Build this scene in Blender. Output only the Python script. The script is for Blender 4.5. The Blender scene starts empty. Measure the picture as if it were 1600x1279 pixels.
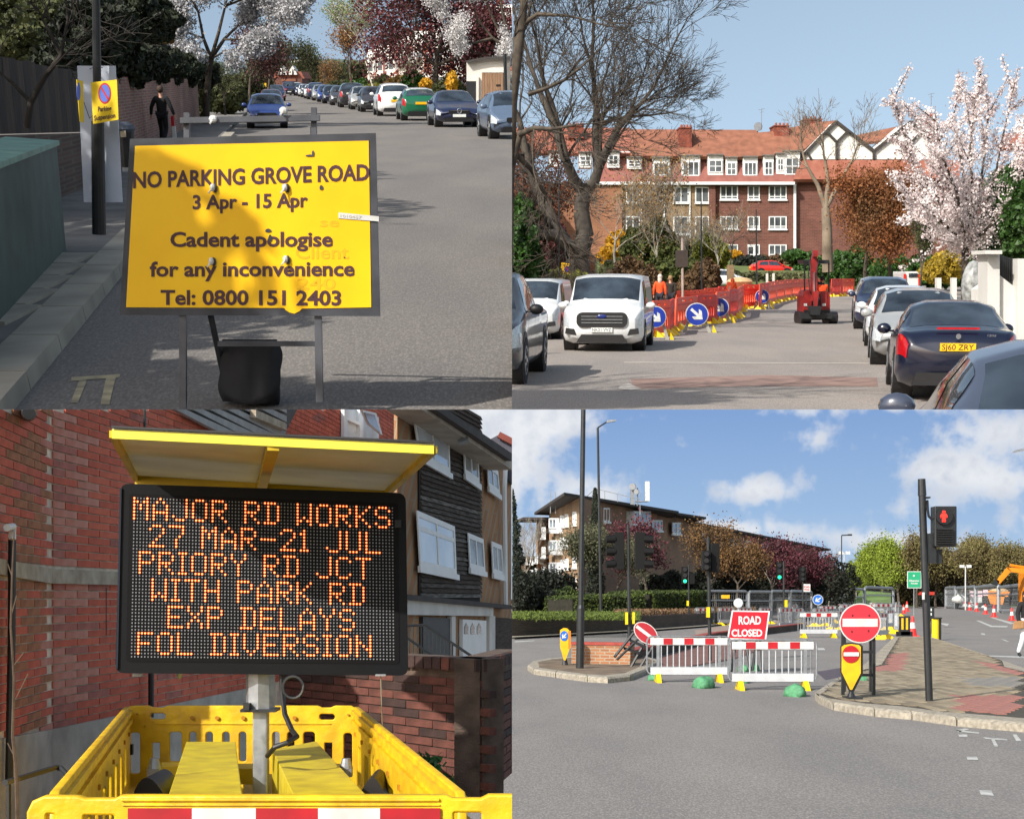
import bpy,bmesh,math,random
import numpy as np
from mathutils import Vector,Matrix
R=math.radians
C=bpy.context.scene.collection
# ------------------------------------------------------------------ camera, world, sun, exposure
F=2400.0            # focal length in pixels of a 1600 px wide picture
HC=1.7              # camera height over the lower street
sc=bpy.context.scene
cam=bpy.data.objects.new('camera',bpy.data.cameras.new('camera'))
C.objects.link(cam);sc.camera=cam
cam.location=(0,0,HC);cam.rotation_euler=(R(90),0,0)
cam.data.sensor_width=36;cam.data.lens=36*F/1600
cam.data.shift_y=(935-639.5)/1600
cam.data.clip_start=0.1;cam.data.clip_end=200000
SUNV=Vector((.8,1.0,-.74)).normalized()
world=bpy.data.worlds.new('World');sc.world=world;world.use_nodes=True
wn=world.node_tree.nodes;bg=wn['Background']
sky=wn.new('ShaderNodeTexSky');sky.sky_type='NISHITA';sky.sun_disc=False
sky.sun_elevation=math.asin(-SUNV.z);sky.sun_rotation=math.atan2(-SUNV.x,-SUNV.y)
sky.altitude=50;sky.air_density=1.0;sky.dust_density=2.2;sky.ozone_density=1.2
hsv=wn.new('ShaderNodeHueSaturation');hsv.inputs['Saturation'].default_value=.74;hsv.inputs['Value'].default_value=1.18;hsv.inputs['Hue'].default_value=.487
world.node_tree.links.new(sky.outputs[0],hsv.inputs['Color']);world.node_tree.links.new(hsv.outputs[0],bg.inputs[0]);bg.inputs[1].default_value=0.125
sun=bpy.data.objects.new('sun',bpy.data.lights.new('sun','SUN'));C.objects.link(sun)
sun.data.energy=4.6;sun.data.angle=R(.55);sun.data.color=(1,.955,.88)
sun.rotation_euler=SUNV.to_track_quat('-Z','Y').to_euler()
sc.view_settings.view_transform='Standard';sc.view_settings.look='None'
sc.view_settings.exposure=0.3;sc.view_settings.gamma=1;sc.view_settings.use_curve_mapping=False
sc.cycles.max_bounces=5;sc.cycles.transparent_max_bounces=6
# ------------------------------------------------------------------ places: four streets seen from one spot
# Each street is written in its own plain frame: metres, level ground at z = 0, the onlooker's eye at (0, 0, HE).
# The frame is then set in the site: a hill street has its slope, and each has its own unit.
HZ={1:128.0,2:430.0,3:935.0,4:935.0}
HE={1:1.94,2:1.7,3:1.7,4:1.7}
UN={1:100.0,2:30.0,3:.5,4:2.0}
TH={k:math.atan((935-HZ[k])/F)for k in HZ}
Q=1
QMAP={}
def frame(q):return Matrix.Translation((0,0,HC))@Matrix.Rotation(TH[q],4,'X')@Matrix.Diagonal((UN[q],UN[q],UN[q],1))@Matrix.Translation((0,0,-HE[q]))
rng=np.random.default_rng(7)
def eye():return Vector((0,0,HE[Q]))
def ray(px,py):
    y,z=1.0,(935-py)/F;c,s=math.cos(TH[Q]),math.sin(TH[Q]);return Vector(((px-800)/F,y*c+z*s,-y*s+z*c))
def P(px,py,d):r=ray(px,py);return eye()+r*(d/r.y)
GZ=0.0                                       # height of the surface stood on (islands are raised)
def G(px,py):r=ray(px,py);return eye()+r*((GZ-HE[Q])/r.z)
def gd(py):return G(800,py).y
def PX(p):
    p=Vector(p)-eye();c,s=math.cos(TH[Q]),math.sin(TH[Q]);y=p.y*c-p.z*s;z=p.y*s+p.z*c;return 800+p.x/y*F,935-z/y*F
def X(px,d):"""ground point at depth d below picture column px""";py=935-F*math.tan(TH[Q]-math.atan(HE[Q]/d));return G(px,py)
def GX(px,d,q=None):return X(px,d)
class Plane:                                   # a vertical or free plane; .at gives the point a sight line meets
    def __init__(s,p,n):
        s.p=Vector(p);s.n=Vector(n).normalized()
        if s.n.dot(eye()-s.p)<0:s.n=-s.n
    def at(s,px,py,off=0.0):
        r=ray(px,py);o=eye();p=s.p+s.n*off
        return o+r*((p-o).dot(s.n)/r.dot(s.n))
def vplane(a,b):a=Vector(a);b=Vector(b);d=b-a;return Plane(a,Vector((d.y,-d.x,0)))
# ------------------------------------------------------------------ materials
def lin(c):
    c=[x/255 for x in c]
    return[x/12.92 if x<=.04045 else((x+.055)/1.055)**2.4 for x in c]
MATS={}
def mat(name,rgb,rough=.6,var=.15,scale=8,metal=0,bump=0,bscale=60,coat=0,emit=0,island=0,rgb2=None,spec=.5,detail=5,stretch=None,alpha=1,trans=0,tlight=0):
    if name in MATS:return MATS[name]
    m=bpy.data.materials.new(name);m.use_nodes=True;MATS[name]=m
    t=m.node_tree;N=t.nodes;L=t.links;b=N['Principled BSDF']
    c=lin(rgb);c2=lin(rgb2)if rgb2 else[x*(1-2*var)for x in c];c1=c if rgb2 else[min(1,x*(1+var))for x in c]
    tc=N.new('ShaderNodeTexCoord');mp=N.new('ShaderNodeMapping');L.new(tc.outputs['Object'],mp.inputs[0])
    if stretch:mp.inputs['Scale'].default_value=stretch
    nz=N.new('ShaderNodeTexNoise');nz.inputs['Scale'].default_value=scale;nz.inputs['Detail'].default_value=detail
    L.new(mp.outputs[0],nz.inputs['Vector'])
    rp=N.new('ShaderNodeValToRGB');rp.color_ramp.elements[0].position=.32;rp.color_ramp.elements[1].position=.68
    rp.color_ramp.elements[0].color=(*c2,1);rp.color_ramp.elements[1].color=(*c1,1)
    L.new(nz.outputs[0],rp.inputs[0]);out=rp.outputs[0]
    if island:
        g=N.new('ShaderNodeNewGeometry');mr=N.new('ShaderNodeMapRange');mr.inputs[3].default_value=1-island;mr.inputs[4].default_value=1+island
        L.new(g.outputs['Random Per Island'],mr.inputs[0]);hs=N.new('ShaderNodeHueSaturation');L.new(mr.outputs[0],hs.inputs['Value']);L.new(out,hs.inputs['Color']);out=hs.outputs[0]
    L.new(out,b.inputs['Base Color'])
    b.inputs['Roughness'].default_value=rough;b.inputs['Metallic'].default_value=metal
    b.inputs['Specular IOR Level'].default_value=spec
    if coat:b.inputs['Coat Weight'].default_value=coat;b.inputs['Coat Roughness'].default_value=.06
    if emit:L.new(out,b.inputs['Emission Color']);b.inputs['Emission Strength'].default_value=emit
    if trans:b.inputs['Transmission Weight'].default_value=trans
    if bump:
        n2=N.new('ShaderNodeTexNoise');n2.inputs['Scale'].default_value=bscale;n2.inputs['Detail'].default_value=4;L.new(mp.outputs[0],n2.inputs['Vector'])
        bp=N.new('ShaderNodeBump');bp.inputs['Strength'].default_value=bump;bp.inputs['Distance'].default_value=.02;L.new(n2.outputs[0],bp.inputs['Height']);L.new(bp.outputs[0],b.inputs['Normal'])
    if tlight:                                 # thin leaf: part of the light goes through
        tr=N.new('ShaderNodeBsdfTranslucent');L.new(out,tr.inputs[0]);mx=N.new('ShaderNodeMixShader');mx.inputs[0].default_value=tlight
        L.new(b.outputs[0],mx.inputs[1]);L.new(tr.outputs[0],mx.inputs[2]);L.new(mx.outputs[0],N['Material Output'].inputs[0])
    return m
def asphalt(name,rgb,unit,patch=None,st=(1,.3,1)):
    m=mat(name,rgb,.9,.10,40/unit,bump=.5,bscale=110/unit,spec=.3,stretch=st)
    t=m.node_tree;N=t.nodes;L=t.links;b=N['Principled BSDF']
    src=b.inputs['Base Color'].links[0].from_socket
    mp0=[n for n in N if n.type=='MAPPING'][0]
    v=N.new('ShaderNodeTexNoise');v.inputs['Scale'].default_value=.7/unit;v.inputs['Detail'].default_value=6;L.new(mp0.outputs[0],v.inputs['Vector'])
    r=N.new('ShaderNodeValToRGB');r.color_ramp.elements[0].position=.35;r.color_ramp.elements[1].position=.7
    r.color_ramp.elements[0].color=(.88,.88,.89,1);r.color_ramp.elements[1].color=(1.1,1.08,1.06,1);L.new(v.outputs[0],r.inputs[0])
    s=N.new('ShaderNodeTexVoronoi');s.inputs['Scale'].default_value=55/unit;L.new(mp0.outputs[0],s.inputs['Vector'])
    r2=N.new('ShaderNodeValToRGB');r2.color_ramp.elements[0].position=0;r2.color_ramp.elements[1].position=.55
    r2.color_ramp.elements[0].color=(1.6,1.55,1.5,1);r2.color_ramp.elements[1].color=(.86,.86,.86,1);L.new(s.outputs['Distance'],r2.inputs[0])
    a=N.new('ShaderNodeMix');a.data_type='RGBA';a.blend_type='MULTIPLY';a.inputs[0].default_value=1
    L.new(src,a.inputs[6]);L.new(r.outputs[0],a.inputs[7])
    a2=N.new('ShaderNodeMix');a2.data_type='RGBA';a2.blend_type='MULTIPLY';a2.inputs[0].default_value=.8
    L.new(a.outputs[2],a2.inputs[6]);L.new(r2.outputs[0],a2.inputs[7]);
    q=N.new('ShaderNodeTexNoise');q.inputs['Scale'].default_value=.35;q.inputs['Detail'].default_value=8;q.inputs['Roughness'].default_value=.7;L.new(mp0.outputs[0],q.inputs['Vector'])
    st_=N.new('ShaderNodeMapRange');st_.inputs[1].default_value=.56;st_.inputs[2].default_value=.7;st_.inputs[3].default_value=1;st_.inputs[4].default_value=.78;L.new(q.outputs[0],st_.inputs[0])
    h=N.new('ShaderNodeHueSaturation');L.new(st_.outputs[0],h.inputs['Value']);L.new(a2.outputs[2],h.inputs['Color']);L.new(h.outputs[0],b.inputs['Base Color'])
    return m
# ------------------------------------------------------------------ mesh building
class MB:
    def __init__(s):s.v=[];s.f=[];s.mi=[];s.m=0
    def add(s,vs,fs):
        n=len(s.v);s.v+=[tuple(x)for x in vs];s.f+=[tuple(i+n for i in f)for f in fs];s.mi+=[s.m]*len(fs);return s
    def hexa(s,a,b):                         # two quads a (near), b (far), same order
        return s.add(list(a)+list(b),[(0,1,2,3),(7,6,5,4),(0,4,5,1),(1,5,6,2),(2,6,7,3),(3,7,4,0)])
    def box(s,c,size,rot=None):
        c=Vector(c);x,y,z=[k/2 for k in size]
        vs=[Vector((i,j,k))for i,j,k in((-x,-y,-z),(x,-y,-z),(x,-y,z),(-x,-y,z),(-x,y,-z),(x,y,-z),(x,y,z),(-x,y,z))]
        if rot is not None:vs=[rot@v for v in vs]
        vs=[v+c for v in vs];return s.hexa(vs[:4],vs[4:])
    def cyl(s,p0,p1,r0,r1=None,n=12,caps=True):
        p0=Vector(p0);p1=Vector(p1);r1=r0 if r1 is None else r1
        z=(p1-p0).normalized();x=z.orthogonal().normalized();y=z.cross(x)
        a=[p0+(x*math.cos(t)+y*math.sin(t))*r0 for t in[2*math.pi*i/n for i in range(n)]]
        b=[p1+(x*math.cos(t)+y*math.sin(t))*r1 for t in[2*math.pi*i/n for i in range(n)]]
        fs=[(i,(i+1)%n,n+(i+1)%n,n+i)for i in range(n)]
        if caps:fs+=[tuple(range(n))[::-1],tuple(range(n,2*n))]
        return s.add(a+b,fs)
    def tube(s,pts,r,n=8,closed=False):
        pts=[Vector(p)for p in pts];k=len(pts)
        rs=r if isinstance(r,(list,tuple))else[r]*k
        vs=[];x=None
        for i,p in enumerate(pts):
            a=pts[i-1]if i or closed else p;b=pts[(i+1)%k]if i<k-1 or closed else p
            z=(b-a).normalized()
            if x is None:x=z.orthogonal().normalized()
            x=(x-z*x.dot(z)).normalized();y=z.cross(x)
            vs+=[p+(x*math.cos(2*math.pi*j/n)+y*math.sin(2*math.pi*j/n))*rs[i]for j in range(n)]
        fs=[(i*n+j,i*n+(j+1)%n,((i+1)%k)*n+(j+1)%n,((i+1)%k)*n+j)for i in range(k if closed else k-1)for j in range(n)]
        if not closed:fs+=[tuple(range(n))[::-1],tuple(range((k-1)*n,k*n))]
        return s.add(vs,fs)
    def ell(s,c,r,nu=12,nv=8,rot=None,z0=-1):
        vs=[];c=Vector(c)
        for j in range(nv+1):
            a=math.pi*j/nv
            for i in range(nu):
                t=2*math.pi*i/nu;v=Vector((r[0]*math.sin(a)*math.cos(t),r[1]*math.sin(a)*math.sin(t),r[2]*max(z0,math.cos(a))))
                vs.append(c+(rot@v if rot is not None else v))
        fs=[(j*nu+i,(j+1)*nu+i,(j+1)*nu+(i+1)%nu,j*nu+(i+1)%nu)for j in range(nv)for i in range(nu)]
        return s.add(vs,fs)
    def prism(s,front,back):                 # two matching outlines
        n=len(front);return s.add(list(front)+list(back),[tuple(range(n)),tuple(range(n,2*n))[::-1]]+[(i,n+i,n+(i+1)%n,(i+1)%n)for i in range(n)])
    def build(s,name,m,parent=None,smooth=False,label=None,kind=None,base=None,bevel=0):
        me=bpy.data.meshes.new(name)
        off=Vector(base)if base is not None else(Vector(parent['_w'])if parent is not None and '_w' in parent else Vector((0,0,0)))
        me.from_pydata([(x-off.x,y-off.y,z-off.z)for x,y,z in s.v],[],s.f)
        for k in(m if isinstance(m,(list,tuple))else[m]):me.materials.append(k)
        if isinstance(m,(list,tuple)):me.polygons.foreach_set('material_index',s.mi)
        o=link(name,me,parent,label,kind,fix=True,smooth=smooth)
        if parent is None and base is not None:o.location=base
        if parent is not None and '_w' in parent:o['_w']=parent['_w']
        if bevel:
            b=o.modifiers.new('b','BEVEL');b.width=bevel;b.segments=2;b.limit_method='ANGLE'
        return o
def link(name,me,parent=None,label=None,kind=None,fix=False,smooth=False):
    if fix:
        bm=bmesh.new();bm.from_mesh(me);bmesh.ops.recalc_face_normals(bm,faces=bm.faces);bm.to_mesh(me);bm.free()
    if smooth:me.polygons.foreach_set('use_smooth',[True]*len(me.polygons))
    o=bpy.data.objects.new(name,me);C.objects.link(o);QMAP[o.name]=Q
    if parent is not None:o.parent=parent
    if label:o['label']=label
    if kind:o['kind']=kind
    return o
def tag(o,label=None,cat=None,group=None,kind=None):
    if label:o['label']=label
    if cat:o['category']=cat
    if group:o['group']=group
    if kind:o['kind']=kind
    return o
def thing(name,label,cat,loc=(0,0,0),group=None,rot=None,s=1.0,world=True):
    """An Empty at the thing's base. world=True: its parts are written in world coordinates; else in its own."""
    o=bpy.data.objects.new(name,None);C.objects.link(o);QMAP[o.name]=Q
    o.location=loc;o.empty_display_size=.2
    if rot is not None:o.rotation_euler=rot
    o.scale=(s,s,s)
    if world:o['_w']=tuple(loc)
    return tag(o,label,cat,group)
def kids(o):return[c for c in C.objects if c.parent==o]
CH={}
def copy_thing(root,tree,loc,rot=None,s=None,label=None,group=None,mats=None):
    def cp(o,par):
        c=o.copy();C.objects.link(c);QMAP[c.name]=Q
        if par is not None:c.parent=par
        if mats and c.type=='MESH' and any(sl.material and sl.material.name in mats for sl in c.material_slots):
            for sl in c.material_slots:
                if sl.material.name in mats:
                    mm=mats[sl.material.name];sl.link='OBJECT';sl.material=mm
        for k in tree.get(o.name,[]):cp(k,c)
        return c
    r=cp(root,None);r.location=loc
    if rot is not None:r.rotation_euler=rot
    if s:r.scale=(s,s,s)
    if label:r['label']=label
    if group:r['group']=group
    return r
def tree_of(root):
    d={}
    def w(o):
        ks=[c for c in C.objects if c.parent==o]
        if ks:d[o.name]=ks
        for k in ks:w(k)
    w(root);return d
def npmesh(name,v,f,m,parent=None,kind=None,smooth=False,base=None):
    v=np.asarray(v,dtype=np.float64);f=np.asarray(f,dtype=np.int32);k=f.shape[1]
    off=np.array(base if base is not None else(parent['_w']if parent is not None and '_w' in parent else(0,0,0)),dtype=np.float64)
    me=bpy.data.meshes.new(name);me.vertices.add(len(v));me.vertices.foreach_set('co',(v-off).astype(np.float32).ravel())
    me.loops.add(f.size);me.loops.foreach_set('vertex_index',f.ravel())
    me.polygons.add(len(f));me.polygons.foreach_set('loop_start',np.arange(0,f.size,k,dtype=np.int32));me.polygons.foreach_set('loop_total',np.full(len(f),k,dtype=np.int32))
    me.update(calc_edges=True);me.materials.append(m)
    o=link(name,me,parent,kind=kind,smooth=smooth)
    if parent is None and base is not None:o.location=base
    return o
def slab(mb,pl,pts,t0,t1):mb.prism([pl.at(x,y,t1)for x,y in pts],[pl.at(x,y,t1)-pl.n*(t1-t0)for x,y in pts]);return mb
def rect(a,b,c,d):return[(a,b),(c,b),(c,d),(a,d)]
_fc={}
def text2d(s,bold=0.0):
    """flat letters as a mesh: vertices normalised so that the cap height is 1 and the left edge 0"""
    cu=bpy.data.curves.new('t','FONT');cu.body=s;cu.size=1;cu.offset=bold;cu.resolution_u=3
    o=bpy.data.objects.new('t',cu);C.objects.link(o)
    dg=bpy.context.evaluated_depsgraph_get();me=bpy.data.meshes.new_from_object(o.evaluated_get(dg))
    v=[w.co.copy()for w in me.vertices];f=[tuple(p.vertices)for p in me.polygons]
    C.objects.unlink(o);bpy.data.objects.remove(o);bpy.data.meshes.remove(me)
    x0=min(w.x for w in v);x1=max(w.x for w in v)
    return[(w.x-x0,w.y/.69)for w in v],f,x1-x0
def lettering(mb,fn,s,x0,x1,ybase0,ybase1,cap,bold=.0,th=None):
    """write s between picture columns x0..x1 on the surface fn(px, py)"""
    v,f,w=text2d(s,bold)
    mb.add([fn(x0+(x1-x0)*x/w,ybase0+(ybase1-ybase0)*x/w-cap*y)for x,y in v],f)
def holed(outer,holes,t,bevel=0.0):
    """plate in the xz plane with round-cornered openings, thickness t; returns mesh data"""
    cu=bpy.data.curves.new('c','CURVE');cu.dimensions='2D';cu.fill_mode='BOTH';cu.extrude=t/2-bevel;cu.bevel_depth=bevel;cu.bevel_resolution=1
    for pts in[outer]+holes:
        sp=cu.splines.new('POLY');sp.points.add(len(pts)-1);sp.use_cyclic_u=True
        for i,(x,y)in enumerate(pts):sp.points[i].co=(x,y,0,1)
    o=bpy.data.objects.new('c',cu);C.objects.link(o);dg=bpy.context.evaluated_depsgraph_get()
    me=bpy.data.meshes.new_from_object(o.evaluated_get(dg));C.objects.unlink(o);bpy.data.objects.remove(o)
    me.transform(Matrix.Rotation(R(90),4,'X'));return me
def rr(x0,y0,x1,y1,r,n=4):
    o=[]
    for cx,cy,a in((x1-r,y1-r,0),(x0+r,y1-r,90),(x0+r,y0+r,180),(x1-r,y0+r,270)):
        o+=[(cx+r*math.cos(R(a+90*i/n)),cy+r*math.sin(R(a+90*i/n)))for i in range(n+1)]
    return o
# ------------------------------------------------------------------ plants
def tubes_np(segs,n):
    p0=segs[:,0:3];p1=segs[:,3:6];r0=segs[:,6:7];r1=segs[:,7:8]
    z=p1-p0;z/=np.linalg.norm(z,axis=1,keepdims=True)+1e-9
    h=np.where(np.abs(z[:,2:3])<.9,np.array([[0,0,1.]]),np.array([[1.,0,0]]))
    x=np.cross(z,h);x/=np.linalg.norm(x,axis=1,keepdims=True);y=np.cross(z,x)
    vs=[]
    for p,r in((p0,r0),(p1,r1)):
        for j in range(n):
            a=2*math.pi*j/n;vs.append(p+(x*math.cos(a)+y*math.sin(a))*r)
    v=np.stack(vs,1).reshape(-1,3);m=len(segs);b=np.arange(m)[:,None]*2*n
    f=np.concatenate([b+np.array([[j,(j+1)%n,n+(j+1)%n,n+j]])for j in range(n)],0)
    return v,f
def leaves_np(c,size,rg,flat=0.0,asp=.7):
    n=len(c);a=rg.normal(size=(n,3));b=rg.normal(size=(n,3));a[:,2]*=1-flat
    a/=np.linalg.norm(a,axis=1,keepdims=True);b-=a*np.sum(a*b,1,keepdims=True);b/=np.linalg.norm(b,axis=1,keepdims=True)
    s=size*rg.uniform(.6,1.3,(n,1));a=a*s;b=b*s*asp
    v=np.stack([c-a,c+b,c+a,c-b],1).reshape(-1,3)
    return v,np.arange(4*n).reshape(-1,4)
def grow(rg,base,H,r,levels,kids_,spread,up,lenf,lean=(0,0),trunk=.3,limbs=None,wob=.12):
    """returns segment array with level, tips"""
    segs=[];tips=[]
    def branch(p,d,L,r,lev):
        n=max(2,int(3+L/H*5))if lev<levels-1 else 2
        q=p.copy();dd=d.copy();rr_=r
        pts=[q.copy()]
        for i in range(n):
            dd=dd+rg.normal(size=3)*wob+np.array([0,0,up*.12]);dd/=np.linalg.norm(dd)
            q2=q+dd*L/n;r2=rr_*(.82 if lev else .92)
            segs.append([*q,*q2,rr_,r2,lev]);q=q2;rr_=r2;pts.append(q.copy())
        if lev>=levels:tips.append(q.copy());return
        k=kids_[min(lev,len(kids_)-1)]
        for i in range(k):
            t=rg.uniform(.35 if lev else .75,1);b=pts[min(len(pts)-1,int(t*n+.5))]
            a=rg.normal(size=3);a-=dd*a.dot(dd);a/=np.linalg.norm(a)+1e-9
            sp=spread*rg.uniform(.6,1.3);nd=dd*math.cos(sp)+a*math.sin(sp)+np.array([0,0,up*.5]);nd/=np.linalg.norm(nd)
            branch(b,nd,L*lenf*rg.uniform(.75,1.2),rr_*rg.uniform(.5,.75),lev+1)
        if lev:branch(q,dd,L*lenf,rr_*.8,lev+1)
    base=np.array(base,float)
    if limbs is None:
        d0=np.array([lean[0],lean[1],1.]);d0/=np.linalg.norm(d0);branch(base,d0,H*trunk,r,0)
    else:
        for pts,r0,r1,L in limbs:           # hand placed limbs, then growth from their ends
            pts=[np.array(x,float)for x in pts]
            for i in range(len(pts)-1):
                a=r0+(r1-r0)*i/(len(pts)-1);b=r0+(r1-r0)*(i+1)/(len(pts)-1)
                segs.append([*pts[i],*pts[i+1],a,b,0])
                if L and i>0:
                    for _ in range(2):
                        dd=pts[i+1]-pts[i];dd/=np.linalg.norm(dd);a_=rg.normal(size=3);nd=dd*.6+a_*.6+np.array([0,0,.3]);nd/=np.linalg.norm(nd)
                        branch(pts[i+1],nd,L*rg.uniform(.5,.9),b*.5,2)
            if L:
                dd=pts[-1]-pts[-2];dd/=np.linalg.norm(dd);branch(pts[-1],dd,L,r1,1)
    return np.array(segs),np.array(tips)
def tree(label,base,H,r,bark,leaf=None,seed=1,levels=4,kd=(4,4,4,3),spread=.6,up=.25,lenf=.68,n=6000,ls=.12,sig=.3,group=None,name='tree',lean=(0,0),trunk=.3,limbs=None,cat='tree',asp=.7,wob=.12,tr=.004,crown='crown',along=False,mat2=None):
    """a tree of height about H (world units): trunk, branches, crown"""
    rg=np.random.default_rng(seed);t=thing(name,label,cat,base,group)
    segs,tips=grow(rg,base,H,r,levels,kd,spread,up,lenf,lean,trunk,limbs,wob)
    if limbs is None:                          # bring the grown tree to its full height
        b0=np.array([*base]);k=H/max(1e-6,segs[:,[2,5]].max()-b0[2]);kk=np.array([k**.5,k**.5,k])
        segs[:,0:3]=b0+(segs[:,0:3]-b0)*kk;segs[:,3:6]=b0+(segs[:,3:6]-b0)*kk
        if len(tips):tips=b0+(tips-b0)*kk
    segs[:,6:8]=np.maximum(segs[:,6:8],tr*H*.5)
    a=segs[segs[:,8]<1.5];b=segs[segs[:,8]>=1.5]
    v,f=tubes_np(a,7);npmesh('trunk',v,f,bark,t,smooth=True)
    if len(b):v,f=tubes_np(b,3);npmesh('branches',v,f,bark,t)
    if leaf is not None and len(tips):
        if along:
            tw=segs[segs[:,8]>=max(1,levels-2)];i=rg.integers(0,len(tw),n);k=rg.random((n,1));c=tw[i,0:3]*(1-k)+tw[i,3:6]*k+rg.normal(size=(n,3))*sig*H
        else:
            c=tips[rg.integers(0,len(tips),n)]+rg.normal(size=(n,3))*sig*H
        v,f=leaves_np(c,ls*H,rg,asp=asp);o=npmesh(crown,v,f,leaf,t)
        if mat2 is not None:
            pass
    return t
def conifer(label,base,H,rad,leaf,seed,n,ls):
    rg=np.random.default_rng(seed);t=thing('conifer',label,'tree',base);mb=MB();mb.cyl(base,Vector(base)+Vector((0,0,H)),rad*.12,rad*.02,8);mb.build('trunk',BARK,t)
    z=rg.random(n)**1.3;a=rg.random(n)*6.283;tier=.72+.28*np.sin(z*40+a*2)*np.cos(a*3+z*9);r=rad*(1-z)**.75*tier*rg.random(n)**.35+.05
    c=np.stack([base[0]+np.cos(a)*r,base[1]+np.sin(a)*r,base[2]+z*H-r*.35+.1*H*0],1);v,f=leaves_np(c,ls,rg,asp=.35);npmesh('crown',v,f,leaf,t);return t
def bush(label,name,blobs,leaf,n,ls,seed=1,cat='shrub',group=None,core=None,kind=None,shell=.75):
    """foliage filling ellipsoids [(centre, radii)]; with a darker twig core so that it is not hollow"""
    rg=np.random.default_rng(seed);c0=Vector(blobs[0][0]);t=thing(name,label,cat,c0-Vector((0,0,blobs[0][1][2])),group)
    w=np.array([b[1][0]*b[1][2]+b[1][1]*b[1][2]for b in blobs]);w=w/w.sum();idx=rg.choice(len(blobs),n,p=w)
    cc=np.array([list(b[0])for b in blobs]);rr_=np.array([list(b[1])for b in blobs])
    d=rg.normal(size=(n,3));d/=np.linalg.norm(d,axis=1,keepdims=True);k=rg.uniform(shell,1.08,(n,1))**.6
    lump=1+.18*np.sin(d[:,:1]*7+idx[:,None])*np.cos(d[:,2:3]*6)
    c=cc[idx]+d*rr_[idx]*k*lump
    v,f=leaves_np(c,ls,rg);npmesh('foliage',v,f,leaf,t)
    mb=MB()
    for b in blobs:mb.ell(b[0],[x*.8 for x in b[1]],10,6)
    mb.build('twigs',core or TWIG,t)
    return t
def hedge(label,a,b,w,h,leaf,n,ls,seed=1,name='hedge',cat='hedge',group=None,core=None,z=0,rnd=.1):
    """clipped hedge from a to b (base points)"""
    rg=np.random.default_rng(seed);a=Vector(a);b=Vector(b);L=(b-a).length;e=(b-a).normalized();s=Vector((e.y,-e.x,0)).normalized()
    t=thing(name,label,cat,a,group)
    u=rg.random(n)*L;side=rg.random(n);hh=np.empty(n);ww=np.empty(n)
    m1=side<.5;m2=~m1
    ww[m1]=np.where(rg.random(m1.sum())<.7,-.5,.5)*w;hh[m1]=rg.random(m1.sum())*h
    ww[m2]=(rg.random(m2.sum())-.5)*w;hh[m2]=h
    j=rg.normal(size=(n,3))*rnd*w
    lump=1+rnd*np.sin(u/L*9+seed)+rnd*.6*np.sin(u/L*23)
    c=np.array(a)[None]+u[:,None]*np.array(e)[None]+ww[:,None]*np.array(s)[None]+(hh*lump)[:,None]*np.array([[0,0,1.]])+j
    v,f=leaves_np(c,ls,rg);npmesh('foliage',v,f,leaf,t)
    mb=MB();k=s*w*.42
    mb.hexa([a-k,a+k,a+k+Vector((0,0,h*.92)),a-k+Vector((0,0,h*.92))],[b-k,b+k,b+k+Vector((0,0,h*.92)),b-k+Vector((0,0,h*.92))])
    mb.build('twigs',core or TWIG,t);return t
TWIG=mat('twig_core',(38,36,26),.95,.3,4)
# ------------------------------------------------------------------ shared materials
def paint(name,rgb,var=.03):return mat('paint_'+name,rgb,.28,var,3,coat=.8,spec=.5)
GLASS=mat('car_glass',(16,20,26),.05,.1,1.6,spec=.9,coat=.7,rgb2=(58,68,78),detail=3)  # paler noise tone paints reflected trees into the glass
TYRE=mat('tyre_rubber',(26,26,28),.85,.15,12)
RIM=mat('alloy',(150,152,156),.3,.06,9,metal=.6)
BLACKP=mat('black_plastic',(22,22,24),.5,.1,9)
CHROME=mat('chrome',(200,202,205),.15,.03,6,metal=.9)
LENS=mat('headlight_lens',(190,196,200),.12,.12,30,coat=.8)
REDL=mat('tail_lens',(170,14,22),.15,.12,20,coat=.6)
PLW=mat('plate_white',(215,218,215),.4,.03,5)
PLY=mat('plate_yellow',(240,180,20),.4,.03,5)
INK=mat('ink_black',(25,22,22),.6,.03,5)
WHITE=mat('white_sheeting',(212,214,212),.5,.03,7,rgb2=(186,186,180),detail=9)
REDS=mat('red_sheeting',(178,18,32),.45,.06,7,rgb2=(150,20,30),detail=8)
YEL=mat('yellow_plastic',(232,196,12),.45,.06,5)
GALV=mat('galvanised_steel',(150,154,158),.42,.12,14,metal=.55)
DARKM=mat('black_painted_metal',(34,36,38),.42,.12,10)
SKIN=mat('skin',(200,150,125),.6,.05,6)
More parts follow.
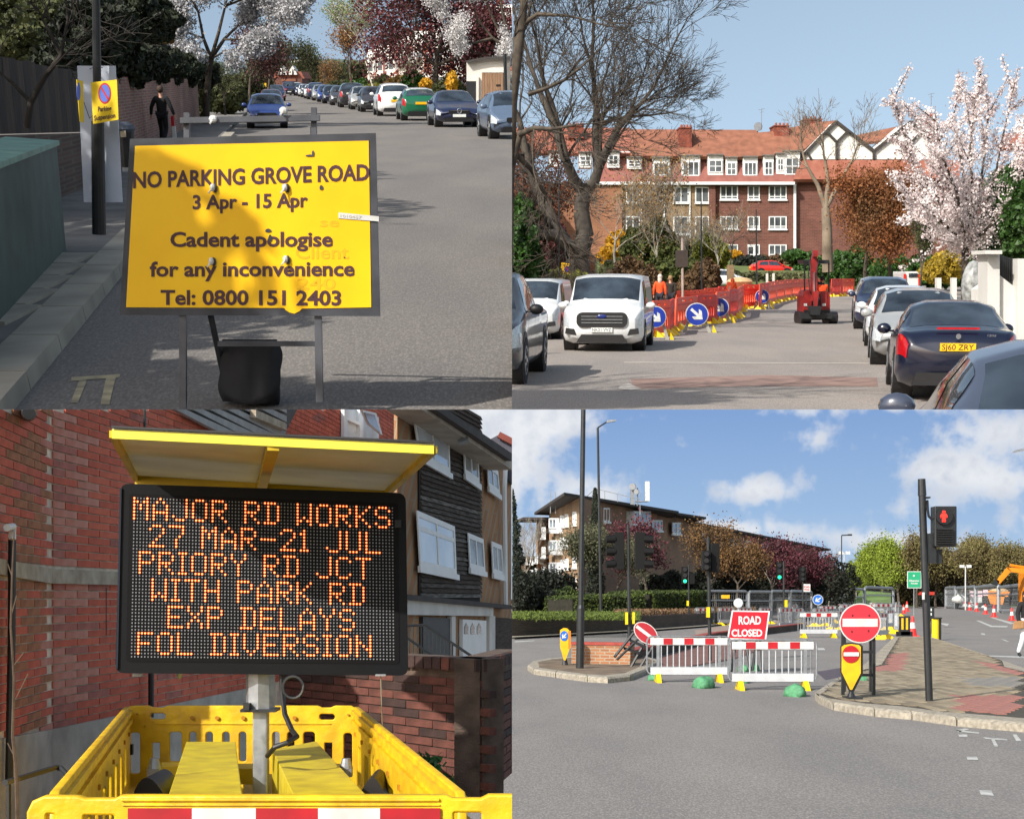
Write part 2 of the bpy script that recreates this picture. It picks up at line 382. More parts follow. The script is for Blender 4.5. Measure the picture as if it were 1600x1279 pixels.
# ------------------------------------------------------------------ vehicles (own axes: front towards -y, metres)
KINDS={
 'hatch':dict(L=4.1,W=1.75,H=1.46,top=[(0,.62),(.03,.74),(.22,.98),(.40,1.40),(.55,1.46),(.80,1.42),(.93,1.16),(.985,.98),(1,.8)],belt=(.90,1.0),ws=(.235,.41),rw=(.83,.945),sw=[(.285,.42),(.86,.80)]),
 'suv':dict(L=4.6,W=1.88,H=1.66,top=[(0,.72),(.03,.9),(.22,1.08),(.37,1.58),(.5,1.66),(.82,1.62),(.94,1.26),(.985,1.08),(1,.85)],belt=(1.02,1.12),ws=(.235,.38),rw=(.845,.945),sw=[(.28,.40),(.88,.82)]),
 'coupe':dict(L=4.4,W=1.79,H=1.41,top=[(0,.6),(.03,.72),(.27,.94),(.43,1.35),(.54,1.41),(.66,1.38),(.83,1.06),(.95,1.02),(.985,.96),(1,.8)],belt=(.86,.97),ws=(.285,.44),rw=(.675,.835),sw=[(.33,.46),(.80,.68)]),
 'van':dict(L=5.0,W=1.99,H=1.98,top=[(0,.85),(.02,1.02),(.06,1.12),(.175,1.3),(.31,1.88),(.4,1.97),(.96,1.97),(.99,1.9),(1,1.7)],belt=(1.08,1.2),ws=(.18,.315),rw=(.97,.975),sw=[(.235,.33),(.44,.44)]),
 'pickup':dict(L=5.3,W=1.87,H=1.8,top=[(0,.8),(.03,.98),(.23,1.16),(.35,1.72),(.45,1.8),(.60,1.76),(.66,1.14),(.67,1.13),(.99,1.13),(1,.9)],belt=(1.08,1.13),ws=(.24,.36),rw=(.61,.655),sw=[(.28,.38),(.64,.60)]),
}
def car_surface(K):
    L,W=K['L'],K['W'];ts=[a for a,b in K['top']];zs=[b for a,b in K['top']]
    def ring(t):
        zt=(np.interp(t,ts,zs)*2+np.interp(t-.012,ts,zs)+np.interp(t+.012,ts,zs))/4
        e=min(t,1-t);w=W/2*(1-.20*max(0,1-e/.10)**2.2);zb=.2+.14*max(0,1-e/.06)
        bl=min(K['belt'][0]+(K['belt'][1]-K['belt'][0])*t,zt-.05);f=max(0,min(1,(zt-bl)/.38));wr=w*(.86*(1-f)+.71*f)
        if K is KINDS['van']:wr=w*(.86*(1-f)+.84*f)
        m=zb+(bl-zb)*.45
        ps=[(0,zb),(.75*w,zb),(.95*w,zb+.07),(w,zb+.2),(w*1.0,m),(.985*w,bl-.06),(.955*w,bl),((.955*w+wr)/2+.01,bl+(zt-bl)*.5),(wr,zt-.05*(.5+f)),(wr*.62,zt-.008),(0,zt)]
        return[(x,(t-.5)*L,z)for x,z in ps]
    def at(t,s,side=1,off=0):
        def p(t,s):
            s_=s if s<=10 else 20-s;r=ring(t);i=min(9,int(s_));k=s_-i;a=Vector(r[i]);b=Vector(r[i+1]);q=a+(b-a)*k
            if s>10:q.x=-q.x
            return q
        q=p(t,s)
        if off:
            du=p(min(1,t+.004),s)-p(max(0,t-.004),s);dv=p(t,min(19.9,s+.04))-p(t,max(.01,s-.04));n=du.cross(dv)
            if n.length>1e-9:
                n.normalize();c=Vector((0,q.y,.6))
                if n.dot(q-c)<0:n=-n
                q=q+n*off
        if side<0:q.x=-q.x
        return q
    return ring,at
def patch(mb,at,t0,t1,s0,s1,side=1,off=.006,nt=8,ns=6):
    """t0, t1 are functions (or numbers) of the ring parameter s"""
    f0=t0 if callable(t0)else(lambda s:t0);f1=t1 if callable(t1)else(lambda s:t1);vs=[]
    for j in range(ns+1):
        s=s0+(s1-s0)*j/ns
        for i in range(nt+1):
            a=f0(s);b=f1(s);vs.append(at(a+(b-a)*i/nt,s,side,off))
    mb.add(vs,[(j*(nt+1)+i,j*(nt+1)+i+1,(j+1)*(nt+1)+i+1,(j+1)*(nt+1)+i)for j in range(ns)for i in range(nt)])
def make_car(kind,name,label,pm,detail=1,plates=True,cat='car',rearplate=None,frontplate=None):
    K=KINDS[kind];L,W=K['L'],K['W'];ring,at=car_surface(K);t=thing(name,label,cat,world=False)
    ns=46;vs=[];fs=[];st=[0,.004,.012,.025]+list(np.linspace(.045,.955,ns-8))+[.975,.988,.996,1]
    for k in st:
        r=ring(k);vs+=r+[(-x,y,z)for x,y,z in r[1:-1]][::-1]
    n=20
    for i in range(ns-1):
        for j in range(n):fs.append((i*n+j,i*n+(j+1)%n,(i+1)*n+(j+1)%n,(i+1)*n+j))
    for e,s in((0,-1),(ns-1,1)):
        c=len(vs);vs.append((0,(st[e]-.5)*L+s*.03,.62));fs+=[(e*n+j,e*n+(j+1)%n,c)for j in range(n)]
    MB().add(vs,fs).build('body',pm,t,smooth=True)
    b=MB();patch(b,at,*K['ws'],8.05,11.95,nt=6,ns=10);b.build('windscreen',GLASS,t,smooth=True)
    if kind!='van':
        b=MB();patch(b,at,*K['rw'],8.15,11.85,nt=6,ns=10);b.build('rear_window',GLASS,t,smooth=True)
    (a0,a1),(c0,c1)=K['sw'];mid=(a1+c1)/2+.01
    for sd in(1,-1):
        fa=lambda s:a0+(a1-a0)*(s-6)/2;fc=lambda s:c0+(c1-c0)*(s-6)/2
        if kind=='van':
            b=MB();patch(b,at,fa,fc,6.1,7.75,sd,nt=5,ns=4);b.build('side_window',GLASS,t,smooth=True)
        else:
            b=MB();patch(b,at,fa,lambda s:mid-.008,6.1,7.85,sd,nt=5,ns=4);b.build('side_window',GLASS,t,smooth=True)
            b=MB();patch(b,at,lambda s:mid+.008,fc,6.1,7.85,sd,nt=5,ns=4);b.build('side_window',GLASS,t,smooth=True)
        for ts_ in((mid,)if kind=='van' else(a0+.01,mid,c0-.035)):b=MB();patch(b,at,ts_-.0014,ts_+.0014,2.4,6.0,sd,off=.004,nt=1,ns=8);b.build('door_seam',INK,t)
        b=MB();patch(b,at,mid-.05,mid-.02,5.5,5.68,sd,off=.02,nt=1,ns=1);b.build('door_handle',CHROME if kind!='van' else BLACKP,t)
        hl=(.006,.085)if kind!='van' else(.004,.06)
        b=MB();patch(b,at,hl[0],hl[1],4.15,5.6,sd,off=.008,nt=4,ns=3);b.build('headlight',LENS,t,smooth=True)
        b=MB();patch(b,at,.93,.994,4.3,5.8,sd,off=.008,nt=4,ns=3);b.build('tail_light',REDL,t,smooth=True)
        my=(K['ws'][0]+.06-.5)*L;mz=K['belt'][0]+.08
        b=MB();b.ell((sd*(W/2+.11),my,mz),(.12,.07,.085),10,6);b.box((sd*(W/2+.01),my,mz-.04),(.12,.05,.03));b.build('mirror',pm if kind!='pickup' else BLACKP,t,smooth=True)
        rw_=.33 if kind in('hatch','coupe')else .37
        for ft in(.185,.80):
            y=(ft-.5)*L;b=MB();b.cyl((sd*(W/2-.3),y,rw_+.02),(sd*(W/2+.004),y,rw_+.02),rw_+.065,n=24);b.build('wheel_arch',BLACKP,t)
            x1=sd*(W/2+.012)
            w=MB();w.cyl((sd*(W/2-.21),y,rw_),(x1,y,rw_),rw_,n=24);wo=w.build('wheel',TYRE,t,smooth=False)
            w=MB();w.cyl((x1-sd*.02,y,rw_),(x1+sd*.006,y,rw_),rw_*.66,rw_*.62,n=20)
            w.build('rim',RIM,wo)
            w=MB()
            for q in range(5):
                a=q*2*math.pi/5;w.box((x1+sd*.008,y+math.cos(a+.63)*rw_*.38,rw_+math.sin(a+.63)*rw_*.38),(.01,rw_*.16,rw_*.3),Matrix.Rotation(a+.63-math.pi/2,3,'X'))
            w.build('rim_opening',BLACKP,wo)
    yf=-L/2;yr=L/2
    b=MB()
    if kind=='van':
        b.add(*prism_xz(rr(-.62,.62,.62,1.0,.14),yf-.06,yf+.1));b.build('grille',BLACKP,t)
        b=MB();[b.box((0,yf-.065,.74+k*.08),(1.0,.02,.016))for k in range(3)];b.build('grille_bar',GALV,t)
        b=MB();b.ell((0,yf-.075,.9),(.12,.02,.05));b.build('badge',mat('badge_blue',(20,40,110),.3,.02),t)
        b=MB();b.add(*prism_xz([(-.62,.24),(.62,.24),(.5,.44),(-.5,.44)],yf-.05,yf+.1));b.build('lower_intake',BLACKP,t)
        for sd in(1,-1):
            b=MB();b.add(*prism_xz([(sd*.62,.42),(sd*.9,.46),(sd*.88,.6),(sd*.68,.58)],yf-.02,yf+.35));b.build('fog_lamp_recess',BLACKP,t)
    else:
        b.add(*prism_xz(rr(-.42,.52,.42,.66,.05),yf-.045,yf+.1));b.build('grille',BLACKP,t)
        b=MB();b.add(*prism_xz([(-.6,.22),(.6,.22),(.52,.38),(-.52,.38)],yf-.045,yf+.1));b.build('lower_intake',BLACKP,t)
    zf=.45 if kind!='van' else .56
    b=MB();b.box((0,yf-.055,zf),(.52,.02,.11));fp=b.build('number_plate',PLW,t)
    b=MB();b.box((0,yr+.04,.78 if kind!='pickup' else .6),(.52,.02,.11));rp=b.build('number_plate',PLY,t)
    b=MB();b.add(*prism_xz([(-W*.36,.24),(W*.36,.24),(W*.33,.42),(-W*.33,.42)],yr-.1,yr+.035));b.build('rear_bumper_insert',BLACKP,t)
    for o,s,ysg,z in((fp,frontplate,-1,zf),(rp,rearplate,1,.78)):
        if s:
            v,f,w=text2d(s,.012);y=(yf-.066)if ysg<0 else(yr+.051);q=MB();q.add([((-x if ysg>0 else x)*.46/w+(.23 if ysg>0 else-.23),y,z-.038+yy*.076)for x,yy in v],f);q.build('number_plate_lettering',INK,o)
    return t
def prism_xz(pts,y0,y1):
    n=len(pts);return[(x,y0,z)for x,z in pts]+[(x,y1,z)for x,z in pts],[tuple(range(n)),tuple(range(n,2*n))[::-1]]+[(i,n+i,n+(i+1)%n,(i+1)%n)for i in range(n)]
PROTO={}
def put_car(kind,name,label,pm,px,py,yaw,at=None,group=None,cat='car',**k):
    """a car whose middle stands over ground point (px, py) of the present street"""
    key=(kind,)+tuple(sorted(k.items()))
    if key not in PROTO:
        r=make_car(kind,name,label,pm,cat=cat,**k);PROTO[key]=(r,tree_of(r),pm);c=r;c.location=at or G(px,py);c.rotation_euler=(0,0,yaw)
        if group:c['group']=group
        return c
    r,tr,pm0=PROTO[key];c=copy_thing(r,tr,at or G(px,py),(0,0,yaw),1,label,group,{pm0.name:pm})
    c['category']=cat
    if not group and 'group' in c:del c['group']
    return c
# ------------------------------------------------------------------ people (own axes: facing -y, height about 1.75)
def skinned(name,joints,edges,m,parent,root=0,sub=2):
    me=bpy.data.meshes.new(name);me.from_pydata([j[0]for j in joints],edges,[]);me.materials.append(m)
    o=bpy.data.objects.new(name,me);C.objects.link(o);QMAP[o.name]=Q;o.parent=parent
    s=o.modifiers.new('skin','SKIN');s.use_smooth_shade=True
    for i,d in enumerate(me.skin_vertices[0].data):d.radius=joints[i][1]if isinstance(joints[i][1],tuple)else(joints[i][1],)*2;d.use_root=i==root
    u=o.modifiers.new('sub','SUBSURF');u.levels=1;u.render_levels=sub;return o
def person(label,loc,yaw,u,jacket,trousers,hair=None,pose=None,shoes=None,group=None,rot=None,long_hair=False):
    J=dict(pel=(0,0,.95),chest=(0,0,1.25),neck=(0,.01,1.48),head=(0,-.01,1.60),crown=(0,0,1.72),shl=(.17,0,1.42),shr=(-.17,0,1.42),ell=(.24,.04,1.15),elr=(-.24,.04,1.15),hal=(.25,-.04,.90),har=(-.25,-.04,.90),hil=(.09,0,.92),hir=(-.09,0,.92),knl=(.11,-.03,.5),knr=(-.11,.02,.5),anl=(.12,.03,.09),anr=(-.12,.08,.09),tol=(.13,-.12,.04),tor=(-.13,-.06,.04))
    if pose:J.update(pose)
    t=thing('person',label,'person',loc,group,rot if rot is not None else(0,0,yaw),u,world=False)
    k=['pel','chest','neck','head','crown','shl','shr','ell','elr','hal','har','hil','hir','knl','knr','anl','anr'];rad=dict(pel=.10,chest=.11,neck=.05,head=(.078,.095),crown=(.06,.075),shl=.055,shr=.055,ell=.036,elr=.036,hal=.026,har=.026,hil=.075,hir=.075,knl=.05,knr=.05,anl=.036,anr=.036)
    i={a:n for n,a in enumerate(k)};ed=[('pel','chest'),('chest','neck'),('neck','head'),('head','crown'),('chest','shl'),('chest','shr'),('shl','ell'),('shr','elr'),('ell','hal'),('elr','har'),('pel','hil'),('pel','hir'),('hil','knl'),('hir','knr'),('knl','anl'),('knr','anr')]
    js=[(J[a],rad[a])for a in k];es=[(i[a],i[b])for a,b in ed]
    for h,e,sx in(('hal','ell',1),('har','elr',-1)):              # hands: palm, four fingers and a thumb
        hd=Vector(J[h]);d=(hd-Vector(J[e])).normalized();pm_=hd+d*.06;js.append((tuple(pm_),.028));es.append((i[h],len(js)-1));pi=len(js)-1
        for q in range(4):
            a=pm_+d*.045+Vector((0,(q-1.5)*.022,0));c=a+d*(.035+.006*(q in(1,2)))+Vector((-sx*.012,0,0))
            js+=[(tuple(a),.010),(tuple(c),.008)];es+=[(pi,len(js)-2),(len(js)-2,len(js)-1)]
        a=hd+d*.03+Vector((0,-.045,0));js.append((tuple(a),.011));es.append((i[h],len(js)-1))
    skinned('body',js,es,SKIN,t)
    kk=['pel','chest','neck','shl','shr','ell','elr','hal','har'];jr=dict(pel=(.155,.12),chest=(.16,.125),neck=.07,shl=.085,shr=.085,ell=.06,elr=.06,hal=.045,har=.045)
    i2={a:n for n,a in enumerate(kk)};JJ=dict(J);JJ['neck']=tuple(Vector(J['neck'])-Vector((0,0,.04)));JJ['pel']=tuple(Vector(J['pel'])-Vector((0,0,.08)))
    skinned('jacket',[(JJ[a],jr[a])for a in kk],[(i2[a],i2[b])for a,b in ed if a in i2 and b in i2],jacket,t)
    kk=['pel','hil','hir','knl','knr','anl','anr'];jr=dict(pel=.13,hil=.10,hir=.10,knl=.07,knr=.07,anl=.058,anr=.058);i2={a:n for n,a in enumerate(kk)}
    skinned('trousers',[(J[a],jr[a])for a in kk],[(i2[a],i2[b])for a,b in ed if a in i2 and b in i2],trousers,t)
    for s in 'lr':skinned('shoe',[(J['an'+s],.05),(tuple((Vector(J['an'+s])+Vector(J['to'+s]))/2-Vector((0,0,.02))),.045),(J['to'+s],.038)],[(0,1),(1,2)],shoes or BLACKP,t)
    h=Vector(J['head']);c=Vector(J['crown'])
    if hair is not None:b=MB();b.ell(h+Vector((0,.025,.045)),(.098,.115,.115),12,8);long_hair and b.ell(h+Vector((0,.06,-.08)),(.09,.07,.15),10,6);b.build('hair',hair,t,smooth=True)
    b=MB();b.ell(h+Vector((0,-.105,0)),(.014,.022,.022),8,6);[b.ell(h+Vector((x*.085,0,0)),(.014,.02,.03),6,5)for x in(-1,1)];b.build('nose_and_ears',SKIN,t,smooth=True)
    b=MB();[b.ell(h+Vector((x,-.093,.03)),(.013,.008,.008),6,5)for x in(-.03,.03)];b.box(h+Vector((0,-.097,-.045)),(.045,.01,.008));b.build('eyes_and_mouth',mat('eye_dark',(60,30,28)),t)
    return t
# ------------------------------------------------------------------ windows on a wall plane, given by picture rectangle
def window(parent,pl,x0,y0,x1,y1,u,frame,glass,cols=2,rows=1,fr=.07,depth=.05,transom=None,sill=True,pts=None,name='window',cut=True):
    """frame bars proud of the wall, glass set back, all real pieces. corners may be given as a skewed quad"""
    q=pts or[(x0,y0),(x1,y0),(x1,y1),(x0,y1)]
    A,B,D_,E=[pl.at(a,b,.0)for a,b in q]
    def at(a,b,off):return(A*(1-a)+B*a)*(1-b)+(E*(1-a)+D_*a)*b+pl.n*off
    W=(B-A).length;H=(E-A).length;fx=fr*u/W;fy=fr*u/H
    def bar(mb,a0,b0,a1,b1,t0,t1):
        mb.hexa([at(a0,b0,t1),at(a1,b0,t1),at(a1,b1,t1),at(a0,b1,t1)],[at(a0,b0,t0),at(a1,b0,t0),at(a1,b1,t0),at(a0,b1,t0)])
    mb=MB();d=depth*u
    bar(mb,0,0,1,fy,0,d);bar(mb,0,1-fy,1,1,0,d);bar(mb,0,fy,fx,1-fy,0,d);bar(mb,1-fx,fy,1,1-fy,0,d)
    for i in range(1,cols):bar(mb,i/cols-fx*.4,fy,i/cols+fx*.4,1-fy,0,d*.9)
    for j in range(1,rows):bar(mb,fx,j/rows-fy*.4,1-fx,j/rows+fy*.4,0,d*.8)
    if transom:bar(mb,fx,transom-fy*.4,1-fx,transom+fy*.4,0,d*.8)
    w=mb.build(name,frame,parent)
    g=MB()
    bar(g,fx*.5,fy*.5,1-fx*.5,1-fy*.5,d*.08,d*.3);go=g.build('pane',glass,w)
    if sill:s=MB();bar(s,-.04,1,1.04,1+fy*1.1,0,d*2.2);s.build('sill',frame,w)
    return w
WGL=mat('window_glass',(38,44,50),.08,.5,.8,spec=.8,rgb2=(96,104,110))
WGB=mat('window_glass_bright',(120,130,140),.1,.3,.7,spec=.8,rgb2=(200,206,210))
UPVC=mat('white_window_frame',(226,228,228),.4,.03,3)
BARK=mat('bark',(92,82,70),.9,.3,3,rgb2=(48,42,36))
BARKP=mat('pale_bark',(165,158,145),.9,.3,3,rgb2=(96,90,80))
# ================================================================== lower street: sky, road (both lower pictures)
Q=4
def brickmat(name,c1,c2,mortar,bw,bh,msz=.012,rot=None,scale=1.0,bump=.6):
    m=bpy.data.materials.new(name);m.use_nodes=True;t=m.node_tree;N=t.nodes;L=t.links;b=N['Principled BSDF']
    tc=N.new('ShaderNodeTexCoord');mp=N.new('ShaderNodeMapping');mp.inputs['Rotation'].default_value=rot or(R(90),0,0)
    L.new(tc.outputs['Object'],mp.inputs[0]);k=N.new('ShaderNodeTexBrick');L.new(mp.outputs[0],k.inputs[0])
    k.inputs['Color1'].default_value=(*lin(c1),1);k.inputs['Color2'].default_value=(*lin(c2),1);k.inputs['Mortar'].default_value=(*lin(mortar),1)
    k.inputs['Scale'].default_value=scale;k.inputs['Mortar Size'].default_value=msz;k.inputs['Brick Width'].default_value=bw;k.inputs['Row Height'].default_value=bh
    nz=N.new('ShaderNodeTexNoise');nz.inputs['Scale'].default_value=.5*scale;nz.inputs['Detail'].default_value=6;L.new(tc.outputs['Object'],nz.inputs[0])
    hs=N.new('ShaderNodeHueSaturation');mr=N.new('ShaderNodeMapRange');mr.inputs[1].default_value=.3;mr.inputs[2].default_value=.7;mr.inputs[3].default_value=.75;mr.inputs[4].default_value=1.2
    L.new(nz.outputs[0],mr.inputs[0]);L.new(mr.outputs[0],hs.inputs['Value']);L.new(k.outputs[0],hs.inputs['Color']);L.new(hs.outputs[0],b.inputs['Base Color'])
    b.inputs['Roughness'].default_value=.9;bp=N.new('ShaderNodeBump');bp.inputs['Strength'].default_value=bump;bp.inputs['Distance'].default_value=.01;bp.invert=True
    L.new(k.outputs['Fac'],bp.inputs['Height']);L.new(bp.outputs[0],b.inputs['Normal']);return m
def sky_mat():
    m=bpy.data.materials.new('sky_with_clouds');m.use_nodes=True;t=m.node_tree;N=t.nodes;L=t.links;N.clear()
    out=N.new('ShaderNodeOutputMaterial');e=N.new('ShaderNodeEmission');L.new(e.outputs[0],out.inputs[0])
    tc=N.new('ShaderNodeTexCoord');sp=N.new('ShaderNodeSeparateXYZ');L.new(tc.outputs['Object'],sp.inputs[0])
    # object units of the dome: 1 = 100 m of sky; x to the right, z up
    nz=N.new('ShaderNodeTexNoise');nz.inputs['Scale'].default_value=1.1;nz.inputs['Detail'].default_value=9;nz.inputs['Roughness'].default_value=.62;L.new(tc.outputs['Object'],nz.inputs[0])
    def math_(op,a,b=None):
        n=N.new('ShaderNodeMath');n.operation=op
        for i,x in enumerate((a,b)):
            if x is None:continue
            if isinstance(x,(int,float)):n.inputs[i].default_value=x
            else:L.new(x,n.inputs[i])
        return n.outputs[0]
    acc=None
    for px,py,rx,ry,w in[(855,655,115,30,1),(925,775,70,42,1),(1175,768,78,30,1),(1255,690,38,42,.75),(1500,695,120,34,.9),(1430,745,85,30,.85),(1380,650,130,16,.75),(1510,770,90,30,.8),(1140,830,150,26,.95),(1360,850,90,26,.95),(1560,830,70,32,.8),(1395,800,60,20,.6),(740,690,110,100,2.2),(1190,650,60,12,.5),(1060,690,20,16,.3),(1250,905,260,30,.7),(840,870,80,60,.6)]:
        cx=(px-800)/10;cz=(935-py)/10
        dx=math_('DIVIDE',math_('SUBTRACT',sp.outputs[0],cx),rx/10);dz=math_('DIVIDE',math_('SUBTRACT',sp.outputs[2],cz),ry/10)
        g=math_('MULTIPLY',math_('POWER',2.718,math_('MULTIPLY',math_('ADD',math_('MULTIPLY',dx,dx),math_('MULTIPLY',dz,dz)),-1.1)),w)
        acc=g if acc is None else math_('ADD',acc,g)
    n2=N.new('ShaderNodeTexNoise');n2.inputs['Scale'].default_value=.28;n2.inputs['Detail'].default_value=10;n2.inputs['Roughness'].default_value=.52;L.new(tc.outputs['Object'],n2.inputs[0])
    d=math_('ADD',acc,math_('MULTIPLY',math_('SUBTRACT',n2.outputs[0],.5),1.7))
    mr=N.new('ShaderNodeMapRange');mr.interpolation_type='SMOOTHSTEP';mr.inputs[1].default_value=.34;mr.inputs[2].default_value=1.0;L.new(d,mr.inputs[0])
    gr=N.new('ShaderNodeValToRGB');L.new(math_('DIVIDE',sp.outputs[2],30),gr.inputs[0])
    s=.79;k=lambda c:(*[x*s for x in lin(c)],1)
    gr.color_ramp.elements[0].position=0;gr.color_ramp.elements[0].color=k((190,213,236));gr.color_ramp.elements[1].position=1;gr.color_ramp.elements[1].color=k((130,165,216))
    el=gr.color_ramp.elements.new(.45);el.color=k((158,190,228))
    cl=N.new('ShaderNodeValToRGB');L.new(n2.outputs[0],cl.inputs[0]);cl.color_ramp.elements[0].position=.4;cl.color_ramp.elements[0].color=k((238,241,246));cl.color_ramp.elements[1].position=.75;cl.color_ramp.elements[1].color=k((205,212,225))
    mx=N.new('ShaderNodeMix');mx.data_type='RGBA';L.new(mr.outputs[0],mx.inputs[0]);L.new(gr.outputs[0],mx.inputs[6]);L.new(cl.outputs[0],mx.inputs[7]);L.new(mx.outputs[2],e.inputs[0]);e.inputs[1].default_value=1
    return m
SD=9000.0;su=SD/F*10           # a curved stretch of sky far behind everything of the lower street
mb=MB();nseg=24;vs=[]
for i in range(nseg+1):
    x=-40+170*i/nseg
    vs+=[Vector((x,(x*x)*.004*-1,-6)),Vector((x,-(x*x)*.004,33.2))]
mb.add(vs,[(2*i,2*i+2,2*i+3,2*i+1)for i in range(nseg)])
o=mb.build('sky',sky_mat(),kind='structure',smooth=True);o.location=(0,SD,HC);o.scale=(su,)*3;QMAP[o.name]=0
ASPH=asphalt('road_asphalt',(134,131,128),1.0)
mb=MB();vs=[];xs=[-60,-20,0,20,60,400];ys=[3,12,25,60,200,1000,8800]
# road of the lower street
vs=[(-150,3,0),(900,3,0),(3000,8800,0),(-800,8800,0)]
mb.add(vs,[(0,1,2,3)]);tag(mb.build('road',ASPH),kind='structure');QMAP['road']=34
KERB=mat('kerb_granite',(158,150,135),.85,.2,14,bump=.3)
SOIL=mat('trodden_soil',(118,102,84),.95,.25,2.5,bump=.6,bscale=25)
def island(name,pts,top_m,h=.12,kw=.28,cuts=None,label=None):
    """raised island: outline given as ground picture points; kerb stones laid one by one round it"""
    g=[G(x,y)for x,y in pts];c=sum(g,Vector())/len(g);c.z=0;n=len(g)
    def ins(p,w):
        d=p-c;e=Vector((d.x/max(d.length,1e-6),d.y/max(d.length,1e-6)*3.2,0));return p-e*w
    inner=[ins(p,kw)for p in g]
    mb=MB();mb.add([p+Vector((0,0,h-.006))for p in inner],[tuple(range(n))]);o=mb.build(name,top_m,kind='structure')
    for i in range(n):
        a,b=g[i],g[(i+1)%n];ia,ib=inner[i],inner[(i+1)%n];L=((a.x-b.x)**2+((a.y-b.y)/4)**2)**.5;k=max(1,int(L/.9))
        for j in range(k):
            u0=j/k+.012;u1=(j+1)/k-.012;z=Vector((0,0,h));z2=Vector((0,0,h*.72))
            A,B_,IA,IB=a.lerp(b,u0),a.lerp(b,u1),ia.lerp(ib,u0),ia.lerp(ib,u1);ch=.12
            q=MB();q.add([A,B_,A+z2,B_+z2,A.lerp(IA,ch)+z,B_.lerp(IB,ch)+z,IA+z,IB+z,IA,IB],[(0,1,3,2),(2,3,5,4),(4,5,7,6),(6,7,9,8),(0,2,4,6,8),(9,7,5,3,1),(0,8,9,1)]);q.build('kerbstone',KERB,o)
    return o,g,inner
LI=[(824,1046),(833,1053),(868,1058),(918,1065),(950,1067),(985,1063),(1010,1053),(1032,1038),(1000,1029),(930,1029),(860,1034),(832,1039)]
island('left_island',LI,SOIL)
RI=[(1279,1099),(1302,1109),(1367,1119),(1425,1124),(1495,1134),(1640,1147),(1640,1062),(1600,1050),(1560,1036),(1520,1023),(1465,1004),(1447,998),(1397,998),(1352,1042),(1312,1072)]
PAVB=mat('paver_bed',(70,64,54),.95,.2,6)
ro,rg_,rin=island('right_island',RI,PAVB,kw=.35)
# block paving, one by one, in the stretch nearest the camera
def inside(p,poly):
    r=False;j=len(poly)-1
    for i in range(len(poly)):
        a,b=poly[i],poly[j]
        if(a[1]>p[1])!=(b[1]>p[1])and p[0]<(b[0]-a[0])*(p[1]-a[1])/(b[1]-a[1])+a[0]:r=not r
        j=i
    return r
PV=[mat('paver_buff',(140,128,106),.9,.12,3,bump=.3),mat('paver_brown',(124,113,94),.9,.12,3,bump=.3),mat('paver_tan',(150,138,116),.9,.12,3,bump=.3)]
PR=mat('tactile_red',(156,106,96),.9,.1,4);PG=mat('slab_grey',(128,124,118),.9,.1,3)
red=[[(1492,1097),(1640,1098),(1640,1134),(1495,1127)],[(1366,1056),(1408,1056),(1421,1025),(1375,1029)],[(1520,1040),(1640,1052),(1640,1074),(1590,1066)]];grey=[[(1503,1068),(1640,1066),(1640,1084),(1508,1081)]]
redg=[[tuple(G(x,y)[:2])for x,y in r]for r in red];greyg=[[tuple(G(x,y)[:2])for x,y in r]for r in grey]
pb=MB();pb.box((0,0,0),(.146,.60,.03));pob=[pb.build('paver',m,ro)for m in PV];pme=[o.data for o in pob]
for o in pob:bpy.data.objects.remove(o)
pb=MB();pb.box((0,0,0),(.146,.60,.03));o=pb.build('paver',PR,ro);pmr=o.data;bpy.data.objects.remove(o)
pb=MB();pb.box((0,0,0),(.146,.60,.03));o=pb.build('paver',PG,ro);pmg=o.data;bpy.data.objects.remove(o)
poly=[tuple(p[:2])for p in rin];cells=[]
for j in range(0,68):
    y=20.4+j*.65
    for i in range(0,130):
        x=4.0+i*.16;y=20.4+j*.65+(i%2)*.325
        if all(inside((x+a,y+b),poly)for a in(-.07,.07)for b in(-.3,.3)):cells.append((y,x))
rest=MB();cnt=0
for y,x in cells:
    pxl=800+x/y*F
    kind=pmr if any(inside((x,y),r)for r in redg)else pmg if any(inside((x,y),r)for r in greyg)else pme[int(rng.integers(0,3))]
    if pxl>1612:continue
    if cnt<300:
        o=bpy.data.objects.new('paver',kind);C.objects.link(o);QMAP[o.name]=4;o.parent=ro;o.location=(x,y,.112+rng.uniform(-.003,.003));o.rotation_euler=(rng.uniform(-.004,.004),rng.uniform(-.01,.01),0);cnt+=1
    else:
        rest.m={id(pmr):3,id(pmg):4}.get(id(kind),[id(k)for k in pme].index(id(kind))if id(kind)in[id(k)for k in pme]else 0);rest.box((x,y,.112+rng.uniform(-.003,.003)),(.146,.60,.03))
if rest.v:rest.build('far_pavers',PV+[PR,PG],ro,kind='stuff')
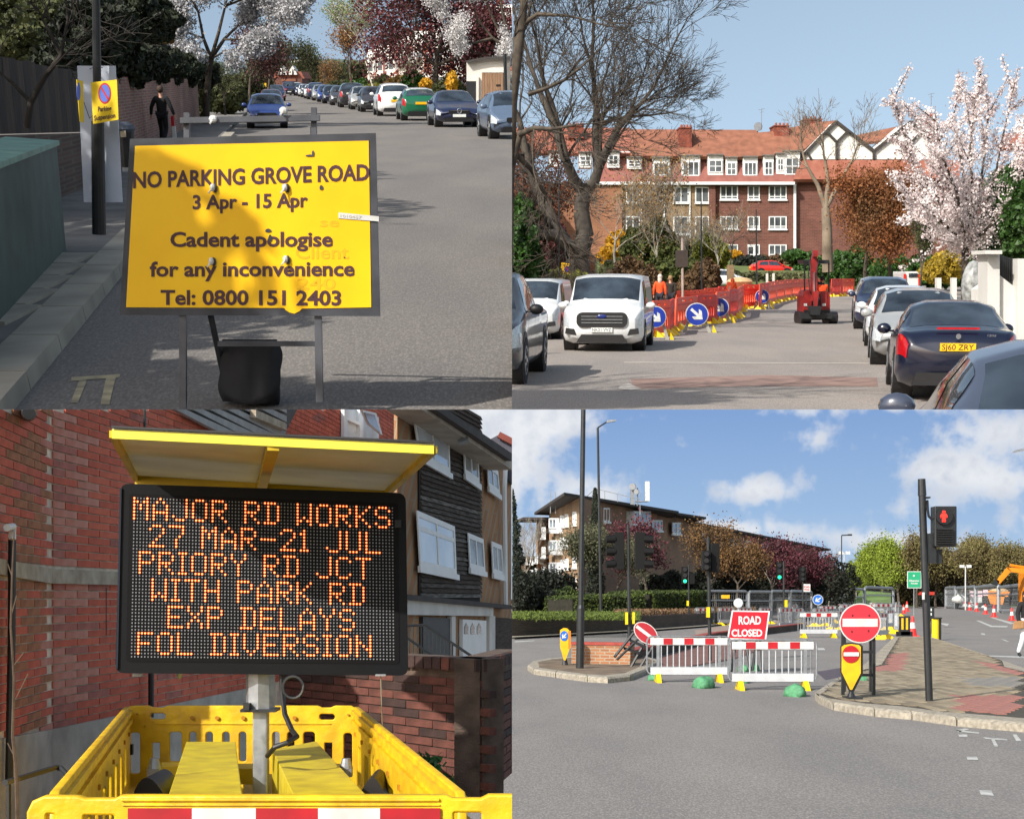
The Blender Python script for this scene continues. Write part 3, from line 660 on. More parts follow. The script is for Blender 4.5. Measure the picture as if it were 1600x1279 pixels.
# road markings
RM=mat('road_marking',(205,205,200),.8,.12,8,rgb2=(150,150,146))
def marking(pts,name='road_marking',z=.004):
    mb=MB();mb.add([G(x,y)+Vector((0,0,z))for x,y in pts],[tuple(range(len(pts)))]);o=mb.build(name,RM,kind='structure')
for p in[[(1510,1182),(1526,1182),(1529,1187),(1512,1187)],[(1530,1234),(1549,1235),(1553,1243),(1533,1242)],[(1548,1153),(1553,1153),(1560,1166),(1554,1166)],[(1538,1151),(1574,1155),(1574,1158),(1538,1154)][:0]or[(1536,1151.5),(1574,1154.5),(1574,1156.5),(1540,1154)],[(1582,1147),(1588,1147),(1596,1157),(1588,1157)],[(1493,1140),(1530,1144),(1529,1146),(1497,1143)],[(1492,1140.5),(1508,1138),(1514,1139),(1500,1143)],[(1497,1147),(1511,1147),(1512,1151),(1499,1151)],
          [(1538,1023.5),(1600,1025),(1600,1027.5),(1545,1025)],[(1469,973),(1483,974),(1480,977.5),(1472,975)],[(1525,969),(1530,969),(1550,977),(1575,977.5),(1573,979.5),(1548,979)],[(1546,964),(1552,964),(1585,973),(1579,974.5)],[(1532,989),(1538,989),(1540,991.5),(1534,991)],[(1564,998),(1570,999),(1578,1002.5),(1571,1001)],
          [(1275,1012),(1287,1012),(1290,1015),(1277,1015)],[(804,1001.5),(835,1000),(835,1001),(804,1003)]]:marking(p)
MANH=mat('iron_cover',(92,84,80),.7,.15,8)
mb=MB();mb.add([G(x,y)+Vector((0,0,.004))for x,y in[(1275,1049),(1320,1042),(1318,1056),(1290,1062)]],[(0,1,2,3)]);mb.build('road_patch',mat('patch_asphalt',(80,72,82),.9,.15,5),kind='structure')
# ------------------------------------------------------------------ street furniture
def pole(label,px,py,top,w,m=DARKM,cat='pole',taper=1.0,name='pole',lean=0,group=None,extra=None,cap=None):
    """upright post whose foot stands on ground point (px,py), reaching picture row top; w its width in pixels"""
    b=G(px,py);d=b.y;t=thing(name,label,cat,b,group);r=w/2/F*d
    tp=P(px+lean,top,d);mb=MB();mb.cyl(b,tp,r*(1.0 if not extra else 1),r*taper,16);mb.build('post',m,t,smooth=False)
    if extra:mb=MB();mb.cyl(b,b+(tp-b)*extra,r*1.45,r*1.4,16);mb.cyl(b+(tp-b)*extra,b+(tp-b)*(extra+.012),r*1.4,r,16);mb.build('base_sleeve',m,t)
    if cap:mb=MB();mb.cyl(b+(tp-b)*(1-cap),tp,r*1.15,r*1.02,16);mb.build('cap',m,t)
    return t,d,tp,r
GZ=.12
t,d,tp,r=pole('tall black tapered lamp column with a dented foot on the small brick traffic island',906,1043,600,8.5,taper=.85,cat='lamp column',lean=6,extra=.21,name='lamp_column')
def lamp_head(t,p,d,dx,dy,m=DARKM):
    k=d/F;mb=MB();e=p+Vector((dx*k,0,-dy*k));mb.tube([p,e],1.2*k,6);mb.build('arm',m,t)
    mb=MB();mb.hexa([e+Vector((a*k,-3*k,b*k))for a,b in((-1,-1.6),(14,1),(15,3.5),(1,3))],[e+Vector((a*k,4*k,b*k))for a,b in((-1,-1.6),(14,1),(15,3.5),(1,3))]);mb.build('lamp_head',GALV,t)
b=GX(939,84);b.z=.9
GZ=0.0
def pole_at(label,px,d,z0,top,w,name='pole',cat='pole',m=DARKM,lean=0,taper=.8,group=None):
    b=Vector(((px-800)/F*d,d,z0));t=thing(name,label,cat,b,group);r=w/2/F*d;tp=P(px+lean,top,d);mb=MB();mb.cyl(b,tp,r,r*taper,12);mb.build('post',m,t);return t,d,tp,r
t,d,tp,r=pole_at('slim black street lamp with a flat grey head rising from the hedged bed',939,84,.5,668,4.5,'street_lamp','street lamp',lean=-5);lamp_head(t,tp,d,14,-9)
# pedestrian signal on the paved island
GZ=.12
t,d,tp,r=pole('black signal pole on the block paved island carrying a red standing man',1452,1095,748,11.5,name='pedestrian_signal',cat='traffic light',lean=-12,taper=1.0,cap=.075)
k=d/F;c=P(1477,822,d-.05)
def sbox(t,name,m,x0,y0,x1,y1,dd,th,bev=0):mb=MB();mb.box(P((x0+x1)/2,(y0+y1)/2,dd+th/2),(abs(x1-x0)/F*dd,th,abs(y1-y0)/F*dd));return mb.build(name,m,t,bevel=bev)
sbox(t,'signal_housing',DARKM,1457,791,1491.5,854,d-.18,.25,.012)
for i in range(7):sbox(t,'louvre',BLACKP,1464,826+i*3.6,1489,827.6+i*3.6,d-.24,.07)
mb=MB();cc=P(1474.5,806,d-.2);mb.cyl(cc,cc-Vector((0,.05,0)),13*k,n=24);mb.build('lens_hood',BLACKP,t)
RE=mat('lit_red_lens',(255,40,30),.4,.02,5,emit=1.6)
mb=MB();yy=d-.262
def q2(pts):mb.prism([P(x,y,yy)for x,y in pts],[P(x,y,yy+.006)for x,y in pts])
q2([(1473,797.5),(1476.5,797.5),(1477.5,799.5),(1476.5,801.5),(1473,801.5),(1472,799.5)]);q2([(1471,802),(1478.5,802),(1480.5,806),(1479.5,809),(1477.5,806.5),(1477.8,815),(1475.4,815),(1475,809),(1474.4,815),(1472,815),(1472,806.5),(1470,809),(1469,806)]);mb.build('red_man',RE,t)
mb=MB();mb.tube([P(1449,782,d),P(1449.5,795,d-.1),P(1451,806,d-.1),P(1457,812,d-.1)],.02,6);mb.build('cable',BLACKP,t)
sbox(t,'side_signal',DARKM,1450,833,1459,880,d-.05,.3);sbox(t,'side_signal_hood',DARKM,1459,858,1469,880,d+.02,.22);sbox(t,'white_label',WHITE,1441,925,1444.5,936,d-.12,.02)
sbox(t,'bracket',DARKM,1446,776,1452,778.5,d-.1,.15)
GZ=0.0
# traffic lights: pole with heads seen edge on or from behind
SIGB=mat('signal_black',(10,11,12),.6,.1,8,spec=.25)
def signal_head(t,x0,y0,x1,y1,d,hoods=0,lit=None,back=True):
    th=.34;sbox(t,'signal_head',SIGB,x0,y0,x1,y1,d,th,.01)
    h=(y1-y0)/3
    for i in range(3):
        if hoods:
            mb=MB();c=P(x0+1 if hoods<0 else x1-1,y0+h*(i+.55),d+.12);e=c+Vector((hoods*14/F*d,-.05,-.02));mb.cyl(c,e,h*.36/F*d,h*.3/F*d,12);mb.build('visor',SIGB,t)
        elif not back:
            c=P((x0+x1)/2,y0+h*(i+.5),d);mb=MB();mb.cyl(c,c-Vector((0,.12,0)),h*.36/F*d,n=14);mb.build('visor',BLACKP,t)
            if lit==i:mb=MB();mb.cyl(c-Vector((0,.125,0)),c-Vector((0,.13,0)),h*.3/F*d,n=14);mb.build('lit_lens',mat('lit_green_lens',(20,225,150),.4,.02,5,emit=1.3),t)
t,d,tp,r=pole_at('traffic light pole between two heads turned edge on in front of the hedge',983.5,62,0,819,6,'traffic_light','traffic light',lean=-2)
signal_head(t,960,831,975,889,d-.2,-1);signal_head(t,992,831,1008,889,d-.1,1);sbox(t,'push_button_box',YEL,977,956,981,975,d-.2,.2);sbox(t,'push_button_box',YEL,988,956,991.5,974,d-.1,.2)
t,d,tp,r=pole('traffic light pole with dark round visors above the road closed sign',1109.5,1033,839,5.5,name='traffic_light',cat='traffic light',lean=-3)
signal_head(t,1110,849,1123,894,d-.12);signal_head(t,1097,860,1109.5,891,d-.35,0,back=False);sbox(t,'push_button_box',YEL,1104,948,1108.5,964,d-.2,.2)
t,d,tp,r=pole_at('traffic light with its green lit in front of the dark shrubs, left of centre',1076,95,0,882,3,'traffic_light','traffic light');signal_head(t,1065,885,1075,912,d,0,2,False);signal_head(t,1077.5,895,1085,912,d);sbox(t,'push_button_box',YEL,1073,938,1076,946,d-.2,.2)
t,d,tp,r=pole_at('traffic light with its green lit beneath the crimson tree',1224.5,100,0,876,3.6,'traffic_light','traffic light');signal_head(t,1213,878,1222,906,d,0,2,False);sbox(t,'push_button_box',YEL,1226,937,1230,948,d-.2,.2)
t,d,tp,r=pole_at('unlit traffic light head right of the crimson tree',1254.5,100,0,884,2.4,'traffic_light','traffic light');signal_head(t,1249,886,1259,908,d-.1,0,None,False)
# keep-left and no-entry bollards
YB=mat('bollard_yellow',(232,180,8),.5,.04,6,rgb2=(206,156,14),detail=8)
BLU=mat('blue_sheeting',(25,100,190),.4,.04,5)
def flat(t,name,m,pts,d,th=.02):mb=MB();mb.prism([P(x,y,d)for x,y in pts],[P(x,y,d+th)for x,y in pts]);return mb.build(name,m,t)
def circ(cx,cy,rx,ry=None,n=28,a0=0):ry=ry or rx;return[(cx+rx*math.cos(2*math.pi*i/n+a0),cy+ry*math.sin(2*math.pi*i/n+a0))for i in range(n)]
def arrowpts(cx,cy,r,ang):
    q=[(-.95,-.17),(.1,-.17),(.1,-.17),(-.15,-.55),(.15,-.62),(.78,0),(.15,.62),(-.15,.55),(.1,.17),(-.95,.17)]
    q=[(-.72,-.13),(.12,-.13),(-.2,-.47),(.12,-.52),(.70,0),(.12,.52),(-.2,.47),(.12,.13),(-.72,.13)]
    c,s=math.cos(R(ang)),math.sin(R(ang));return[(cx+r*(x*c-y*s),cy+r*(x*s+y*c))for x,y in q]
GZ=.12
b=G(883,1038);d=b.y;t=thing('keep_left_bollard','yellow pointed bollard with a blue keep left arrow on the traffic island','bollard',b)
flat(t,'shell',YB,[(875,984),(880,980.5),(886,981),(890,985),(890,1013),(883.5,1031),(881,1031),(875,1010)],d-.12,.26)
sbox(t,'edge_band',mat('orange_edge',(205,120,10),.5,.03,4),887.5,985,891.5,1012,d-.14,.3)
mb=MB();mb.cyl(b,P(882.5,1029,d),5/F*d,3/F*d,10);mb.build('foot',DARKM,t)
o=flat(t,'blue_disc',BLU,circ(881.5,993,6.2,8),d-.13,.01);flat(o,'arrow',WHITE,arrowpts(881.5,993,7,130),d-.14,.01)
b=G(1330,1091);d=b.y;t=thing('no_entry_bollard','yellow pointed bollard with a small red no entry disc at the kerb corner','bollard',b)
flat(t,'shell_edge',DARKM,[(1313,1009),(1317,1004.5),(1330,1003),(1344,1005),(1348.5,1009),(1348.5,1052),(1333,1083),(1328,1083),(1313,1050)],d-.02,.3)
flat(t,'shell',YB,[(1315,1010),(1319,1007),(1330,1005.5),(1342,1007),(1345,1010),(1345,1051),(1331.5,1077),(1328.5,1077),(1315,1049)],d-.05,.03)
mb=MB();mb.cyl(b,P(1330,1080,d),9/F*d,3/F*d,12);mb.box(b+Vector((.02,0,.015)),(.22,.5,.03));mb.build('foot',DARKM,t)
o=flat(t,'red_disc',REDS,circ(1329.5,1021.5,13.5),d-.065,.015);flat(o,'white_bar',WHITE,rect(1318,1018.5,1342,1024.5),d-.08,.01)
b=G(1344,1086);d=b.y;t=thing('no_entry_sign','large round red no entry sign on a black frame behind the bollard','sign',b)
for x in(1317,1365):sbox(t,'frame_leg',DARKM,x-2.2,985,x+2.2,1086,d-.05,.08)
for x in(1319.5,1360):sbox(t,'frame_brace',DARKM,x-1.6,990,x+1.6,1080,d+.5,.08)
for y in(1016,1052):sbox(t,'frame_rail',DARKM,1316,y,1366,y+4,d-.02,.06)
k=d/F
mb=MB();mb.prism([P(x,y,d-.1)for x,y in circ(1344,973,32.5,31,40)],[P(x,y,d-.07)for x,y in circ(1344,973,32.5,31,40)]);o=mb.build('sign_rim',WHITE,t)
mb=MB();mb.prism([P(x,y,d-.106)for x,y in circ(1344,973,30.6,29.2,40)],[P(x,y,d-.102)for x,y in circ(1344,973,30.6,29.2,40)]);mb.build('red_face',mat('faded_red_face',(200,44,58),.45,.05,9,rgb2=(176,44,56),detail=9),o)
flat(o,'white_bar',WHITE,rect(1316.5,966,1371.5,978.5),d-.11,.003)
for x,y in((1332,961),(1358,961),(1331,986),(1357,985)):flat(o,'clip',BLACKP,rect(x-.8,y-1.4,x+.8,y+1.4),d-.12,.01)
GZ=0.0
# road closed sign
b=G(1170,1053);d=b.y;t=thing('road_closed_sign','red ROAD CLOSED sign leaning back on a black stand behind the barriers','sign',b)
q=[(1143.5,953),(1203,954),(1197,1000),(1136,998)];dq=[d+1.2,d+1.2,d+.5,d+.5]
def onq(x,y,off=0):
    v=(y-953)/46;dd=d+1.2-.7*v-off;return P(x,y,dd)
mb=MB();mb.prism([onq(x,y,.03)for x,y in q],[onq(x,y,0)for x,y in q]);o=mb.build('panel',WHITE,t)
mb=MB();mb.prism([onq(x,y,.036)for x,y in[(1145.5,955),(1200.5,956),(1194.8,998),(1138.6,996)]],[onq(x,y,.032)for x,y in[(1145.5,955),(1200.5,956),(1194.8,998),(1138.6,996)]]);mb.build('red_face',mat('glossy_red_face',(205,34,44),.25,.08,6,coat=.5),o)
mb=MB();lettering(mb,lambda x,y:onq(x,y,.041),'ROAD',1154,1189,974.5,974.5,12,.03);lettering(mb,lambda x,y:onq(x,y,.041),'CLOSED',1143,1191,993.5,993.5,10.5,.03);mb.build('lettering',WHITE,o)
mb=MB()
for a,e in(((1150,1000),(1143,1048)),((1188,1000),(1192,1046)),((1164,1000),(1173,1046)),((1182,1000),(1176,1046))):mb.tube([P(*a,d+.6),P(*e,d+(e[0]>1170)*.3)],.03,6)
mb.build('stand',DARKM,t)
GZ=.12
# fallen no-entry sign
b=G(985,1040);d=b.y;t=thing('fallen_no_entry_sign','tilted round no entry sign on a tipped black frame behind the left barrier','sign',b)
def tilt(pts,cx,cy,a):c,s=math.cos(R(a)),math.sin(R(a));return[(cx+x*c-y*s,cy+x*s+y*c)for x,y in pts]
mb=MB();ell=tilt(circ(0,0,21.5,14.5,32),1009,988.5,40);mb.prism([P(x,y,d)for x,y in ell],[P(x,y,d+.03)for x,y in ell]);o=mb.build('sign_rim',WHITE,t)
mb=MB();ell=tilt(circ(0,0,20,13.3,32),1009,988.5,40);mb.prism([P(x,y,d-.01)for x,y in ell],[P(x,y,d-.004)for x,y in ell]);mb.build('red_face',mat('dull_red_face',(165,30,42),.5,.05,8),o)
flat(o,'white_bar',WHITE,tilt(rect(-17,-2.4,17,2.4),1008,988,37),d-.016,.004)
mb=MB()
for a,e in(((990,988),(960,1026)),((999,996),(964,1030)),((1008,1002),(985,1043)),((1026,1000),(1000,1042)),((975,1012),(1000,1020)),((985,1000),(1012,1012))):mb.tube([P(*a,d+.1),P(*e,d-.05)],.035,6)
mb.build('frame',DARKM,t)
GZ=0.0
GRN=mat('green_sandbag',(84,146,104),.75,.14,18,bump=.8,bscale=40)
def sandbag(px,py,w,h,label,sd=0):
    b=G(px,py);k=b.y/F;rg=np.random.default_rng(int(px));mb=MB();nu,nv=16,9;vs=[]
    for j in range(nv+1):
        a=math.pi*j/nv
        for i in range(nu):
            tt=2*math.pi*i/nu;rr_=1+.14*math.sin(3*tt+px)*math.sin(a)+.1*math.sin(5*tt+3*a+px)+rg.normal()*.03
            x=math.sin(a)**.55*math.cos(tt)*rr_*w/2*k;y=math.sin(a)**.55*math.sin(tt)*rr_*.3;z=max(0,math.cos(a))**.6*h*k*(1+.1*math.sin(2*tt+px))if a<1.6 else 0
            vs.append(b+Vector((x,y,z)))
    mb.add(vs,[(j*nu+i,(j+1)*nu+i,(j+1)*nu+(i+1)%nu,j*nu+(i+1)%nu)for j in range(nv)for i in range(nu)])
    o=mb.build('sandbag',GRN,base=b,smooth=True);tag(o,label,'sandbag','green sandbags weighing down barriers and signs')
sandbag(1100,1074,34,17,'green sandbag on the joint foot between the two front barriers');sandbag(1243,1087,33,18,'green sandbag on the right foot of the front barrier');sandbag(1160,1066,20,10,'green sandbag tucked behind the yellow foot of the right front barrier')
sandbag(1022,1062,20,10,'green sandbag behind the left foot of the left front barrier');sandbag(979,1038,18,15,'green sandbag on the tipped frame of the fallen sign');sandbag(1161,1048,16,10,'green sandbag on the left leg of the road closed stand');sandbag(1180,1047,12,10,'green sandbag on the right leg of the road closed stand')
sandbag(1347,1072,12,18,'green sandbag behind the large no entry sign')
# crowd barriers: prototype, own axes: along x from 0 to 1.5
def make_barrier():
    t=thing('crowd_barrier','x','barrier',world=False);Lb=1.52
    mb=MB();mb.tube([(x,0,z)for x,z in rr(0,.16,Lb,.93,.1)],.016,6,True);mb.tube([(.1,0,.2),(.1,0,.9)],.012,5);mb.tube([(Lb-.1,0,.2),(Lb-.1,0,.9)],.012,5);mb.tube([(.06,0,.31),(Lb-.06,0,.31)],.01,5);mb.build('frame',GALV,t)
    for x in(.2,Lb-.2):mb=MB();mb.box((x,-.012,.54),(.055,.05,.82));mb.build('upright',GALV,t)
    mb=MB();mb.box((Lb/2,-.03,.83),(Lb-.12,.02,.14));o=mb.build('reflective_board',WHITE,t)
    for x in(.38,.76,1.14):mb=MB();mb.box((x,-.042,.83),(.17,.006,.125));mb.build('red_stripe',REDS,o)
    mb=MB();mb.box((Lb/2,-.03,.23),(Lb-.12,.03,.15));mb.build('tapping_board',mat('board_grey_white',(184,187,190),.5,.05,6),t)
    for i in range(10):mb=MB();mb.cyl((.26+i*(Lb-.52)/9,0,.30),(.26+i*(Lb-.52)/9,0,.77),.012,n=6);mb.build('bar',mat('bar_white',(172,176,180),.4,.04,8),t)
    for x in(.2,Lb-.2):mb=MB();mb.hexa([(x-.04,-.36,0),(x+.04,-.36,0),(x+.04,-.1,.17),(x-.04,-.1,.17)],[(x-.04,.36,0),(x+.04,.36,0),(x+.04,.1,.17),(x-.04,.1,.17)]);mb.build('foot',YEL,t)
    return t
BP=make_barrier();BT=tree_of(BP);first=True
def barrier(px0,py0,px1,label,hpx=None):
    """stands from ground point (px0,py0) and turns so that its far end falls in column px1"""
    global first
    a=G(px0,py0);Lb=1.52;k=a.y/F;s=(hpx*k/.93)if hpx else 1.0;dx=(px1-px0)*k;c=max(-1,min(1,dx/(Lb*s)));yaw=math.acos(c)*(1 if py0>0 else-1)
    if not hpx:dx=Lb=1.52;yaw=0
    if first:o=BP;first=False;o.location=a;o.rotation_euler=(0,0,yaw);o.scale=((px1-px0)*k/1.52,1,1);o['label']=label;o['group']='steel crowd barriers round the closed road';return o
    o=copy_thing(BP,BT,a,(0,0,yaw),s,label,'steel crowd barriers round the closed road')
    if not hpx:o.scale=((px1-px0)*k/1.52,1,1)
    return o
barrier(1011,1065,1141,'steel barrier with red and white board, left of the two nearest')
barrier(1138,1077,1276,'right of the two nearest steel barriers, in front of the road closed sign')
for x0,y0,x1,h,l in[(1247,996,1312,40,'steel barrier standing just left of the large round no entry sign, square on'),(1216,985,1250,36,'steel barrier turned away, left of the one beside the no entry sign'),(1366,999,1402,42,'steel barrier just right of the large round no entry sign'),(1364,972,1402,30,'steel barrier behind the no entry sign, upper right'),(1312,974,1345,30,'steel barrier behind the no entry sign, upper left'),(1086,977,1120,28,'distant steel barrier left of the small white disc'),(1122,977,1152,28,'distant steel barrier right beside the small white disc'),(1280,972,1312,26,'distant steel barrier under the blue arrow disc'),(1400,975,1412,34,'steel barrier seen end on at the narrow end of the paved island'),(1340,962,1372,18,'far steel barrier in front of the blue car'),(1385,962,1412,18,'far steel barrier nearest the green sign'),(1186,975,1212,26,'distant steel barrier between the road closed sign and the crimson tree light'),(1228,968,1252,24,'distant steel barrier left of the small red notice'),(1256,962,1282,22,'distant steel barrier below the small red notice'),(1296,984,1326,30,'steel barrier partly behind the left of the round no entry sign'),(1384,984,1408,32,'second steel barrier right of the round no entry sign'),(1390,968,1410,24,'steel barrier set back by the black and yellow bollard'),(1300,960,1326,17,'far steel barrier under the tall white floodlight mast'),(1344,988,1372,30,'steel barrier peeping out low behind the round no entry sign'),(1270,978,1300,28,'steel barrier between the arrow disc post and the round no entry sign'),(1232,978,1262,28,'steel barrier in the second row left of the blue arrow disc'),(1330,966,1356,20,'far steel barrier directly above the round no entry sign'),(1152,977,1180,28,'distant steel barrier just left above the road closed sign'),(1404,990,1411,34,'steel barrier side on next to the black and yellow bollard'),(1358,956,1382,15,'tiny steel barrier at the back beside the blue car'),(1404,962,1414,22,'steel barrier side on further back along the works edge')]:
    barrier(x0,y0,x1,l,h)
# mesh fence panels
def fence_panel(x0,x1,y0,y1,top,label):
    a=G(x0,y0);b=G(x1,y1);t=thing('mesh_fence_panel',label,'fence',a,'galvanised mesh fence panels round the works');d=a.y;H=(y0-top)/F*d;z=Vector((0,0,1));e=b-a
    r=.06*d/100
    mb=MB();mb.tube([a+z*.05,a+z*H*.95,a+e*.05+z*H,a+e*.95+z*H,b+z*H*.95,b+z*.05],r*1.6,6);mb.tube([a+z*H*.1,b+z*H*.1],r,5);mb.tube([a+z*H*.7,b+z*H*.7],r*.8,5);mb.build('frame',GALV,t)
    mb=MB();n=22
    for i in range(1,n):mb.tube([a+e*i/n+z*H*.1,a+e*i/n+z*H*.98],r*.15,3)
    for i in range(1,8):mb.tube([a+z*H*i/8,b+z*H*i/8],r*.15,3)
    mb.build('mesh',GALV,t)
    mb=MB();mb.box(a+z*.07,(.6,.9,.14));mb.build('block_foot',mat('concrete_block',(130,128,124),.9,.15,6),t)
for i,(x0,x1,y0,y1,top)in enumerate([(1078,1096,974,974,924),(1097,1168,973,972,923),(1170,1204,972,971,924),(1205,1234,971,970,923),(1235,1268,970,968,923),(1279,1350,962,960,919),(1351,1396,959,957,917),(1478,1493,950,951,918),(1494,1524,951,953,918),(1525,1560,953,957,917),(1561,1600,957,962,917)]):
    fence_panel(x0,x1,y0,y1,top,['mesh fence panel at the left end beside the green traffic light','wide mesh fence panel with a small yellow notice, behind the small white disc','mesh fence panel above the red lettering of the road closed sign','mesh fence panel behind the traffic light under the crimson tree','mesh fence panel behind the small red and white notice','taller mesh fence panel in front of the blue car','taller mesh fence panel left of the green sign','mesh fence panel at the corner nearest the row of cones','mesh fence panel in front of the white tank','mesh fence panel in front of the pink notice boards','mesh fence panel in front of the orange dumper'][i])
# cones
def make_cone():
    t=thing('traffic_cone','x','cone',world=False);RC=mat('cone_red',(222,40,34),.5,.05,6)
    mb=MB();mb.box((0,0,.02),(.4,.4,.04));mb.cyl((0,0,.04),(0,0,.09),.17,.15,14);mb.build('base',RC,t);mb=MB();mb.cyl((0,0,.09),(0,0,.75),.15,.04,14);mb.build('body',RC,t)
    mb=MB();mb.cyl((0,0,.3),(0,0,.52),.118,.081,14,False);mb.build('white_sleeve',WHITE,t);return t
CP=make_cone();CT=tree_of(CP);cf=True
for x,y,h,l in[(1426,994,32,'traffic cone beside the black and yellow bollard at the tip of the paved island'),(1581,969,20,'traffic cone at the right end of the row, beside the walking person'),(1553,963.5,19,'second traffic cone from the right end of the row'),(1540,959,16,'third traffic cone from the right end of the row'),(1526,955,14,'traffic cone in front of the pink notice boards'),(1515,953,13,'traffic cone in front of a white sack by the pink boards'),(1507,951.5,13,'traffic cone on the right of the white tank'),(1492,949,11,'traffic cone on the left of the white tank'),(1479,948,11,'traffic cone at the near corner of the mesh fence'),(1470,947.5,11,'leftmost cone of the row, with an amber lamp'),(1417,955,16,'traffic cone at the barrier line just right of the no entry sign'),(1412,958,14,'traffic cone at the left of the group behind the island tip'),(1247,954,10,'small far cone left of the small red notice'),(1233,954,10,'small far cone right of the traffic light under the crimson tree'),(1218,957,10,'small far cone left of the traffic light under the crimson tree'),(1190,957,9,'small far cone right of the road closed sign'),(1176,955,8,'small far cone peeping over the road closed sign on the right'),(1158,955,8,'small far cone peeping over the road closed sign on the left')]:
    b=G(x,y);s=h/F*b.y/.75
    if cf:CP.location=b;CP.scale=(s,)*3;CP['label']=l;CP['group']='red and white traffic cones';cf=False
    else:copy_thing(CP,CT,b,None,s,l,'red and white traffic cones')
# bollards, discs, small notices
b=G(1413,996);d=b.y;t=thing('reflective_bollard','black bollard with two upright yellow strips at the island tip','bollard',b);sbox(t,'shell',DARKM,1406,962,1421,992,d,.3,.01);[sbox(t,'yellow_strip',YB,x,965,x+3.2,983,d-.02,.02)for x in(1408.5,1415.5)];sbox(t,'foot',BLACKP,1402,986,1424,996,d,.5)
b=G(1464,1000);d=b.y;t=thing('yellow_bollard','yellow rounded bollard with a dark back on the right of the paved island','bollard',b);mb=MB();mb.cyl(G(1461.5,1000),P(1461.5,966,d),5.6*d/F,n=14);mb.build('shell',YEL,t,smooth=False);sbox(t,'dark_back',DARKM,1465,965,1469.5,1000,d+.02,.25);sbox(t,'cap',DARKM,1455.5,964,1469.5,966,d-.2,.5)
b=G(1457,990);d=b.y;t=thing('small_black_signal','small black push button unit behind the big signal pole','signal',b);sbox(t,'box',DARKM,1453,948,1459,970,d,.2);sbox(t,'post',DARKM,1455,970,1458,990,d,.1);[sbox(t,'white_panel',WHITE,1454,y,1456,y+4,d-.01,.01)for y in(950,957)]
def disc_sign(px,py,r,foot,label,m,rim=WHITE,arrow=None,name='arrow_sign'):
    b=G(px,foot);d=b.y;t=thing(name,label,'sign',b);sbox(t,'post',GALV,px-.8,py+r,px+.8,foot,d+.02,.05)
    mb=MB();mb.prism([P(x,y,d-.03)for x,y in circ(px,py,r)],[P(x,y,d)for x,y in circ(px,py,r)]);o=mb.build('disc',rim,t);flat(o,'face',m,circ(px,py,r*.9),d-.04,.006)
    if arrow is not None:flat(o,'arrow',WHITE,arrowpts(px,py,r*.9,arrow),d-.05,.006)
disc_sign(1278,936.5,8.3,970,'blue disc with a white arrow pointing down left, behind the steel barriers',BLU,arrow=145)
disc_sign(1153.5,941.5,7.3,975,'small disc with sun glare painted pale above the road closed sign',mat('painted_glare_white',(190,215,228),.3,.03,4),arrow=130)  # sun glare on a blue disc, put into its pale face colour
t,d,tp,r=pole_at('small red and white notice on a short post in front of the mesh fence',1259.5,112,0,925,2.4,'notice_post','sign');o=sbox(t,'notice_board',WHITE,1254.5,912,1266,924,d-.1,.04)
mb=MB();lettering(mb,lambda x,y:P(x,y,d-.11),'ROAD',1256,1265,918,918,3,.03);lettering(mb,lambda x,y:P(x,y,d-.11),'WORKS',1256,1265,922,922,2.6,.03);mb.build('lettering',REDS,o)
t,d,tp,r=pole_at('green temporary sign with white lettering beside the signal pole',1428,88,0,893,1.6,'green_sign','sign',m=GALV);o=sbox(t,'board',WHITE,1417.5,892,1439.5,918.5,d-.1,.04,0);sbox(o,'green_face',mat('sign_green',(30,150,105),.5,.04,6),1418.6,893,1438.6,917.3,d-.115,.012)
mb=MB();lettering(mb,lambda x,y:P(x,y,d-.13),'Diversion',1421,1436,908,908,2.6,.04);mb.build('lettering',WHITE,o);mb=MB();lettering(mb,lambda x,y:P(x,y,d-.13),'Route',1423.5,1434,912,912,2.4,.04);mb.build('lettering',WHITE,o);mb=MB();mb.prism([P(x,y,d-.13)for x,y in circ(1428,899,1.6,n=8)],[P(x,y,d-.126)for x,y in circ(1428,899,1.6,n=8)]);mb.build('emblem',WHITE,o)
b=GX(1133,107);t=thing('yellow_notice','tiny yellow notice fixed on the wide mesh fence panel','sign',b);o=sbox(t,'notice_board',YB,1127,929,1140,934.5,107,.05)
# raised bed: retaining wall, planting, hedge
DB=brickmat('dark_brick',(78,62,52),(58,46,40),(74,68,60),.225,.075)
def wallseg(name,label,pts,h0,th,m,cat='wall',coping=None,q=None,ch=.05,hs=None):
    """low wall along ground picture points"""
    g=[G(x,y)for x,y in pts];t=thing(name,label,cat,g[0]);mb=MB();cb=MB();hs=hs or[h0]*len(g)
    for i in range(len(g)-1):
        a,b=g[i],g[i+1];e=(b-a).normalized();s=Vector((-e.y,e.x,0)).normalized()*th;s=s if s.y>0 else-s;z0=Vector((0,0,hs[i]));z1=Vector((0,0,hs[i+1]));c=Vector((0,0,ch))
        mb.hexa([a,b,b+z1,a+z0],[a+s,b+s,b+s+z1,a+s+z0])
        if coping:k=s*.12;cb.hexa([a-k+z0,b-k+z1,b-k+z1+c,a-k+z0+c],[a+s+k+z0,b+s+k+z1,b+s+k+z1+c,a+s+k+z0+c])
    mb.build('wall',m,t)
    if coping:cb.build('coping',coping,t)
    return t
REDC=mat('red_coping',(150,62,52),.8,.12,6)
wallseg('retaining_wall','dark brick retaining wall below the planted bed, along the far kerb',[(780,998),(905,991),(1010,985),(1100,978),(1185,969)],.74,.3,DB,hs=[.85,.82,.8,.8,.85])
mb=MB();mb.add([G(x,y)+Vector((0,0,.1))for x,y in[(780,1000),(905,993),(1010,987),(1100,980),(1190,970),(1260,966),(1180,968),(1100,977),(1010,984),(905,990),(780,997)]],[tuple(range(11))]);mb.build('far_pavement',KERB,kind='structure')
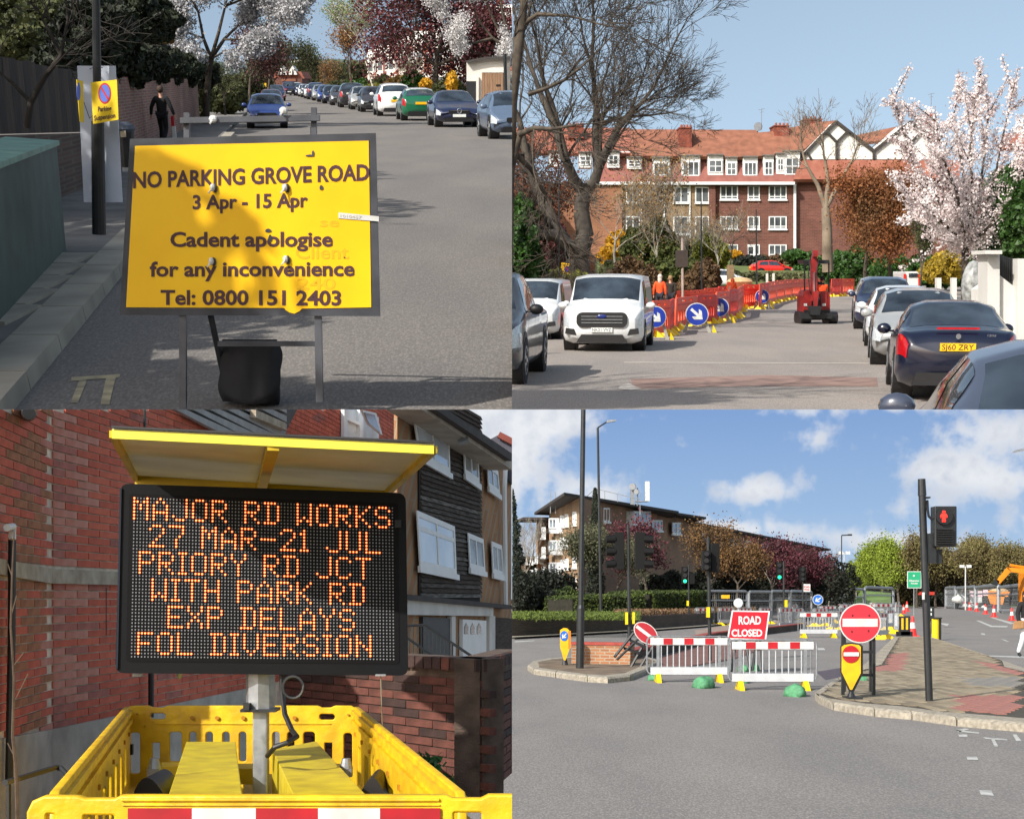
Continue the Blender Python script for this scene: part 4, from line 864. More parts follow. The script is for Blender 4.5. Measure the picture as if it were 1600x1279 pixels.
mb=MB();mb.add([Vector((-4,62,.78)),Vector((16.2,118,.78)),Vector((60,320,.9)),Vector((-80,320,.9))],[(0,1,2,3)]);mb.build('planted_bed',mat('bed_soil',(84,76,52),.95,.25,1.2),kind='structure')
LG=mat('grass_blade',(96,112,46),.8,.2,.6,island=.35,tlight=.3);HG=mat('clipped_hedge_leaf',(84,98,38),.7,.2,.8,island=.4,tlight=.25,rgb2=(46,60,26));DG=mat('dark_leaf',(32,38,26),.7,.2,.8,island=.4,tlight=.2)
rg=np.random.default_rng(3);n=9000;u=rg.random(n);v=rg.random(n);px=800+u*200;dd=66+v*18;c=np.stack([(px-800)/F*dd,dd,.8+rg.random(n)*.22],1)
v_,f_=leaves_np(c,.11,rg,asp=.3);npmesh('rough_grass',v_,f_,LG,kind='stuff')
n=9000;u=rg.random(n);px=960+u*220;dd=78+u*34+rg.random(n)*14;c=np.stack([(px-800)/F*dd,dd,.8+rg.random(n)*.25],1);v_,f_=leaves_np(c,.13,rg,asp=.4);npmesh('dry_ground_cover',v_,f_,mat('dry_leaf',(112,86,60),.8,.2,.6,island=.3),kind='stuff')
def P3(px,py,d):return P(px,py,d)
hedge('long clipped hedge with a sunlit top in the raised bed',P(875,958,92)*1,P(985,953,96),2.6,.92,HG,11000,.07,5,rnd=.025)
hedge('higher end of the clipped hedge running behind the traffic light poles',P(985,955,96),P(1076,951,106),3.0,1.15,HG,15000,.08,6,rnd=.02)
bush('round bright green bush at the left end of the clipped hedge','bush',[(P(880,938,98),(1.3,1.2,.8)),(P(862,942,100),(1.2,1.2,.7))],HG,5000,.1,7)
hedge('low dark hedge behind a picket fence at the left edge',P(795,956,108),P(880,950,112),3,2.1,DG,7000,.12,8)
# small white picket rails
for i in range(12):pass
# brick planter with red coping on the island
OBR=brickmat('orange_brick',(158,108,72),(136,88,58),(150,138,120),.225,.075)
GZ=.12
wallseg('island_wall','low orange brick wall with a red rounded top on the traffic island',[(893,1036),(985,1038)],.46,.25,OBR,coping=REDC,ch=.07)
GZ=0.0
wallseg('ramp_wall','long low wall with a red top running from the island to the closed road',[(985,1037),(1120,1000),(1260,983)],.2,.3,DB,coping=REDC,hs=[.3,.28,.3])
mb=MB();mb.add([G(x,y)+Vector((0,0,.02))for x,y in[(1015,1052),(1145,1030),(1230,1000),(1100,1006),(1010,1034)]],[(0,1,2,3,4)]);mb.build('footway',mat('footway_brown',(120,84,76),.9,.15,2),kind='structure')
mb=MB();mb.add([G(x,y)+Vector((0,0,.02))for x,y in[(1085,985),(1225,962),(1225,972),(1090,1002)]],[(0,1,2,3)]);mb.build('far_footway',mat('footway_beige',(150,132,120),.9,.12,2),kind='structure')
# ------------------------------------------------------------------ flats behind the junction
Q=4
YBR=brickmat('yellow_stock_brick',(166,126,86),(142,104,70),(150,136,116),.225,.075);BBR=brickmat('brown_brick',(154,116,88),(132,98,76),(146,128,110),.225,.075,rot=(R(90),0,R(20)))
EAVE=mat('dark_eave',(58,52,50),.8,.15,4);d0=115.0
cor=P(905,952,d0);cor.z=0;dl=Vector((-.0796,1,0));dr=Vector((.35,1,0))
def along(base,dirv,px):k=(px-800)/F;t=(k*base.y-base.x)/(dirv.x-k*dirv.y);return base+dirv*t
def zat(p,py):return HC+(935-py)/F*p.y
def quadbox(mb,a,b,z0,z1a,z1b,depth):mb.hexa([Vector((a.x,a.y,z0)),Vector((b.x,b.y,z0)),Vector((b.x,b.y,z1b)),Vector((a.x,a.y,z1a))],[Vector((a.x,a.y,z0))+depth,Vector((b.x,b.y,z0))+depth,Vector((b.x,b.y,z1b))+depth,Vector((a.x,a.y,z1a))+depth])
t=thing('block_of_flats','four storey brown brick block of flats with flat overhanging roofs and white bay windows','building',cor);FLATS=t
zt=zat(cor,777);L2=along(cor,dl,858);R2=along(cor,dr,1027);plL=vplane(cor,L2);plR=vplane(cor,R2)
mb=MB();quadbox(mb,cor,L2,0,zt,zt,Vector((.8,3.0,0)));mb.build('wall',YBR,t)
mb=MB();quadbox(mb,cor+Vector((.05,-.05,0)),R2,0,zt,zt,Vector((-.2,8,0)));mb.build('wall',BBR,t)
# roofs
def roof(pts,z,th,m=EAVE,name='roof'):mb=MB();mb.prism([Vector((p.x,p.y,z))for p in pts],[Vector((p.x,p.y,z+th))for p in pts]);return mb.build(name,m,t)
roof([cor+Vector((-1.2,-2.4,0)),R2+Vector((1.8,-1.2,0)),R2+Vector((1.4,9,0)),L2+Vector((12,6,0)),L2+Vector((-1.3,2,0))],zt,.22)
L3=along(L2+Vector((-1.0,0,0)),dl,838);zl=zat(L3,815)
mb=MB();quadbox(mb,L2+Vector((-1.0,1,0)),L3,0,zl,zl,Vector((1.2,2.2,0)));mb.build('wall',YBR,t)
roof([L2+Vector((-2.3,-1.5,0)),L3+Vector((-1.8,2,0)),L3+Vector((9,4,0)),L2+Vector((9,-1,0))],zl+.05,.22)
L4=along(L3+Vector((-1.0,0,0)),dl,806);z4=zat(L4,878)
mb=MB();quadbox(mb,L3+Vector((-1.0,1,0)),L4,0,z4-.2,z4,Vector((1.2,2.2,0)));mb.build('wall',YBR,t)
roof([L3+Vector((-2.2,-1.5,0)),L4+Vector((-1.8,2,0)),L4+Vector((9,4,0)),L3+Vector((9,-1,0))],z4+.05,.22)
M1=R2+Vector((-.2,.6,0));M2=along(M1,dr,1074);zm=zat(M2,812)
mb=MB();quadbox(mb,M1,M2,0,zm,zm,Vector((-.2,8,0)));mb.build('wall',BBR,t)
roof([M1+Vector((0,-1.6,0)),M2+Vector((1.7,-1.2,0)),M2+Vector((1.2,9,0)),M1+Vector((0,9,0))],zm+.03,.2)
N1=M2+Vector((0,.5,0));N2=along(N1,dr,1279);zn=zat(N2,860)
mb=MB();quadbox(mb,N1,N2,0,zn,zn,Vector((-.2,12,0)));mb.build('wall',BBR,t)
roof([N1+Vector((0,-1.6,0)),N2+Vector((1.7,-1.2,0)),N2+Vector((1.2,14,0)),N1+Vector((0,14,0))],zn+.03,.2)
WG4=mat('pane_pale',(150,165,180),.15,.3,1.5,rgb2=(80,92,104))
for x0,y0,x1,y1,c in[(942,793,951.5,815,2),(1018,812,1034,829,3),(1050,816,1063,834,2)]:window(t,plR,x0,y0,x1,y1,1.6,UPVC,WG4,c,1,.08)
def bay(pl,x0,y0,x1,y1,cols=3,proud=.7):
    mb=MB();slab(mb,pl,rect(x0,y0,x1,y1),0,proud*.92);o=mb.build('bay',UPVC,t);pl2=Plane(pl.p+pl.n*proud*.93,pl.n);window(o,pl2,x0+1,y0+1,x1-1,y1-(y1-y0)*.32,1.5,UPVC,WG4,cols,1,.07,sill=False)
bay(plR,990,798,1017,825,4)
plN=vplane(N1,N2)
for i,x in enumerate((1092,1115,1139,1163,1190,1216,1242,1262)):
    w=12-i*.7;y=826+(x-1092)*.165+7
    for k in range(3):window(t,plN,x,y+k*(34-i*1.8),x+w,y+k*(34-i*1.8)+13-i*.5,1.8,UPVC,WG4,2,1,.08)
plL2=Plane(L2+Vector((-1.0,1,0)),plL.n);plL4=Plane(L3+Vector((-1.0,1,0)),plL.n)
for k in range(4):
    y=805+k*34.5;window(t,plL,876.5,y,882,y+17-k,1.6,UPVC,WG4,2,1,.08);window(t,plL,884,y-2,888.5,y+16-k,1.6,UPVC,WG4,2,1,.08);window(t,plL,896,y-6,901,y+14-k,1.6,UPVC,WG4,2,1,.08)
    bay(plL,857.5,809+k*34.5,870.5,833+k*33.5,2,.5);window(t,plL2,847.5,823+k*31,852.5,840+k*30,1.6,UPVC,WG4,2,1,.08)
    if k:[window(t,plL4,x,845+k*21+(x<830)*3,x+3.6,857+k*21+(x<830)*2,1.6,UPVC,WG4,2,1,.08)for x in(820.5,829.5,837)]
mb=MB()
for a,b in(((915,777),(930,763)),((945,781),(945,767)),((965,784),(965,772)),((930,763),(1000,780))):mb.tube([P(*a,d0+6),P(*b,d0+6)],.035,4)
for x,y in((860,768),(868,768),(882,776),(991,755),(1000,770)):mb.tube([P(x,y+34,d0+10),P(x,y,d0+10)],.05,4)
mb.tube([P(868,780,d0+10),P(905,777,d0+10)],.03,4);mb.build('roof_railing',GALV,t)
t2=thing('phone_mast','white panel antenna and small dishes on the roof of the flats','antenna',P(1000,785,d0+8));sbox(t2,'panel_antenna',WHITE,1008,752,1014.5,783,d0+6,.5);sbox(t2,'panel_antenna',GALV,985,765,991,788,d0+6,.3);mb=MB();mb.cyl(P(989,760,d0+6),P(988,760,d0+5.6),.26,n=12);mb.cyl(P(995,768,d0+6),P(994,768,d0+5.6),.2,n=12);mb.tube([P(996,790,d0+6),P(996,762,d0+6)],.06,5);mb.tube([P(992,783,d0+6),P(1012,783,d0+6)],.06,5);mb.build('dish_bracket',GALV,t2)
WW=thing('white_garage','low white building behind the hedge under the dark trees','building',P(1060,945,128));mb=MB();mb.hexa([P(1035,955,128),P(1078,955,128),P(1078,921,128),P(1035,916,128)],[P(1035,955,134),P(1078,955,134),P(1078,921,134),P(1035,916,134)]);mb.build('wall',mat('white_render',(205,208,215),.8,.05,2),WW);sbox(WW,'door',mat('white_door',(180,184,192),.7,.05,2),1047,930,1062,955,127.9,.08)
# trees (dark trunks against the flats)
CRIM=mat('crimson_blossom',(104,46,56),.7,.25,.5,island=.4,tlight=.2,rgb2=(66,36,42));ORL=mat('bronze_leaf',(128,96,56),.75,.2,.5,island=.35,tlight=.25,rgb2=(84,64,42));GRL=mat('fresh_leaf',(142,160,56),.7,.2,.4,island=.35,tlight=.35);BRL=mat('brown_bud',(138,130,80),.8,.2,.3,island=.35,tlight=.35,rgb2=(104,92,60));GYL=mat('grey_green_leaf',(96,98,72),.8,.2,.5,island=.35,tlight=.3);CON=mat('conifer_green',(42,50,36),.8,.25,.5,island=.4)
def tr4(label,px,d,h_top,base_y,leaf,seed,**k):
    b=P(px,base_y,d);H=(base_y-h_top)/F*d;a=dict(levels=4,kd=(4,4,4,3),spread=.65,up=.2,n=9000,ls=.012,sig=.045,r_=.022);a.update(k);r_=a.pop('r_');return tree(label,b,H,H*r_,a.pop('bark',BARK),leaf,seed,**a)
conifer('conifer climbing past the roof of the flats',P(930,950,104),188/F*104,.9,CON,11,9000,.11)
tr4('sprawling grey green tree in front of the flats, left of the lamp',908,99,818,950,GYL,12,n=7000,ls=.014,sig=.05)
tr4('bare spreading branches of a grey tree right of the slim lamp',958,101,838,950,GYL,13,n=5000,ls=.012,sig=.05)
tr4('dark crimson tree between the two traffic light poles',1012,112,812,952,CRIM,14,n=9000,ls=.016,sig=.06)
tr4('golden bronze tree in front of the long wing of the flats',1120,118,818,955,ORL,15,n=7000,ls=.012,sig=.06)
tr4('smaller bronze tree with pale trunk beside the crimson tree',1152,116,848,955,ORL,16,n=9000,ls=.016,sig=.06)
tr4('bright crimson blossom tree at the end of the flats',1205,124,846,955,CRIM,17,n=9000,ls=.016,sig=.065,bark=BARKP)
tr4('crimson and green tree right behind the unlit signal head',1255,128,850,955,CRIM,18,n=9000,ls=.016,sig=.065)
for i,(px,top,d,r)in enumerate([(1042,905,117,5),(1090,900,119,5),(1140,905,121,5),(1190,900,127,6),(1240,895,132,6),(1285,880,150,8)]):
    z0=.8;zt_=HC+(935-top)/F*d
    bush('dark shrub mass under the trees, %s'%['left of the white building','right of the white building','below the bronze tree','below the crimson tree','below the unlit signal head','at the end of the flats'][i],'shrub',[(Vector(((px-800)/F*d,d,(zt_+z0)/2+.3)),(r*.42,1.4,(zt_-z0)/2+.2))],DG,5000,.13,30+i)
conifer('tall dark conifer cut by the left edge of the street view',P(797,955,96),205/F*96,1.5,CON,19,14000,.12)
tr4('bare winter tree behind the conifer at the left',822,125,790,950,None,20,levels=5,kd=(4,4,4,3,3),tr=.0018,bark=BARKP)
bush('dark ivy clad shrub below the left conifer','shrub',[(P(812,935,95),(1.1,1.2,1.4)),(P(840,938,97),(1.3,1.2,.9))],DG,6000,.1,40)
# park side: trees in rows behind the works
for i,(px,top,d,lf,n_,lab)in enumerate([(1350,868,305,GRL,12000,'fresh green tree at the left end of the park avenue'),(1378,850,292,GRL,14000,'fresh green tree with a broad crown in the park avenue'),(1405,838,277,GRL,14000,'greening park tree above the green sign'),(1432,834,277,BRL,12000,'tallest park tree left of the signal pole'),(1462,842,281,BRL,12000,'park tree right behind the pedestrian signal'),(1495,846,273,BRL,14000,'brown budding tree right of the pedestrian signal'),(1530,842,277,BRL,14000,'brown budding tree above the twin lamp'),(1566,850,270,BRL,14000,'brown budding tree behind the excavator arm'),(1602,856,270,BRL,12000,'brown budding tree at the right edge of the park'),(1296,850,323,None,0,'bare winter tree left of the far street lamp'),(1340,870,342,None,0,'bare winter tree at the start of the avenue')]):
    tr4(lab,px,d,top,949,lf,50+i,n=n_,ls=.014,sig=.06,spread=.6,bark=BARKP if lf is None else BARK,tr=.002 if lf is None else .004,trunk=.25,levels=4 if lf else 5,kd=(5,4,4,3,3))
bush('distant bank of greening park trees','treeline',[(P(1340+26*i,915-(i%3)*3,400),(4.4,5,7.0))for i in range(12)],BRL,14000,.4,61,cat='trees')
mb=MB();mb.add([P(1270,947,330),P(1660,947,330),P(1660,938.5,900),P(1200,938.5,900)],[(0,1,2,3)]);mb.build('park_lawn',mat('lawn_green',(92,122,52),.9,.15,.1),kind='structure')
mb=MB();mb.add([P(1330,948,240),P(1392,948,240),P(1392,926,260),P(1345,922,260)],[(0,1,2,3)]);mb.build('grass_bank',mat('bank_green',(104,134,56),.9,.15,.3),kind='structure')
# lamps of the far side
t,d,tp,r=pole_at('far street lamp with a short arm beside the end of the flats',1315,150,0,836,2,'street_lamp','street lamp');mb=MB();mb.tube([tp,tp+Vector((.9,0,.05))],.06,5);mb.build('arm',DARKM,t);sbox(t,'lamp_head',DARKM,1325,834,1331,836.5,d,.3)
for px,top,lab in((1319,863,'twin headed white floodlight mast behind the barriers'),(1508.5,884,'twin headed white floodlight mast above the white tank')):
    t,d,tp,r=pole_at(lab,px,235,0,top,2.2,'floodlight_mast','floodlight',m=mat('white_mast',(190,192,190),.5,.05,5));[sbox(t,'floodlight',WHITE,px+a,top-2,px+a+7,top+2.5,d-.1,.3)for a in(-9,2)]
t,d,tp,r=pole_at('dark lamp head reaching in from the right edge of the street view',1606,60,0,700,4,'street_lamp','street lamp');lamp_h=MB();lamp_h.hexa([P(1580,708,60),P(1600,704,60),P(1600,700,60),P(1586,703,60)],[P(1580,708,60.4),P(1600,704,60.4),P(1600,700,60.4),P(1586,703,60.4)]);lamp_h.build('lamp_head',GALV,t)
# works plant on the right
ORG=mat('plant_orange',(222,132,18),.45,.08,3)
t=thing('excavator','orange excavator arm reaching over the mesh fence at the right edge','excavator',G(1610,962));d=130
mb=MB();mb.hexa([P(1557,906,d),P(1562,912,d),P(1580,892,d),P(1574,885,d)],[P(1557,906,d+.5),P(1562,912,d+.5),P(1580,892,d+.5),P(1574,885,d+.5)]);mb.hexa([P(1573,886,d),P(1580,893,d),P(1612,898,d),P(1612,888,d)],[P(1573,886,d+.5),P(1580,893,d+.5),P(1612,898,d+.5),P(1612,888,d+.5)]);mb.cyl(P(1578,882.5,d+.2),P(1600,886,d+.2),.12,n=8);mb.build('boom',ORG,t)
mb=MB();mb.hexa([P(1549,912,d),P(1558,915,d),P(1562,908,d),P(1556,903,d)],[P(1549,912,d+.5),P(1558,915,d+.5),P(1562,908,d+.5),P(1556,903,d+.5)]);mb.build('bucket_link',DARKM,t);sbox(t,'body',ORG,1600,895,1640,940,d,3)
t=thing('dumper','orange site dumper with tan load parked behind the mesh fence','dumper',G(1560,950));d=255
mb=MB();mb.hexa([P(1543,930,d),P(1575,932,d),P(1578,924,d),P(1541,922,d)],[P(1543,930,d+1.5),P(1575,932,d+1.5),P(1578,924,d+1.5),P(1541,922,d+1.5)]);mb.hexa([P(1548,944,d),P(1567,944,d),P(1570,930,d),P(1543,930,d)],[P(1548,944,d+1.5),P(1567,944,d+1.5),P(1570,930,d+1.5),P(1543,930,d+1.5)]);mb.build('skip',ORG,t)
for x in(1549,1572):mb=MB();mb.cyl(P(x,950,d-.1),P(x,950,d+.9),.78,n=14);mb.build('wheel',TYRE,t)
mb=MB();mb.ell(P(1561,923,d+.8),(1.6,.9,.5));mb.build('load',mat('sand_load',(186,158,116),.9,.1,3),t)
t=thing('white_tank','white rounded site tank behind the mesh fence','tank',G(1500,957));mb=MB();mb.ell(P(1500,936,250),(1.35,1.1,.7));mb.hexa([P(1489,938,250),P(1511,938,250),P(1510,930,250),P(1496,928,250)],[P(1489,938,252),P(1511,938,252),P(1510,930,252),P(1496,928,252)]);mb.build('tank',WHITE,t,smooth=False);sbox(t,'chassis',DARKM,1494,941,1508,951,250,1.4)
for i,(x,y,w)in enumerate([(1508,947,9),(1518,947,8),(1537,950,9)]):b=G(x,958);o=MB();o.ell(P(x,y,245),(w/2/F*245,.55,.5));o=o.build('bulk_sack',WHITE,base=P(x,y,245),smooth=True);tag(o,['white bulk sack beside the white tank','white bulk sack left of the pink notice boards','white bulk sack in front of the orange dumper'][i],'sack')
t=thing('notice_boards','pink and white notice boards fixed behind the mesh fence','notice board',P(1530,950,246));PK=mat('pink_board',(214,150,164),.6,.25,8,rgb2=(235,225,228));sbox(t,'board',PK,1515,923,1535,932,245,.1);sbox(t,'board',PK,1536,921,1544,930,245,.1);sbox(t,'lower_board',WHITE,1516,932.5,1534,941,245,.1)
put_car('hatch','parked_car','light blue car seen through the mesh fence by the park',paint('light_blue',(110,190,215)),1352,949,R(80));
t=thing('red_canopy','red canopy with dark underside beyond the signal pole at the park gate','canopy',P(1450,945,320));mb=MB();mb.hexa([P(1432,929,320),P(1463,929,320),P(1460,924,320),P(1438,924,320)],[P(1432,929,324),P(1463,929,324),P(1460,924,324),P(1438,924,324)]);mb.build('canopy',mat('red_canvas',(180,50,36),.7,.1,3),t);mb=MB();[mb.tube([P(x,946,321),P(x,928,321)],.08,5)for x in(1434,1447,1461)];mb.build('legs',DARKM,t)
hedge('dark clipped hedge at the park gate behind the cones',P(1440,947,330),P(1478,947,326),3,2.0,DG,3000,.22,70)
# walking person cut by the right edge
BLK=mat('black_cloth',(28,26,28),.9,.15,8);WTR=mat('white_cloth',(225,225,228),.85,.05,6)
person('person in black coat and white trousers with a tan bag, at the right edge',G(1604,1027),R(15),1.02*104/F*G(1604,1027).y/1.76,BLK,WTR,mat('dark_hair',(40,28,22),.8,.1,9),dict(knl=(.1,-.12,.5),anl=(.1,-.16,.09),tol=(.1,-.3,.04),knr=(-.1,.02,.5),anr=(-.1,.22,.12),tor=(-.1,.1,.05)),long_hair=True)
b=P(1589,975,G(1604,1027).y-.25);mb=MB();mb.hexa([P(1582,983,b.y),P(1600,981,b.y),P(1600,969,b.y),P(1584,970,b.y)],[P(1582,983,b.y+.2),P(1600,981,b.y+.2),P(1600,969,b.y+.2),P(1584,970,b.y+.2)]);o=mb.build('handbag',mat('tan_leather',(158,118,76),.6,.1,6),base=b,bevel=.02);tag(o,'tan handbag carried by the person at the right edge','handbag')
# ================================================================== lower left: the message board beside the brick buildings
Q=3
BRICKS=[mat('brick_red',(196,96,72),.85,.12,5,bump=.3),mat('brick_bright',(208,106,80),.85,.1,5,bump=.3),mat('brick_purple',(172,104,92),.85,.16,5,bump=.3),mat('brick_lime_bloomed',(200,142,126),.9,.2,6,bump=.3,rgb2=(184,110,92)),mat('brick_rusty',(164,108,76),.9,.2,6,bump=.3),mat('brick_old_dark',(104,62,52),.9,.25,5,bump=.4),mat('brick_old_black',(62,44,40),.9,.25,5,bump=.4)]
MORT=mat('mortar',(226,210,190),.95,.2,4,bump=.4);MORTD=mat('old_mortar',(96,80,70),.95,.25,5,bump=.4)
BM={}
def brickmesh(L,h,m,parent):
    k=(round(L,3),round(h,4),m.name)
    if k not in BM:mb=MB();mb.box((0,0,0),(L,.07,h));o=mb.build('brick',m);BM[k]=o.data;bpy.data.objects.remove(o)
    return BM[k]
def brick_face(parent,A,e,length,z0,z1,Lb,h,pick,limit,clip,gap=.013,jit=.003):
    """real bricks in running bond on a vertical face; the ones beyond the limit are joined"""
    e=Vector((e[0],e[1],0)).normalized();n=Vector((e.y,-e.x,0));n=n if n.dot(eye()-A)>0 else-n;yaw=math.atan2(e.y,e.x)
    cells=[]
    for j in range(int((z1-z0)/h)):
        for i in range(-1,int(length/Lb)+1):
            hf=j%2==1 and i==-1
            if i==-1 and not hf:continue
            s=.25*Lb if hf else(i+.5*(j%2)+.5)*Lb;z=z0+(j+.5)*h;p=A+e*s+Vector((0,0,z));px=800+p.x/p.y*F;py=935-(p.z-HC)/p.y*F
            if clip(px,py):cells.append((p.y,px,py,p,Lb/2 if hf else Lb))
    cells.sort(key=lambda c:c[0]);rest=MB();ms={}
    for q,(d,px,py,p,Lc)in enumerate(cells):
        r=rng.random();m=pick(px,py,r);p=p+n*rng.uniform(0,jit)-n*.031
        if q<limit:
            o=bpy.data.objects.new('brick',brickmesh(Lc-gap*Lb/.225*.6,h-gap,m,parent));C.objects.link(o);QMAP[o.name]=3;o.parent=parent;o.location=p-Vector(parent['_w']);o.rotation_euler=(0,0,yaw)
        else:
            if m.name not in ms:ms[m.name]=(len(ms),m)
            rest.m=ms[m.name][0];rest.box(p,(Lc-gap*Lb/.225*.6,.07,h-gap),Matrix.Rotation(yaw,3,'Z'))
    if rest.v:rest.build('far_bricks',[v[1]for v in ms.values()],parent,kind='stuff')
    return n
def bldg_face(name,label,px0,d0,vpx,px1,ztop,m,th=.05,cat='building',zb=0,t=None,back=None):
    A=P(px0,935,d0);A.z=0;e=Vector(((vpx-800)/F,1,0));Bp=along(A,e,px1);t=t or thing(name,label,cat,A);s=Vector((-.0,0,0));n=Vector((e.y,-e.x,0)).normalized();n=n if n.dot(eye()-A)>0 else-n
    mb=MB();off=n*.012;a=A-off;b=Bp-off;w=-n*th
    mb.hexa([Vector((a.x,a.y,zb)),Vector((b.x,b.y,zb)),Vector((b.x,b.y,ztop)),Vector((a.x,a.y,ztop))],[Vector((a.x,a.y,zb))+w,Vector((b.x,b.y,zb))+w,Vector((b.x,b.y,ztop))+w,Vector((a.x,a.y,ztop))+w]);mb.build('wall',m,t)
    return t,A,e,Bp,vplane(A,Bp)
t,A2,e2,B2,pl2=bldg_face('brick_building','red brick building with stone band and lime stained corner, behind the message board',82,14.0,1036,628,7,MORT);BB=t
clipbands=lambda px,py:not(885+(px-82)*.047<py<914+(px-82)*.022)
def pick2(px,py,r):
    s=max(0,1-(px-82)/75);return BRICKS[3]if r<s*.75 else BRICKS[2]if r<s+.07 else BRICKS[1]if r<.55 else BRICKS[0]
# face 2: long bricks as the street is deep here
brick_face(t,A2,e2,(B2-A2).length+.5,.50,6.6,.58,.075,pick2,190,lambda px,py:82<px<628 and 636<py<1145 and clipbands(px,py)and(py<935+(203-(px-82)*.213))and not(225<px<600 and 775<py<1030))
# face 1 towards the camera on the left of the corner
e1=Vector(((600-800)/F,1,0));A1=along(A2,e1,-30)
mb=MB();n1=Vector((e1.y,-e1.x,0)).normalized();n1=n1 if n1.dot(eye()-A1)>0 else-n1;a=A1-n1*.012;b=A2-n1*.012;mb.hexa([a,b,b+Vector((0,0,7)),a+Vector((0,0,7))],[a-n1*.3,b-n1*.3,b-n1*.3+Vector((0,0,7)),a-n1*.3+Vector((0,0,7))]);mb.build('return_wall',MORT,t)
def pick1(px,py,r):s=math.exp(-((px-46)/22)**2);s2=max(0,1-(82-px)/18);return BRICKS[4]if r<s*.75 else BRICKS[3]if r<.05+s2*.5 else BRICKS[2]if r>.96 else BRICKS[0]
clip1=lambda px,py:-12<px<82 and 636<py<1152 and not(870+px*.2<py<898+px*.16)and py<1156-px*.2
brick_face(t,A1,e1,(A2-A1).length,.50,6.6,.50,.075,pick1,110,clip1)
pl1=vplane(A1,A2)
STONE=mat('band_stone',(186,176,158),.85,.2,6,bump=.3,rgb2=(150,136,116))
mb=MB();slab(mb,pl2,[(82,888),(640,914),(640,924),(82,911)],-.01,.05);slab(mb,pl1,[(-20,868),(82,888),(82,911),(-20,893)],-.01,.05);mb.build('stone_band',STONE,t)
CONC=mat('rendered_plinth',(186,182,172),.9,.2,3,bump=.3,rgb2=(150,144,136))
mb=MB();slab(mb,pl2,[(82,1139),(430,1066),(430,1300),(82,1300)],-.01,.03);slab(mb,pl1,[(-20,1158),(82,1139),(82,1300),(-20,1300)],-.01,.03);mb.build('plinth',CONC,t)
DARKG=mat('louvre_dark',(70,68,68),.7,.1,5);LIGHTG=mat('louvre_light',(150,152,152),.6,.1,5)
mb=MB();slab(mb,pl2,[(268,628),(470,628),(448,672),(448,700),(352,680)],-.01,.06);lo=mb.build('bay_underside',DARKG,t)
for i in range(7):mb=MB();x=268+i*27;slab(mb,pl2,[(x,636),(x+15,636),(min(448,x+15+104),636+min(448-x-15,104)*.46),(min(448,x+92),636+min(448-x,92)*.52)],.06,.12);mb.build('slat',LIGHTG,lo)
mb=MB();slab(mb,pl2,[(400,640),(446,660),(448,672),(400,652)],.12,.2);mb.build('sill',STONE,t)
mb=MB();slab(mb,pl2,[(539,630),(590,652),(592,690),(539,690)],-.01,.02);w=mb.build('window',mat('curtain_white',(214,216,218),.7,.06,2),t)
mb=MB();[slab(mb,pl2,q,.02,.08)for q in([(538,630),(543,632),(543,690),(538,690)],[(562,640),(568,642),(568,690),(562,690)],[(588,650),(592,652),(592,690),(588,690)],[(543,652),(562,660),(562,664),(543,656)])];mb.build('frame',UPVC,w)
mb=MB();slab(mb,pl2,[(566,640),(588,645),(598,680),(576,662)],.3,.34);mb.build('open_casement',UPVC,w);mb=MB();slab(mb,pl2,[(569,644),(586,648),(594,675),(576,660)],.345,.35);mb.build('pane',WGL,w)
for x,y0,y1,w_,mm,nm in((236,1048,1120,5,DARKM,'drain_pipe'),(226,640,672,2.2,DARKM,'drain_pipe'),(166,918,992,.7,BLACKP,'cable')):
    mb=MB();mb.tube([pl2.at(x,y0,.1),pl2.at(x,y1,.1)],w_/F*15,8);mb.build(nm,mm,t)
mb=MB();mb.tube([pl1.at(19,838,.08),pl1.at(18,1000,.08),pl1.at(14,1218,.08)],.032,8);mb.build('drain_pipe',DARKM,t);mb=MB();mb.tube([pl1.at(11,824,.1),pl1.at(20,822,.1),pl1.at(19,842,.1)],.03,8);mb.build('white_pipe_bend',UPVC,t)
mb=MB();mb.cyl(pl1.at(45,645,.0),pl1.at(45,645,.25),.07,.05,12);mb.build('wall_lamp',DARKM,t)
hr=thing('handrail','black bent handrail low on the left beside the concrete plinth','handrail',P(20,1290,9.5));mb=MB();mb.tube([P(8,1222,9.2),P(28,1216,9.4),P(88,1198,9.8),P(96,1200,9.8),P(112,1216,9.7)],.019,8);mb.tube([P(14,1220,9.3),P(14,1300,9.3)],.015,6);mb.build('rail',DARKM,hr)
t=thing('dry_stem','bare brown climbing stem standing in front of the left wall','plant',P(26,1300,9.0));mb=MB();mb.tube([P(28,1300,9),P(25,1200,9),P(20,1150,9),P(22,1060,9),P(17,980,9),P(19,900,9),P(22,830,9)],[.012,.011,.01,.008,.007,.006,.004],5)
for a,b_ in(((20,1100),(44,1052)),((21,1040),(38,1018)),((18,960),(26,930)),((22,1180),(12,1160)),((19,900),(12,880))):mb.tube([P(*a,9),P(*b_,9)],.004,4)
mb.build('stem',mat('dry_stem_bark',(84,68,54),.9,.2,12),t)
